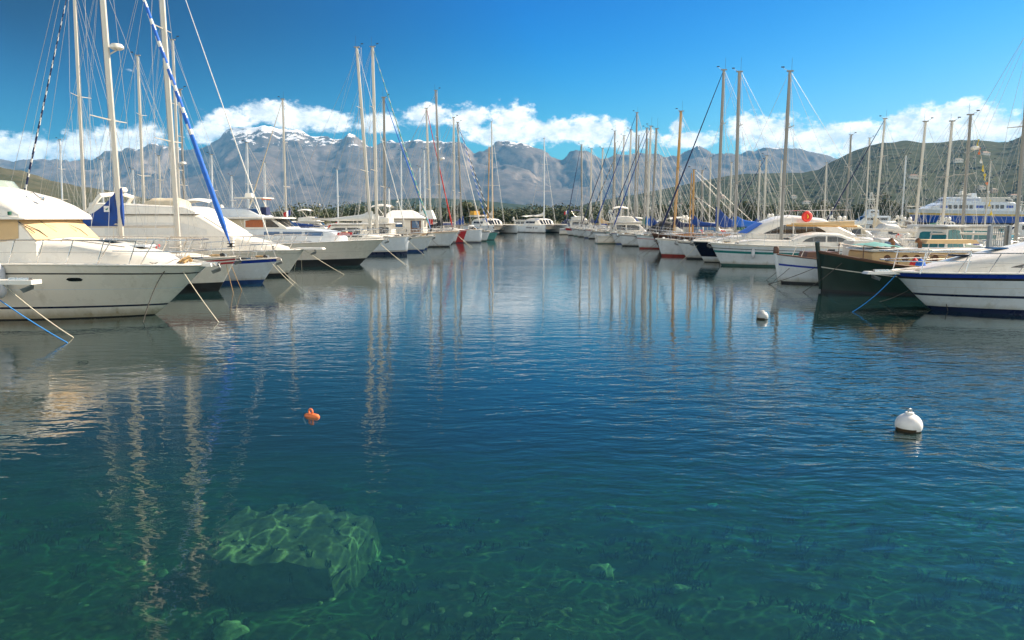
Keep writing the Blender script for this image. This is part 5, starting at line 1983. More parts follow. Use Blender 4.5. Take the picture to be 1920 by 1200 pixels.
for sg in (1, -1):
    rows = []
    for k in range(9):
        z = 0.06 + (1.55 - 0.06) * k / 8
        x0, x1 = -2.95 + 0.55 * k / 8, -2.1 + 0.55 * k / 8
        rows.append([(x0 + (x1 - x0) * i / 4, sg * (Hl.side(x0 + (x1 - x0) * i / 4, z) + 0.008), z) for i in range(5)])
    m.grid(rows, 'stripe_red')
m.build('bow_band', root)
root, Hl, q = sailboat('sailing boat with two striped furled headsails, blue over white, beyond the red banded bow', 912, 91.5, 866, (858, 229), L=10.5, heading=HL, over=0.5, fb=1.35, bands=wh('antifoul_green'), cover='blue_canvas', jib='bright_blue_canvas', jib2='white_canvas', jib_r=0.095, seed=9, mast_mat='alloy_dark')
furled(root, (Hl.over - 0.1 + 0.5, 0.2, Hl.fb + 0.3), (q['mx'] + q['rake'] + 0.15, 0.1, q['H'] * 0.97), 0.085, 'black_canvas', 'white_canvas')
motorboat('small pale green open boat at the far end of the left row', 927, 97, HL, L=6.5, B=2.3, fb=1.05, over=0.5, style='cuddy', seed=12, bands=((0.08, 'antifoul_green'), (1.0, 'aqua_canvas')), detail=1)

# ------------------------------------------------------------ catamarans across the end of the fairway
def catamaran(label, px, Y, heading, base_off, top, cabin, mastm, seed, extra=None):
    p = Vector(((px - 960) * Y / F, Y, 0))
    root = empty('catamaran', p, heading, label, 'catamaran', 'catamarans at the end of the fairway')
    H0 = Hull(L=12.5, B=1.7, fb=1.65, fs=1.3, over=0.15, trn=0.6, bands=((0.08, 'antifoul_black'), (0.94, 'gel_cool'), (1.0, 'gel')), full=0.6, tm=0.5, sr=0.8, n=16)
    for sg in (1, -1):
        e = H0.build(root)
        e.location = (0, sg * 2.6, 0)
    for ob in root.children:
        if ob.name.startswith('deck'):
            ob.location = (0, 2.6 if ob.name == [q.name for q in root.children if q.name.startswith('deck')][0] else -2.6, 0)
    m = MB()
    m.box((-7.4, 0, 1.02), (7.6, 4.3, 0.7), 'gel_old')
    m.build('bridge_deck', root)
    cb = House([(-3.6, 1.5, 1.6), (-4.6, 2.45, 2.2), (-5.5, 2.72, 2.4), (-8.6, 2.75, 2.5), (-9.2, 2.5, 2.4)], lambda x: 1.3, tum=0.3, rad=0.4, camber=0.15)
    c = cb.build('cabin', root, 'gel')
    cb.front('windscreen', c, 'window', -3.75, -4.55, 0.8, parts=4, gap=0.15)
    cb.pane('side_window', c, 'window', -5.0, -8.3, lambda u: 1.85, lambda u: 2.25)
    bimini(root, -12.0, -8.4, 1.4, 1.9, 2.2, 'white_canvas')
    m = MB()
    m.tube([(-0.4, 2.6, 1.62), (-0.35, 0, 1.7), (-0.4, -2.6, 1.62)], 0.09, 'alloy', 8)
    m.build('crossbeam', root)
    m = MB()
    rows = [[(-0.5 - 2.9 * i / 6, -2.0 + 4.0 * j / 8, 1.5 - 0.1 * math.sin(math.pi * i / 6)) for j in range(9)] for i in range(7)]
    m.grid(rows, 'black_canvas')
    m.build('trampoline', root)
    rg_ = random.Random(seed)
    mast_parts(root, -4.9, 2.7, top, 0.14, mastm, rg_, 2, -0.1, None, True, 2.2)
    m = MB()
    m.tube([(-0.4, 0, 1.75), (-5.0, 0, top - 1.2)], 0.03, 'white_canvas', 5)
    for sg in (1, -1):
        m.tube([(-5.4, sg * 3.2, 1.5), (-5.0, 0, top - 0.5)], 0.014, 'wire', 4)
        m.tube([(-5.9, sg * 3.2, 1.5), (-5.4, sg * 1.2, top * 0.55), (-5.0, 0, top * 0.75)], 0.014, 'wire', 4)
    m.build('rigging', root)
    sail_cover(root, -5.0, 3.5, 4.8, cabin, 0.8)
    for sg in (1, -1):
        class Off:
            pass
        m = MB()
        for i in range(7):
            t = 0.06 + 0.13 * i
            x, y, z = H0.rail(t)
            m.tube([(x, sg * (2.6 + y * 0.9), z), (x, sg * (2.6 + y * 0.9), z + 0.65)], 0.016, 'steel', 4)
        m.tube([(H0.rail(0.06 + 0.13 * i)[0], sg * (2.6 + H0.rail(0.06 + 0.13 * i)[1] * 0.9), H0.rail(0.06 + 0.13 * i)[2] + 0.64) for i in range(7)], 0.012, 'wire', 4)
        m.build('guard_rail', root)
    return root, H0


root, H0 = catamaran('white catamaran with dark script on its hull, facing the camera at the far end', 1043, 141, R(-62), 0, 18.6, 'white_canvas', 'gel_cool', 3)
m = MB()
yy = -2.6 - H0.side(-3.0, 1.0) - 0.02
rs = random.Random(4)
for (a_, b_) in ((-2.0, -2.7), (-3.2, -3.5), (-3.9, -6.2)):
    pts = []
    n = max(4, int(abs(b_ - a_) * 7))
    for i in range(n + 1):
        x = a_ + (b_ - a_) * i / n
        pts.append((x, -2.6 - H0.side(x, 1.0) - 0.02, 0.98 + (0.16 if i % 2 else -0.10) + rs.uniform(-0.06, 0.06)))
    m.tube(pts, 0.035, 'stripe_navy', 4)
m.build('hull_script', root)
root, H0 = catamaran('white catamaran with ochre spar sails and gold canvas box, left of the far channel end', 948, 135, R(-58), 0, 21.0, 'white_canvas', 'alloy', 5)
m = MB()
for (x, y) in ((-5.5, 0.5), (-5.9, -0.5), (-6.6, 0.1)):
    m.tube([(x, y, 2.8), (x + 0.4, y * 0.3, 16.5)], [0.10, 0.05], 'ochre_spar', 6)
m.build('ochre_spar', root)
m = MB()
m.box((-8.8, -1.7, 3.9), (1.7, 1.3, 0.8), 'gold', taper=0.9)
m.box((-8.8, -1.7, 3.3), (1.6, 1.2, 0.4), 'gel_old')
m.build('canvas_box', root)

# ------------------------------------------------------------ near right: sports cruiser with blue band
bp = wat(1747, 581)
root = empty('motor_yacht', bp, R(178.5), 'white sports cruiser with blue gunwale band, nearest of the right row', 'motor yacht', MOTORS)
Hl = Hull(L=10.5, B=3.5, fb=1.26, fs=1.30, over=1.35, trn=0.1, bands=((0.12, 'stripe_navy'), (0.15, 'gel_cool'), (0.40, 'gel_cool'), (0.46, 'stripe_navy'), (0.64, 'gel_cool'), (0.65, 'gel_old'), (0.83, 'gel_cool'), (0.89, 'black_fitting'), (0.98, 'stripe_blue'), (1.0, 'gel')),
          full=0.52, tm=0.5, sr=0.93, flp=1.35, entry=1.6, stemp=0.9, anti='stripe_navy', n=34, dip=-0.03)
Hl.build(root, 'gel', 'gel')
R0 = Hl
dz = lambda x: R0.deck_z(x) - 0.05
tr = House([(0.55, 1.36, 0.25), (0.0, 1.52, 0.62), (-1.2, 1.78, 1.05), (-2.6, 2.05, 1.35), (-3.8, 2.32, 1.45), (-4.4, 2.75, 1.42), (-4.6, 2.75, 1.42), (-9, 2.0, 1.4)], dz, tum=0.34, rad=0.3, camber=0.1)
c = tr.build('cabin', root, 'gel')
tr.pane('side_window', c, 'window', -1.7, -3.9, lambda u: 1.47, lambda u: 1.48 + 0.19 * math.sin(min(1, u * 2.2) * math.pi / 2))
tr.front('windscreen', c, 'window', -3.85, -4.35, 0.9, parts=2)
m = MB()
m.box((1.52, 0, 1.22), (1.5, 0.42, 0.08), 'gel', taper=0.92)
m.build('bow_platform', root)
anchor_part(root, Hl, 0.6, 'galvanised', 0.62, -0.02)
rails(root, Hl, post=6, t1=0.6, h=0.62, solid=True, wires=1, slant=-0.35, r=0.018, ov=0.55)
for x, m_ in ((-0.75, 'window'), (-1.9, 'window_blue')):
    m = MB()
    m.box((x, 0, tr.val(x, 1) + 0.11), (0.5, 0.5, 0.05), m_, taper=0.9)
    m.build('hatch', root)
for mm, y, lb in (('flag_red', -0.1, 'red'), ('bright_blue_canvas', 0.25, 'blue')):
    m = MB()
    m.lathe((0.62, y, 1.45), [(0, 0.0), (0.16, 0.02), (0.13, 0.12), (0.03, 0.24), (0, 0.25)], mm, 10)
    m.build('cloth_bundle', root)
mooring(world_of(root, (1.3, 0.1, 1.16)), wat(1598, 585), 'blue_rope', 'blue rope sagging from the bow of the nearest right cruiser', 0.016, 0.10)
mooring(world_of(root, (0.55, 0.2, 0.9)), wat(1650, 566), 'dark_rope', 'dark rope from the nearest right cruiser towards the green hull', 0.014, 0.08)
mooring(world_of(root, (0.0, 0.35, 1.16)), world_of(root, (-0.28, 0.42, 0.02)), 'dark_rope', 'dark rope hanging down the near side of the blue banded cruiser', 0.013, 0.03)

# green wooden boat
bp = wat(1539, 546)
root = empty('wooden_boat', bp, R(180), 'dark green wooden boat with tall stem post and cream deckhouse', 'motor boat', MOTORS)
Hl = Hull(L=12.5, B=3.8, fb=1.64, fs=0.72, over=0.22, trn=-0.2, bands=((0.06, 'antifoul_black'), (0.60, 'green_hull'), (0.625, 'gel_old'), (0.95, 'green_hull'), (1.0, 'brown_wood')), full=0.52, tm=0.42, sr=0.6, flp=1.1, entry=1.3, stemp=1.6, sheer_p=3.4, dip=0.0, n=30, anti='antifoul_black')
Hl.build(root, 'teak', 'brown_wood')
R1 = Hl
m = MB()
m.tube([(0.02, 0, 0.1), (0.10, 0, 0.8), (0.19, 0, 1.5), (0.27, 0, 2.02)], [0.07, 0.08, 0.09, 0.10], 'green_hull', 6)
m.build('stem_post', root)
cb = House([(-1.5, 1.62, 1.0), (-1.62, 1.72, 1.1), (-6.6, 1.66, 1.3), (-6.7, 1.6, 1.3)], lambda x: R1.deck_z(x) - 0.05, tum=0.06, rad=0.06)
c = cb.build('deckhouse', root, 'cream_canvas')
rf = House([(-1.35, 1.73, 1.0), (-1.5, 1.77, 1.18), (-6.8, 1.73, 1.36)], lambda x: 1.68, tum=0.0, rad=0.04)
rf.build('deckhouse_roof', root, 'gel_old')
for x in (-2.05, -2.75, -3.2, -3.9):
    for sg in (1, -1):
        m = MB()
        z = 1.42
        m.lathe((x, sg * (cb.y(x, z) + 0.0), z), [(0.0, 0.02), (0.10, 0.02), (0.115, 0.035 if sg > 0 else 0.0), (0.13, 0.02), (0.13, -0.02)], 'brown_wood', 14, 'y')
        m.build('porthole', root)
cb.pane('side_window', c, 'window', -4.6, -6.2, lambda u: 1.36, lambda u: 1.54)
m = MB()
m.box((-5.3, -0.5, 2.02), (2.2, 0.85, 0.16), 'cream_canvas', taper=0.9)
m.build('dinghy_cover', root)
m = MB()
rows = []
for i in range(9):
    x = -1.5 - 1.3 * i / 8
    rows.append([(x, y, 1.80 + 0.20 * math.exp(-((y * 0.9) ** 2)) * math.sin(math.pi * (0.15 + 0.8 * i / 8)) + 0.05 * noise.noise((x * 4, y * 4, 1))) for y in (-1, -.7, -.4, -.15, .1, .4, .7, 1)])
m.grid(rows, 'aqua_canvas')
m.build('tarpaulin', root, 60)
for (x, y) in ((-3.1, -0.5), (-4.1, -0.3)):
    m = MB()
    m.tube([(x, y, 1.75), (x, y, 1.98), (x + 0.13, y, 2.10)], [0.075, 0.08, 0.11], 'rust', 8)
    m.build('vent', root)
for sg in (1, -1):
    m = MB()
    pts = []
    for i in range(8):
        t = 0.10 + 0.09 * i
        x, y, z = Hl.rail(t)
        pts.append((x, sg * y * 0.93, z + 0.55 + 0.1 * i / 8))
        m.tube([(x, sg * y * 0.93, z), (x, sg * y * 0.93, z + 0.55 + 0.1 * i / 8)], 0.016, 'brown_wood', 5)
    m.tube(pts, 0.02, 'brown_wood', 5)
    m.build('guard_rail', root)
mooring(world_of(root, (-0.6, 0.75, 1.35)), wat(1505, 548), 'dark_rope', 'thin dark rope crossing the green bow', 0.014, 0.06)
mooring(world_of(root, (0.05, 0.1, 1.1)), wat(1440, 533), 'dark_rope', 'dark rope running left from the green stem to the water', 0.013, 0.06)
m_ = None

# small white double ended fishing boat
bp = wat(1462, 530)
root = empty('fishing_boat', bp, R(178), 'small white wooden fishing boat with brown stem head and blue line', 'fishing boat', MOTORS)
Hl = Hull(L=6.2, B=2.3, fb=1.32, fs=1.0, over=0.25, trn=-0.2, bands=((0.07, 'antifoul_black'), (0.62, 'gel_cool'), (0.69, 'stripe_blue'), (1.0, 'gel_cool')), full=0.5, tm=0.5, sr=0.45, flp=1.15, entry=1.3, sheer_p=2.0, dip=0.05, n=22)
Hl.build(root, 'teak', 'brown_wood')
m = MB()
m.tube([(-0.02, 0, -0.1), (0.10, 0, 0.6), (0.24, 0, 1.36)], [0.09, 0.10, 0.12], 'gel_cool', 8)
m.lathe((0.24, 0, 1.36), [(0.12, 0), (0.14, 0.04), (0.13, 0.26), (0.09, 0.32), (0, 0.33)], 'brown_wood', 10)
m.build('stem_post', root)
for sg in (1, -1):
    m = MB()
    m.tube([(-0.7, sg * 0.55, 1.2), (-0.9, sg * 0.55, 1.72), (-2.3, sg * 0.85, 1.68), (-2.3, sg * 0.85, 1.1)], 0.022, 'gel', 5)
    m.tube([(-1.5, sg * 0.7, 1.15), (-1.9, sg * 0.75, 1.68)], 0.018, 'gel', 5)
    m.build('guard_rail', root)
m = MB()
m.box((-1.7, 0, 1.28), (1.5, 1.1, 0.34), 'brown_wood', taper=0.9)
m.build('engine_box', root)
m = MB()
m.box((-3.6, 0, 1.5), (1.2, 1.2, 0.9), 'gel', taper=0.92)
m.build('wheelhouse', root)
fender_on(root, Hl, -1.7, 1, 'white fender on the small fishing boat with the blue line', 'fender', 0.25, 0.9)
mooring(world_of(root, (-0.2, 0.2, 0.95)), wat(1437, 525), 'dark_rope', 'dark rope from the small fishing boat, upper of two', 0.013, 0.05)
mooring(world_of(root, (-0.6, 0.3, 1.0)), wat(1442, 533), 'dark_rope', 'dark rope from the small fishing boat, lower of two', 0.013, 0.05)

# white motor sailer with teal line
root, Hl, q = sailboat('white motor sailer with teal and black hull lines and cream boom', 1353, 45.2, 1464, (1481, 135), L=11.5, heading=HR, over=0.78, fb=1.42, fs=1.25, B=3.7, name='motor_sailer',
                    bands=((0.09, 'antifoul_green'), (0.58, 'gel_cool'), (0.685, 'stripe_teal'), (0.77, 'gel_cool'), (0.80, 'black_fitting'), (0.93, 'gel_cool'), (1.0, 'gel')), cover=False, jib=None, seed=21, mast_r=0.105, mast_mat='alloy_dark',
                    hull_kw=dict(full=0.55, flp=1.25, sr=0.88), house=False, rail_mat='gel')
R3 = Hl
dz = lambda x: R3.deck_z(x) - 0.05
House([(-0.9, 1.5, 0.5), (-1.6, 1.62, 1.0), (-4.6, 1.6, 1.25)], dz, tum=0.25, rad=0.12).build('coachroof', root, 'gel')
cb = House([(-4.0, 1.66, 1.2), (-4.7, 1.92, 1.25), (-5.6, 2.06, 1.28), (-6.8, 2.02, 1.28), (-7.7, 1.7, 1.25)], dz, tum=0.12, rad=0.2)
c = cb.build('doghouse', root, 'gel')
cb.pane('window', c, 'window', -4.55, -5.9, lambda u: 1.52, lambda u: 1.54 + 0.34 * min(1, u * 1.7) ** 0.6)
cb.pane('window', c, 'window', -6.0, -7.3, lambda u: 1.52, lambda u: 1.54 + 0.34 * min(1, (1 - u) * 1.6) ** 0.6)
m = MB()
m.tube([(-3.9, 0, 2.52), (-8.2, 0, 2.46)], [0.06, 0.06], 'ochre_spar', 8)
m.build('boom', root)
m = MB()
m.tube([(-4.2, 0, 2.62), (-5.5, 0, 2.60), (-8.0, 0, 2.62)], [0.06, 0.10, 0.19], 'cream_canvas', 10, squash=0.6)
m.build('furled_mainsail', root)
for x in (-1.6, -4.3):
    fender_on(root, Hl, x, 1, 'white fender on the teal lined motor sailer, ' + ('near the bow' if x > -2 else 'below the mast'), 'fender', 0.25, 0.9)
mooring(world_of(root, (0.5, 0.3, 1.36)), wat(1302, 480), 'white_rope', 'pale rope from the bow of the teal lined motor sailer', 0.018, 0.05)
mooring(world_of(root, (0.3, 0.35, 1.36)), wat(1349, 496), 'dark_rope', 'dark rope down the stem of the teal lined motor sailer', 0.018, 0.03)

# dark hulled flybridge yacht behind it
bp = wat(1321, 491.5)
root = empty('motor_yacht', bp, HR, 'motor yacht with dark navy hull, white cabin and blue windscreen cover', 'motor yacht', MOTORS)
Hl = Hull(L=13, B=4.2, fb=1.42, fs=1.3, over=0.85, trn=0.1, bands=((0.04, 'antifoul_black'), (0.28, 'gel_cool'), (0.97, 'navy_hull'), (1.0, 'gel')), full=0.50, tm=0.48, sr=0.93, flp=1.5, entry=1.7, n=28)
Hl.build(root, 'deck', 'gel')
R4 = Hl
dz = lambda x: R4.deck_z(x) - 0.05
House([(-0.6, 1.5, 0.5), (-1.6, 1.75, 1.0), (-3.0, 1.9, 1.4)], dz, tum=0.3, rad=0.2).build('foredeck_trunk', root, 'gel')
cb = House([(-2.3, 1.86, 1.4), (-3.5, 2.62, 1.45), (-4.6, 3.02, 1.5), (-5.4, 3.10, 1.5), (-7.4, 2.9, 1.5), (-8.6, 2.3, 1.5), (-9.4, 1.9, 1.5)], dz, tum=0.13, rad=0.3, camber=0.08)
c = cb.build('cabin', root, 'gel')
cb.front('windscreen_cover', c, 'bright_blue_canvas', -2.4, -3.45, 0.94)
cb.pane('side_window', c, 'window', -3.45, -5.3, lambda u: 1.95, lambda u: 1.97 + 0.55 * min(1, u * 1.5), n=10)
cb.pane('side_window', c, 'window', -5.4, -7.5, lambda u: 1.95, lambda u: 2.52 - 0.5 * max(0, (u - 0.35) / 0.65) ** 2.2, n=10)
m = MB()
for sg in (1, -1):
    m.tube([(-5.0, sg * 1.1, 3.05), (-5.2, sg * 1.1, 3.45), (-9.0, sg * 1.2, 3.5), (-9.2, sg * 1.2, 2.2)], 0.022, 'steel', 5)
    for x in (-6.4, -7.7):
        m.tube([(x, sg * 1.15, 2.8), (x, sg * 1.15, 3.47)], 0.018, 'steel', 5)
m.build('fly_rail', root)
rails(root, Hl, post=6, t1=0.55, h=0.6, solid=True, wires=1, slant=0.2, r=0.016)
anchor_part(root, Hl, 0.6)
bow_ropes(root, Hl, 'white_rope', ['pale rope from the navy hulled yacht'], 2.0, 0.016)
LB = at(1513, 406, 46.3)
m = MB()
ring = []
n = 28
for k in range(n + 1):
    a = 2 * math.pi * k / n
    ring.append((math.cos(a) * 0.235, 0, math.sin(a) * 0.235))
m.tube(ring, 0.115, 'lifebuoy', 10, fmat=None)
m.lathe((0, 0.0, 0), [(0, -0.05), (0.2, -0.05), (0.2, 0.05), (0, 0.05)], 'lifebuoy', 20, 'y')
m.tube([(0.0, -0.10, -0.12), (0.05, -0.10, 0.0), (-0.03, -0.10, 0.12)], 0.035, 'flag_yellow', 5)
m.tube([(0, 0.0, -0.35), (0.02, 0.0, -0.95)], 0.02, 'steel', 5)
tag(m.build('lifebuoy', None, 60, LB), 'bright red lifebuoy on the rail above the motor yacht cabin', 'lifebuoy')

# right front row from there to the far end
wr = lambda anti='antifoul_black', st='stripe_navy', lo=0.08: ((lo, anti), (0.88, 'gel_cool'), (0.93, st), (1.0, 'gel'))
sailboat('white sailing boat with tall mast and blue boom cover, just behind the navy hulled yacht', 1288, 52.5, 1377, (1386, 136), L=11.0, heading=HR, over=0.75, fb=1.30, bands=wr(), cover='bright_blue_canvas', jib=None, seed=22, mast_r=0.12, cover_high=0.75, boom_z=2.45, mast_mat='alloy_dark')
root, Hl, q = sailboat('white sailing boat with red waterline, dark blue furled headsail and big blue sail cover', 1241, 56.0, 1344, (1357, 131), L=11.0, heading=HR, over=0.45, fb=1.38, bands=((0.13, 'antifoul_red'), (0.92, 'gel_cool'), (1.0, 'gel')), anti='antifoul_red', cover='blue_canvas', jib='navy_canvas', jib_r=0.085, seed=23, mast_r=0.115, cover_high=1.6, boom_z=2.35, mast_mat='alloy_dark', hood='aqua_canvas')
bow_ropes(root, Hl, 'dark_rope', ['dark rope from the red waterlined white bow', 'second dark rope from the red waterlined white bow'], 2.2, 0.013)
mooring(world_of(root, (-2.0, 1.3, 1.25)), world_of(root, (-4.4, 2.6, 0.05)), 'dark_rope', 'dark rope slanting across the white side with red waterline', 0.018, 0.03)
sailboat('old brown hulled ketch with two small ochre masts', 1238, 66.0, 1300, (1301, 319), L=11.0, heading=HR, over=0.85, fb=1.55, bands=((0.05, 'antifoul_black'), (0.9, 'brown_hull'), (1.0, 'brown_wood')), cover='blue_canvas', jib=None, seed=24, mast_mat='ochre_spar', mast_r=0.09, nspr=1, rail_mat='brown_wood', deck='teak', mizzen=(-2.6, 7.0, 'ochre_spar'), cab='varnish')
root, Hl, q = sailboat('white sailing boat with varnished orange wooden mast and teal bow patch', 1199, 70.0, 1265, (1277, 209), L=10.5, heading=HR, over=0.35, fb=1.35, bands=((0.09, 'antifoul_red'), (0.72, 'gel_cool'), (0.76, 'stripe_red'), (0.95, 'gel_cool'), (1.0, 'stripe_teal')), cover='navy_canvas', jib=None, seed=25, mast_mat='ochre_spar', mast_r=0.13, nspr=1)
bow_ropes(root, Hl, 'dark_rope', ['dark rope from the bow of the boat with the orange mast', 'second dark rope from the boat with the orange mast'], 2.2, 0.014)
row = [
    (1167, 76.0, 1222, (1231, 242), 'blue_canvas', None, None, 'white sailing boat with short blue boom cover, next beyond the orange mast', 'stripe_navy', 'alloy_dark'),
    (1155, 82.0, 1214, (1220, 237), 'bright_blue_canvas', 'blue_canvas', None, 'sailing boat with the thicker of two blue furled headsails in the far right row', 'stripe_blue', 'alloy'),
    (1146, 87.0, 1208, (1213, 240), 'green_canvas', 'navy_canvas', None, 'sailing boat with green sail cover, behind the pair of blue furled headsails', 'stripe_teal', 'alloy_dark'),
    (1122, 93.0, 1189, (1194, 212), 'blue_canvas', 'blue_canvas', None, 'sailing boat with the tallest mast of the far right row', 'stripe_navy', 'alloy_dark'),
    (1117, 98.0, 1177, (1183, 244), 'white_canvas', None, None, 'sailing boat with white boom cover, next beyond the tallest far mast', 'stripe_navy', 'alloy'),
    (1104, 102.5, 1164, (1170, 255), 'green_canvas', 'black_canvas', 'beige_canvas', 'sailing boat with black and beige furled headsail in the far right row', 'stripe_red', 'alloy'),
    (1096, 107.0, 1148, (1153, 246), 'navy_canvas', 'navy_canvas', None, 'sailing boat with straight navy furled headsail near the far end of the right row', 'stripe_navy', 'alloy_dark'),
    (1085, 112.0, 1125, (1130, 279), 'cream_canvas', None, None, 'sailing boat with cream boom cover near the far end of the right row', 'stripe_navy', 'alloy'),
    (1076, 117.0, 1106, (1109, 279), 'navy_canvas', None, None, 'sailing boat with short mast, second from the far end of the right row', 'stripe_blue', 'alloy'),
    (1066, 121.5, 1091, (1090, 271), None, 'navy_canvas', None, 'sailing boat with red topped bow at the far end of the right row', 'stripe_red', 'alloy_dark'),
]
for i, (px, Y, bs, tp, cov, jb, jb2, lb, st, mm) in enumerate(row):
    anti = ['antifoul_black', 'antifoul_blue', 'antifoul_black', 'antifoul_green', 'antifoul_black'][i % 5]
    bands = wr(anti, st)
    if i == 9:
        bands = ((0.08, anti), (0.68, 'gel_cool'), (1.0, 'stripe_red'))
    root, Hl, q = sailboat(lb, px, Y, bs, tp, L=10.2 + (i % 3) * 0.5, heading=HR + R((i * 37 % 5 - 2) * 0.8), over=0.5 + 0.12 * (i % 4), fb=1.28 + 0.05 * (i % 3), bands=bands, anti=anti, cover=cov, jib=jb, jib2=jb2, jib_r=0.085, seed=30 + i, mast_r=0.11, mast_mat=mm, detail=1,
                           hood=[None, 'navy_canvas', 'aqua_canvas', None, 'blue_canvas'][i % 5], bim=[None, None, 'white_canvas', None][i % 4])
    if i < 6:
        bow_ropes(root, Hl, 'dark_rope', ['dark rope at the bow of the ' + lb[:46].rsplit(' ', 1)[0]], 2.4, 0.016)

# ------------------------------------------------------------ back rows: masts and hulls behind the pontoons
back = [  # mast base px, Y, top, heading, J, cover, jib, jib2, label, mast
    (160, 46, (136.5, -58), 180, 4.0, None, 'navy_canvas', 'white_canvas', 'sailing boat behind the big flybridge cruiser with navy and white twisted forestay', 'alloy', 1),
    (271, 56, (258, 104), 180, 3.6, 'beige_canvas', None, None, 'back row sailing boat whose mast stands between the two tallest left masts', 'alloy', 2),
    (338, 58, (324, 75), 0, 3.9, 'blue_canvas', None, None, 'back row sailing boat with the taller of twin masts by the blue striped headsail', 'alloy', 2),
    (347, 64, (338, 168), 0, 3.6, 'white_canvas', None, None, 'back row sailing boat with the shorter of twin masts by the blue striped headsail', 'alloy_dark', 2),
    (399, 76, (396, 290), 180, 3.2, 'navy_canvas', None, None, 'back row sailing boat with short thin mast, left of the low blue cover', 'gel_cool', 1),
    (466, 74, (463, 268), 180, 3.0, 'white_canvas', None, None, 'back row sailing boat with slim white mast above the cream cruiser', 'gel_cool', 1),
    (537, 76, (530, 186), 180, 4.0, 'blue_canvas', 'beige_canvas', None, 'back row sailing boat with long low blue sail cover and small flags', 'alloy', 2),
    (731, 108, (729, 352), 180, 3.0, 'white_canvas', None, None, 'distant sailing boat with a very short mast between tall left masts', 'gel_cool', 1),
    (753, 128, (752, 283), 180, 3.4, None, None, None, 'distant sailing boat whose mast stands left of the blue furled headsail', 'gel_cool', 2),
    (788, 118, (787, 314), 180, 3.2, 'navy_canvas', None, None, 'distant sailing boat with short mast right of the blue furled headsail', 'gel_cool', 1),
    (797, 124, (795, 281), 180, 3.6, None, None, None, 'distant sailing boat with slim mast against the mountain, left of the red furled sail', 'gel_cool', 2),
    (1316, 98, (1317, 320), 0, 3.2, 'navy_canvas', None, None, 'back row sailing boat with short grey mast right of the ochre masts', 'alloy_dark', 1),
    (1368, 92, (1372, 305), 0, 3.4, 'white_canvas', None, None, 'back row sailing boat whose short mast stands between the two tall right masts', 'alloy', 2),
    (1421, 88, (1425, 301), 0, 3.4, 'blue_canvas', None, None, 'back row sailing boat with plain mast left of the navy yacht roof', 'alloy', 1),
    (1432, 80, (1437, 292), 180, 3.6, None, 'navy_canvas', None, 'back row sailing boat with dark furled headsail behind the navy yacht roof', 'alloy', 2),
    (1194, 125, (1198, 254), 0, 3.6, None, None, None, 'far back row sailing boat behind the tallest far right mast', 'alloy_dark', 1),
    (1212, 118, (1214, 262), 0, 3.6, 'green_canvas', None, None, 'far back row sailing boat with green cover behind the pair of blue headsails', 'alloy_dark', 1),
    (1585, 76, (1596, 254), 0, 3.6, 'beige_canvas', None, None, 'back row sailing boat with mast just left of the patrol boat', 'alloy_dark', 2),
    (1622, 92, (1631, 259), 0, 3.8, 'white_canvas', None, None, 'back row sailing boat with pinkish mast behind the patrol boat', 'alloy', 2),
    (1640, 66, (1659, 222), 180, 4.4, 'beige_canvas', 'navy_canvas', None, 'sailing boat with long dark blue furled headsail left of the ferry', 'alloy', 2),
    (1715, 54, (1736, 227), 0, 3.6, None, None, None, 'sailing boat with bare mast crossing the bow of the ferry', 'alloy', 1),
    (1765, 50, (1786, 229), 0, 3.6, None, None, None, 'sailing boat with bare mast crossing the middle of the ferry', 'alloy', 1),
    (1804, 45.5, (1820, 215), 0, 3.6, None, None, None, 'sailing boat with thick mast crossing the rear half of the ferry', 'alloy_dark', 1),
    (1905, 39, (1936, 40), 0, 3.6, None, None, None, 'sailing boat with a dark mast at the right edge of the picture', 'alloy_dark', 1),
]
back += [
    (118, 90, (112, 262), 180, 3.2, 'white_canvas', None, None, 'distant sailing boat with a slim mast just left of the blue sail cover', 'gel_cool', 2),
    (196, 84, (189, 300), 180, 3.2, 'navy_canvas', None, None, 'distant sailing boat with a slim mast directly above the blue sail cover', 'gel_cool', 1),
    (252, 96, (249, 318), 180, 3.0, None, None, None, 'distant sailing boat with a short slim mast left of the cream cruiser', 'gel_cool', 1),
    (302, 88, (298, 292), 180, 3.2, 'blue_canvas', None, None, 'distant sailing boat with a slim mast left of the thick pale mast', 'alloy', 2),
    (436, 100, (434, 330), 180, 3.0, None, None, None, 'distant sailing boat with a short slim mast at the foot of the blue furled sail', 'gel_cool', 1),
    (498, 104, (496, 305), 180, 3.2, 'white_canvas', None, None, 'distant sailing boat with a slim mast above the trunk cabin cruiser hardtop', 'gel_cool', 2),
    (634, 116, (632, 318), 180, 3.2, None, None, None, 'distant sailing boat with a slim mast left of the tallest raked mast', 'gel_cool', 1),
    (1152, 140, (1154, 268), 0, 3.4, None, None, None, 'distant sailing boat with a slim dark mast left of the tallest far right mast', 'alloy_dark', 2),
    (1238, 112, (1240, 300), 0, 3.2, 'white_canvas', None, None, 'distant sailing boat with a slim mast just left of the orange mast', 'alloy', 1),
    (1330, 120, (1333, 296), 0, 3.2, None, None, None, 'distant sailing boat with a slim mast left of the navy furled headsail top', 'alloy', 2),
    (1462, 110, (1466, 300), 0, 3.2, 'navy_canvas', None, None, 'distant sailing boat with a slim mast left of the red lifebuoy', 'alloy', 1),
    (1545, 106, (1550, 306), 0, 3.2, 'white_canvas', None, None, 'distant sailing boat with a slim mast right of the red lifebuoy', 'alloy', 2),
    (1690, 98, (1699, 292), 0, 3.2, None, None, None, 'distant sailing boat with a slim mast just left of the ferry bow', 'gel_cool', 1),
    (1846, 84, (1858, 302), 0, 3.2, None, None, None, 'distant sailing boat with a slim mast behind the string of flags', 'alloy', 1),
]
FLAGBOAT = None
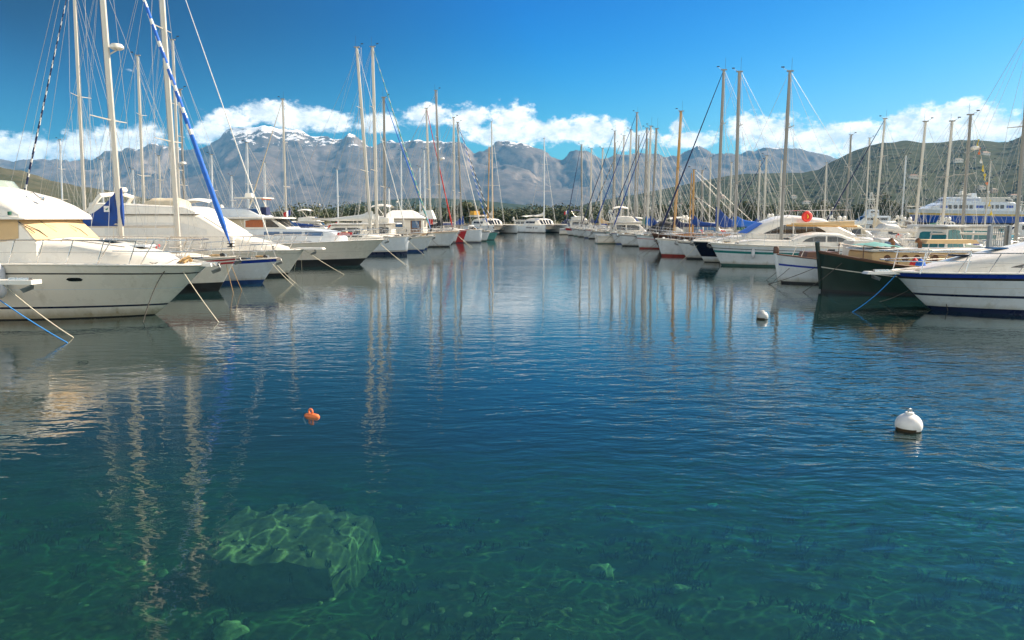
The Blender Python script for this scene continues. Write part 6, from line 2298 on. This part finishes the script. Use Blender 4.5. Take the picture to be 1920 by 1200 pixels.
for i, (bs, Y, tp, hd, J, cov, jb, jb2, lb, mm, ns) in enumerate(back):
    h = R(hd + (i * 53 % 7 - 3) * 0.6)
    D_ = (Y * math.cos(PITCH) + 1.0 * math.sin(PITCH))
    mx = (bs - 960) * D_ / F
    bw = Vector((mx + math.cos(h) * J, Y + math.sin(h) * J, 0))
    det = 1 if Y < 80 else 0
    root, Hl, q = sailboat(lb, 0, Y, None, tp, J=J, L=9.4 + (i % 4) * 0.5, heading=h, bowp=bw, bands=wr(['antifoul_black', 'antifoul_blue', 'antifoul_red'][i % 3], ['stripe_navy', 'stripe_blue', 'stripe_red', 'stripe_teal'][i % 4]), cover=cov, jib=jb, jib2=jb2, jib_r=0.085, seed=60 + i,
                           mast_r=0.105 if Y < 100 else 0.12, mast_mat=mm, nspr=ns, detail=det, group='sailing boats in the rows behind the pontoons', fb=(1.25 if i < 19 else 1.05) + 0.05 * (i % 4), hood=None if i > 19 else [None, 'navy_canvas', None, 'green_canvas', 'blue_canvas'][i % 5], radar=[None, None, 7.2, None, None][i % 5] if Y < 70 else None)
    if i == 22:
        FLAGBOAT = (root, q)

# motor boats behind the rows: px, Y, heading, style, L, glass, canvas, gel, label
mot = [
    (610, 70, 180, 'fly', 9.5, 'window', 'white_canvas', 'flybridge boat with white sunshade behind the trunk cabin cruiser'),
    (655, 80, 180, 'open', 9.0, 'window', 'white_canvas', 'open cruiser with twin domes on its arch, left of the tall raked mast'),
    (598, 88, 0, 'cruiser', 9.0, 'window_blue', 'navy_canvas', 'white hardtop boat beneath the far small antennas of the left basin'),
    (560, 64, 180, 'cruiser', 8.5, 'window', 'white_canvas', 'white saloon boat beneath the low blue sail cover'),
    (690, 96, 180, 'open', 8.5, 'window', 'beige_canvas', 'open boat with beige canopy between the tall left masts'),
    (650, 110, 0, 'fly', 10.0, 'window', 'white_canvas', 'distant flybridge boat with domes left of the raked mast'),
    (215, 50, 180, 'fly', 10.0, 'window', 'white_canvas', 'flybridge boat behind the blue sail cover with the white mark'),
    (310, 62, 180, 'open', 8.0, 'window', 'black_canvas', 'boat with black canopy behind the cream cruiser'),
    (745, 120, 0, 'open', 8.0, 'window', 'white_canvas', 'distant white open boat left of the tent awning'),
    (1140, 128, 0, 'fly', 9.5, 'window', 'navy_canvas', 'distant flybridge boat with navy canopy beyond the right row'),
    (1285, 92, 0, 'cruiser', 9.0, 'window', 'white_canvas', 'white hardtop boat behind the orange mast'),
    (1248, 84, 0, 'fly', 9.0, 'window', 'white_canvas', 'white flybridge boat with domes left of the orange mast'),
    (1330, 76, 0, 'open', 8.5, 'window', 'black_canvas', 'boat with black canopy behind the red waterlined sailing boat'),
    (1395, 72, 0, 'cruiser', 8.5, 'window_blue', 'white_canvas', 'white boat with blue glass behind the tall mast pair'),
    (1560, 66, 0, 'open', 8.0, 'window', 'aqua_canvas', 'small boat with aqua canopy behind the doghouse'),
    (1610, 56, 0, 'cuddy', 6.5, 'window', 'white_canvas', 'small cuddy boat below the patrol boat'),
    (1590, 84, 180, 'open', 8.0, 'window_teal', 'white_canvas', 'white open boat with teal screen left of the patrol boat'),
    (1650, 48, 0, 'cuddy', 6.2, 'window_teal', 'green_canvas', 'little white boat behind the aqua tarpaulin'),
    (1680, 60, 0, 'open', 6.8, 'window', 'beige_canvas', 'boat with beige canopy left of the mast crossing the ferry bow'),
    (1752, 62, 0, 'open', 7.4, 'window_teal', 'white_canvas', 'white boat with teal windscreen in front of the ferry'),
    (1800, 66, 0, 'open', 7.4, 'window_blue', 'white_canvas', 'white boat with blue windscreen in front of the ferry'),
    (1700, 44, 0, 'cuddy', 6.4, 'window', 'white_canvas', 'small white boat above the cream deckhouse'),
    (1745, 41, 0, 'cuddy', 6.4, 'window_blue', 'white_canvas', 'small boat with blue screen above the nearest right cruiser'),
    (1822, 37.5, -82, 'pilot', 5.8, 'window_teal', 'white_canvas', 'white pilot house boat with teal glass left of the metal gate'),
    (1968, 44, -60, 'cruiser', 8.0, 'window_teal', 'white_canvas', 'white cruiser with teal glass right of the metal gate'),
    (1880, 60, 0, 'open', 7.2, 'window_blue', 'white_canvas', 'white open boat beyond the metal gate'),
    (1690, 86, 180, 'open', 7.0, 'window_teal', 'green_canvas', 'far boat with green canopy under the ferry bow'),
    (1770, 92, 180, 'cuddy', 7.0, 'window', 'white_canvas', 'far white open boat under the ferry windows'),
    (1850, 88, 180, 'open', 7.0, 'window', 'white_canvas', 'far white canopied boat under the ferry stern'),
    (1640, 104, 0, 'cruiser', 9.0, 'window', 'white_canvas', 'far white hardtop boat right of the patrol boat'),
    (1720, 112, 0, 'cuddy', 7.0, 'window', 'navy_canvas', 'farthest navy topped boat just before the ferry'),
    (1010, 176, 0, 'cruiser', 8.5, 'window', 'white_canvas', 'tiny white boat against the far quay left of the script catamaran'),
    (1105, 165, 0, 'open', 8.5, 'window', 'navy_canvas', 'tiny boat with navy canopy against the far quay right of the script catamaran'),
]
for i, (px, Y, hd, sty, L_, gls, cnv, lb) in enumerate(mot):
    motorboat(lb, px, Y, R(hd + (i * 29 % 7 - 3)), L=L_, B=L_ * 0.33, fb=(1.05 if L_ > 7.5 else 0.82) + 0.03 * (i % 5) + (0.1 if L_ > 8.8 else 0), over=0.8, style=sty, glass=gls, canvas=cnv, seed=100 + i, detail=1 if Y < 75 else 0,
              bands=((0.09, ['antifoul_black', 'antifoul_blue', 'antifoul_green'][i % 3]), (0.78, 'gel'), (0.86, ['stripe_navy', 'stripe_blue', 'stripe_teal', 'gel_old'][i % 4]), (1.0, 'gel')), group='motor boats in the rows behind the pontoons')

# string of signal flags on the boat in front of the ferry
root, q = FLAGBOAT
a = world_of(root, (q['mx'] + 0.1, 0, q['H'] - 0.3))
b = at(1866, 428, 44.5)
fs = empty('flag_line', a, 0, 'line of small bunched signal flags hanging in front of the ferry stern', 'flag line')
m = MB()
m.tube([(0, 0, 0), tuple(b - a)], 0.012, 'white_rope', 4)
m.build('line', fs)
for k in range(9):
    u = 0.18 + 0.08 * k
    d = (b - a) * u
    m = MB()
    col = ['flag_yellow', 'orange', 'flag_white', 'flag_yellow'][k % 4]
    rows = []
    for i in range(5):
        rows.append([(d.x + 0.05 * math.sin(i + j + k) + 0.03 * j, d.y + 0.05 * math.cos(i * 2 + j), d.z - 0.10 * i + 0.02 * j) for j in range(3)])
    m.grid(rows, col)
    m.build('flag', fs, 60)

# ensigns
def ensign(p, cols, label, size=(0.9, 0.55), lean=0.15, vertical=True):
    r_ = empty('flag', p, R(random.Random(label).uniform(-40, 40)), label, 'flag')
    m = MB()
    m.tube([(0, 0, 0), (lean * 1.6, 0, 1.6)], 0.014, 'alloy', 5)
    m.build('flag_pole', r_)
    m = MB()
    n = 9
    for q in range(len(cols)):
        rows = []
        for i in range(n + 1):
            u = (q + i / n) / len(cols)
            rows.append([(lean * 1.6 - u * size[0] * 0.8, 0.09 * math.sin(u * 7), 1.58 - size[1] * v - 0.35 * u * size[0]) for v in (0, 0.33, 0.66, 1)])
        m.grid(rows, cols[q])
    m.build('flag_cloth', r_, 60)


ensign(at(541, 400, 72) - Vector((0, 0, 1.2)), ('flag_blue', 'flag_white', 'flag_red'), 'small red and white flag by the low blue sail cover')
ensign(at(628, 424, 66) - Vector((0, 0, 1.2)), ('flag_red', 'flag_white', 'flag_red'), 'drooping red and white flag above the trunk cabin cruiser bow', (1.1, 0.6))
ensign(at(1063, 398, 123) - Vector((0, 0, 1.2)), ('flag_blue', 'flag_white', 'flag_red'), 'small flag at the far end of the right row')

# ------------------------------------------------------------ fast ferry
FY = 228.0
bp = Vector(((1713 - 960) * FY / F, FY, 0))
root = empty('ferry', bp, R(180), 'large blue and white passenger ferry with yellow stripe behind the right basin', 'ferry')
Hl = Hull(L=43, B=9.5, fb=5.7, fs=4.9, over=3.9, draft=1.5, trn=0.0, bands=((0.27, 'antifoul_black'), (0.68, 'ferry_blue'), (0.70, 'gel'), (0.80, 'stripe_yellow'), (1.0, 'gel_cool')), full=0.45, tm=0.4, sr=0.97, flp=1.4, entry=1.6, n=30)
Hl.build(root, 'gel_cool', 'gel')
t1 = House([(-1.0, 5.8, 2.2), (-2.4, 6.3, 3.2), (-6.0, 7.6, 3.9), (-7.5, 7.9, 4.1), (-27.5, 7.7, 4.2), (-29.5, 6.6, 4.2)], lambda x: 5.0, tum=0.06, rad=0.35)
c = t1.build('passenger_cabin', root, 'gel_cool')
for k in range(5):
    t1.pane('window', c, 'window', -7.0 - 1.62 * k, -8.2 - 1.62 * k, lambda u: 5.75, lambda u: 6.9, n=2, off=0.03)
for k in range(4):
    t1.pane('window', c, 'window', -18.2 - 1.62 * k, -19.4 - 1.62 * k, lambda u: 5.75, lambda u: 6.9, n=2, off=0.03)
for (a_, b_) in ((-4.6, -6.8), (-15.6, -17.9), (-25.0, -27.2)):
    t1.pane('blue_panel', c, 'ferry_blue', a_, b_, lambda u: 5.95, lambda u: 6.75, n=3, off=0.025)
t1.front('bow_window', c, 'window', -2.7, -4.0, 0.85, parts=5, gap=0.25)
t2 = House([(-6.2, 7.9, 2.4), (-7.8, 9.1, 3.0), (-9.0, 9.35, 3.3), (-17, 9.3, 3.4), (-17.6, 9.0, 3.4)], lambda x: 7.6, tum=0.1, rad=0.3)
c = t2.build('wheelhouse', root, 'gel_cool')
t2.front('windscreen', c, 'window', -6.5, -7.5, 0.85, parts=4, gap=0.2)
t2.pane('side_stripe', c, 'ferry_blue', -8.5, -16.8, lambda u: 8.35, lambda u: 8.55, off=0.03)
t3 = House([(-17.7, 9.2, 3.3), (-26.5, 9.25, 3.3), (-27.5, 8.5, 3.2)], lambda x: 7.6, tum=0.0, rad=0.1)
c = t3.build('upper_deck', root, 'gel_old')
t3.pane('dark_opening', c, 'window', -25.0, -27.2, lambda u: 8.0, lambda u: 8.2 + 0.6 * (1 - u), off=0.03)
m = MB()
m.tube([(-13.6, 0, 9.2), (-13.9, 0, 14.6)], [0.28, 0.1], 'gel', 8)
for k in range(6):
    m.tube([(-13.6, -1.1 + 0.12 * k, 10.6 + 0.6 * k), (-13.6, 1.1 - 0.12 * k, 10.6 + 0.6 * k)], 0.06, 'gel', 5)
m.box((-13.6, 0, 10.2), (2.6, 3.4, 0.25), 'gel')
m.lathe((-12.6, 0.8, 10.35), [(0, 0), (0.5, 0), (0.6, 0.5), (0.3, 0.95), (0, 1)], 'gel', 12)
m.lathe((-14.9, -0.8, 10.35), [(0, 0), (0.4, 0), (0.5, 0.4), (0.25, 0.8), (0, 0.85)], 'gel', 12)
m.build('radar_mast', root)
m = MB()
m.box((-16.6, 0, 10.0), (1.8, 2.2, 1.3), 'gel_cool', taper=0.8)
m.box((-16.8, 0, 10.72), (1.2, 1.6, 0.18), 'black_fitting')
m.build('funnel', root)
for sg in (1, -1):
    m = MB()
    m.tube([(-28.5, sg * 3.5, 6.6), (-28.8, sg * 3.5, 8.0), (-37, sg * 3.8, 7.0), (-37, sg * 3.8, 5)], 0.06, 'gel', 5)
    for k in range(5):
        m.tube([(-30 - 1.5 * k, sg * 3.6, 4.9), (-30 - 1.5 * k, sg * 3.6, 7.75 - 0.18 * k)], 0.05, 'gel', 5)
    m.build('deck_rail', root)
    m = MB()
    pts = [(Hl.rail(0.02 + 0.05 * i)[0], sg * Hl.rail(0.02 + 0.05 * i)[1] * 0.94, Hl.rail(0.02 + 0.05 * i)[2] + 0.95) for i in range(5)]
    m.tube(pts, 0.05, 'gel', 5)
    m.build('bow_rail', root)

# ------------------------------------------------------------ patrol boat and rib
bp = Vector(((1580 - 960) * 150 / F, 150, 0))
root = empty('patrol_boat', bp, R(180), 'grey white patrol boat with lattice mast and stacked upper works', 'patrol boat')
Hl = Hull(L=14, B=4.2, fb=1.9, fs=1.4, over=1.3, trn=0.1, bands=((0.1, 'antifoul_black'), (0.9, 'gel_cool'), (1.0, 'gel_old')), full=0.5, tm=0.5, sr=0.95, flp=1.4, n=18)
Hl.build(root, 'gel_cool', 'black_fitting')
c1 = House([(-2.4, 2.3, 1.2), (-3.6, 3.3, 1.6), (-8.5, 3.3, 1.7)], lambda x: 1.4, tum=0.1, rad=0.15)
c = c1.build('cabin', root, 'gel_cool')
c1.front('windscreen', c, 'window', -2.6, -3.45, 0.9, parts=3)
c1.pane('side_window', c, 'window', -3.7, -7.9, lambda u: 2.45, lambda u: 2.95)
c2 = House([(-3.9, 3.5, 1.0), (-4.4, 4.6, 1.2), (-6.2, 4.6, 1.2)], lambda x: 3.25, tum=0.1, rad=0.12)
c = c2.build('wheelhouse', root, 'gel_cool')
c2.pane('side_window', c, 'window', -4.5, -6.0, lambda u: 3.9, lambda u: 4.35)
m = MB()
for (x, y) in ((-4.4, 0.5), (-4.4, -0.5), (-5.7, 0.5), (-5.7, -0.5)):
    m.tube([(x, y, 4.6), (-5.0 + (x + 5) * 0.2, y * 0.2, 8.2)], 0.05, 'gel', 5)
for k in range(5):
    z = 5.0 + 0.65 * k
    m.tube([(-5.8, 0.4, z), (-4.3, 0.4, z)], 0.03, 'gel', 4)
    m.tube([(-5.6, -0.5, z), (-5.6, 0.5, z + 0.4)], 0.03, 'gel', 4)
m.lathe((-5.0, 0, 5.4), [(0, 0), (0.5, 0.0), (0.6, 0.15), (0.5, 0.3), (0, 0.4)], 'black_fitting', 12)
m.box((-5.0, 0, 6.7), (1.5, 0.2, 0.2), 'gel')
m.build('lattice_mast', root)
rails(root, Hl, post=5, t1=0.9, h=0.8, pulpit=False)
bp = Vector(((1632 - 960) * 140 / F, 140, 0))
root = empty('inflatable_boat', bp, R(180), 'rescue inflatable with dark tubes and white arch right of the patrol boat', 'inflatable boat')
m = MB()
for sg in (1, -1):
    m.tube([(0.4, 0, 1.2), (-0.4, sg * 0.7, 1.0), (-1.6, sg * 1.15, 0.85), (-6.2, sg * 1.25, 0.75)], [0.35, 0.45, 0.5, 0.42], 'black_canvas', 12)
m.build('tube', root)
m = MB()
m.box((-3.2, 0, 0.55), (5.6, 2.0, 0.5), 'gel_old')
m.build('hull', root)
m = MB()
m.box((-3.0, 0, 1.5), (0.8, 0.8, 1.4), 'gel', taper=0.8)
m.build('console', root)
m = MB()
m.tube([(-5.5, -1.1, 1.0), (-5.3, -1.0, 3.0), (-5.3, 1.0, 3.0), (-5.5, 1.1, 1.0)], 0.06, 'gel', 6)
m.build('arch', root)
m = MB()
m.tube([(-0.6 + math.cos(a) * 0.42, -1.3, 3.4 + math.sin(a) * 0.42) for a in [2 * math.pi * k / 16 for k in range(17)]], 0.16, 'gel', 8)
m.build('life_ring', root)

# ------------------------------------------------------------ lamp posts on the far quay
base_lamp = None
LAMPS = [(600, 'far lamp post left of the domed boats'), (745, 'far lamp post behind the tent awning boat'), (1218, 'far lamp post among the far right masts'), (1404, 'white far lamp post by the dark round tree'), (1433, 'far lamp post left of the red lifebuoy'), (1560, 'far lamp post right of the red lifebuoy')]
for px, lb in LAMPS:
    Y = 190 if 700 < px < 1150 else 306
    if px < 700:
        Y = 230
    X = ray(px, 410)[0] * Y
    r_ = empty('street_lamp', (X, Y, 1.25), 0, lb, 'lamp post', 'lamp posts along the far quay')
    if base_lamp is None:
        m = MB()
        m.tube([(0, 0, 0), (0, 0, 5.5)], [0.09, 0.06], 'gel_cool', 7)
        a_ = m.build('pole', r_)
        m = MB()
        m.lathe((0, 0, 5.5), [(0.06, 0), (0.28, 0.1), (0.32, 0.4), (0.15, 0.6), (0, 0.62)], 'gel', 10)
        b_ = m.build('lamp_head', r_)
        base_lamp = (a_, b_)
    else:
        for ob in base_lamp:
            cc = ob.copy()
            COL.objects.link(cc)
            cc.parent = r_

# ------------------------------------------------------------ buoys
def buoy(p, r, label, body='buoy_white'):
    root = empty('mooring_buoy', p, R(20), label, 'buoy', 'mooring buoys on the open water')
    m = MB()
    prof = []
    for k in range(19):
        a = -math.pi / 2 + math.pi * k / 18
        prof.append((max(0.001, r * math.cos(a)), r * 0.94 * math.sin(a) + r * 0.42))
    rows = 18
    m.lathe((0, 0, 0), prof, body, 28, fmat=lambda i, j: 'weed_fouling' if (prof[i + 1][1] < r * (0.26 + 0.11 * math.sin(j * 0.45 + 1) + 0.05 * math.sin(j * 1.7))) else body)
    m.build('float', root, 70)
    m = MB()
    m.lathe((0, 0, r * 1.32), [(0, 0), (r * 0.34, 0), (r * 0.30, r * 0.14), (r * 0.14, r * 0.18), (0, r * 0.18)], 'buoy_white', 14)
    m.tube([(math.cos(a) * r * 0.17, 0, r * 1.58 + math.sin(a) * r * 0.15) for a in [2 * math.pi * k / 14 for k in range(15)]], r * 0.06, 'galvanised', 6)
    m.build('eye', root)


buoy(wat(1703, 806), 0.178, 'round white buoy with brown weed at its waterline, the nearer and larger of two')
buoy(wat(1429, 598), 0.172, 'round grey white buoy, the smaller and farther of two', 'buoy_grey')
bp = wat(583, 781)
root = empty('pickup_buoy', bp, R(-25), 'small faded orange float with a ring handle in the open water', 'buoy')
m = MB()
m.lathe((0.02, 0, 0.004), [(0.001, -0.135), (0.03, -0.12), (0.046, -0.06), (0.052, 0.02), (0.046, 0.10), (0.022, 0.135), (0.001, 0.14)], 'orange', 16, 'x')
m.build('float', root)
m = MB()
m.tube([(0.0 + math.cos(a) * 0.034, 0, 0.078 + math.sin(a) * 0.040) for a in [2 * math.pi * k / 16 for k in range(17)]], 0.014, 'orange', 8)
m.build('ring_handle', root)
m = MB()
m.tube([(-0.08, 0.0, 0.04), (-0.13, 0.02, 0.02), (-0.15, 0.0, -0.05), (-0.13, 0.03, -0.14)], 0.012, 'dark_rope', 5)
m.build('rope_tail', root)

# ------------------------------------------------------------ sunken block and stones
mat('painted_shade', (0.016, 0.016, 0.010), 0.95, vary=0.6, scale=6, bump=0.8, bscale=12)  # left flank of the block: shade painted in as a near-black colour
mat('sunken_concrete', (0.100, 0.086, 0.036), 0.95, vary=0.75, scale=4, bump=0.8, bscale=9)
mat('pale_stone', (0.22, 0.20, 0.10), 0.9, vary=0.4, scale=9, bump=0.5)
mat('turquoise_stone', (0.13, 0.28, 0.22), 0.9, vary=0.3, scale=9)
zt = -1.86
c4 = [wat(335, 1035, zt), wat(625, 1050, zt), wat(712, 930, zt), wat(452, 948, zt)]
cen = sum(c4, Vector()) / 4
zb_ = bed_z(cen.x, cen.y - 1.0) - 0.5
m = MB()
n = 18
rows = []
for i in range(n + 1):
    row = []
    for j in range(n + 1):
        u, v = i / n, j / n
        cu, cv = 2 * u - 1, 2 * v - 1
        rr = 1 - 0.10 * (abs(cu) * abs(cv)) ** 2.5
        u, v = 0.5 + 0.5 * cu * rr, 0.5 + 0.5 * cv * rr
        q = c4[0] * (1 - u) * (1 - v) + c4[1] * u * (1 - v) + c4[2] * u * v + c4[3] * (1 - u) * v
        d = noise.noise((q.x * 2.0, q.y * 2.0, 1)) * 0.13 + noise.noise((q.x * 5, q.y * 5, 4)) * 0.09 + noise.noise((q.x * 12, q.y * 12, 4)) * 0.04
        row.append((q.x - cen.x + d * 0.9, q.y - cen.y + d * 0.9, zt + d - zb_ - 0.30 * u ** 3 - 0.10 * (1 if (i in (0, n) or j == n) else 0) - 0.05 * (j == 0)))
    rows.append(row)
m.grid(rows, 'sunken_concrete')
rim = [rows[i][0] for i in range(n + 1)] + [rows[n][j] for j in range(1, n + 1)] + [rows[i][n] for i in range(n - 1, -1, -1)] + [rows[0][j] for j in range(n - 1, 0, -1)]
sk = []
for k in (1.0, 0.8, 0.6, 0.4, 0.2, 0.0):
    r_ = []
    for p in rim:
        out = (1 - k) * (0.28 if (p[0] > 0.7 * max(q[0] for q in rim) or p[1] > 0.5) else 0.03)
        e = 1 + out * 0.6 + 0.10 * noise.noise((p[0] * 2.5, p[1] * 2.5, k * 2))
        r_.append((p[0] * e, p[1] * (1 + out * 0.6 if p[1] > 0 else 1.0), p[2] * k + 0.08 * noise.noise((p[0] * 5, p[1] * 5, k)) * (k < 1)))
    sk.append(r_)
m.grid(sk, 'sunken_concrete', True, fmat=lambda i, j: 'painted_shade' if j > 3 * n or (j < n and False) else 'sunken_concrete')
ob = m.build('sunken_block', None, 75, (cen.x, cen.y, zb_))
keep, mb = mb, MB()
for _ in range(70):
    k = rw.randrange(len(rim))
    lift = rw.uniform(0.25, 1.0)
    weed_tuft(rim[k][0] * 0.98, rim[k][1] * 0.98, rim[k][2] * lift - 0.03, rw.uniform(0.06, 0.16), 9)
for _ in range(60):
    i, j = rw.randrange(1, n), rw.randrange(1, n)
    if noise.noise((i * 0.35, j * 0.35, 2)) > 0.0:
        weed_tuft(rows[i][j][0], rows[i][j][1], rows[i][j][2], rw.uniform(0.04, 0.10), 9)
mb.build('weed', ob, flat=True)
mb = keep
tag(ob, 'large square concrete mooring block lying under the water', 'mooring block')
rs = random.Random(9)


def stone(px, py, s, m_, label, flat=0.55):
    p = wat(px, py, -2.0)
    for _ in range(4):
        p = wat(px, py, bed_z(p.x, p.y) + s * 0.3)
    mb = MB()
    rows = []
    for i in range(9):
        a = -math.pi / 2 + math.pi * i / 8
        row = []
        for k in range(14):
            b_ = 2 * math.pi * k / 14
            d = Vector((math.cos(a) * math.cos(b_), math.cos(a) * math.sin(b_), math.sin(a)))
            f = s * (1 + 0.55 * noise.noise(d * 1.7 + Vector((px, py, 0))))
            row.append((d.x * f, d.y * f * 0.8, d.z * f * flat))
        rows.append(row)
    mb.grid(rows, m_, True)
    tag(mb.build('stone', None, 40, p), label, 'stone', 'stones on the sea bed')


stone(1128, 1072, 0.22, 'pale_stone', 'largest pale stone on the sea bed, low centre right')
stone(1272, 1106, 0.13, 'pale_stone', 'pale stone on the sea bed right of the largest one')
stone(1338, 950, 0.13, 'turquoise_stone', 'faint turquoise stone on the sea bed, farthest out')
stone(1525, 1100, 0.10, 'pale_stone', 'pale stone on the sea bed toward the right corner')
stone(432, 1185, 0.20, 'pale_stone', 'pale stone at the bottom edge below the sunken block')
# ------------------------------------------------------------ the sea air between here and the mountains
m = bpy.data.materials.new('haze')
m.use_nodes = True
t = NT(m.node_tree)
t.n.clear()
o = t.node('ShaderNodeOutputMaterial')
pv = t.node('ShaderNodeVolumePrincipled')
pv.inputs['Color'].default_value = (0.12, 0.50, 0.96, 1)
pv.inputs['Density'].default_value = 0.000060
pv.inputs['Anisotropy'].default_value = 0.0
t.l.new(pv.outputs[0], o.inputs['Volume'])
MATS['haze'] = m
mb = MB()
mb.box((0, 3000, 490), (44000, 44000, 1020), 'haze')
tag(mb.build('haze', flat=True), kind='stuff')
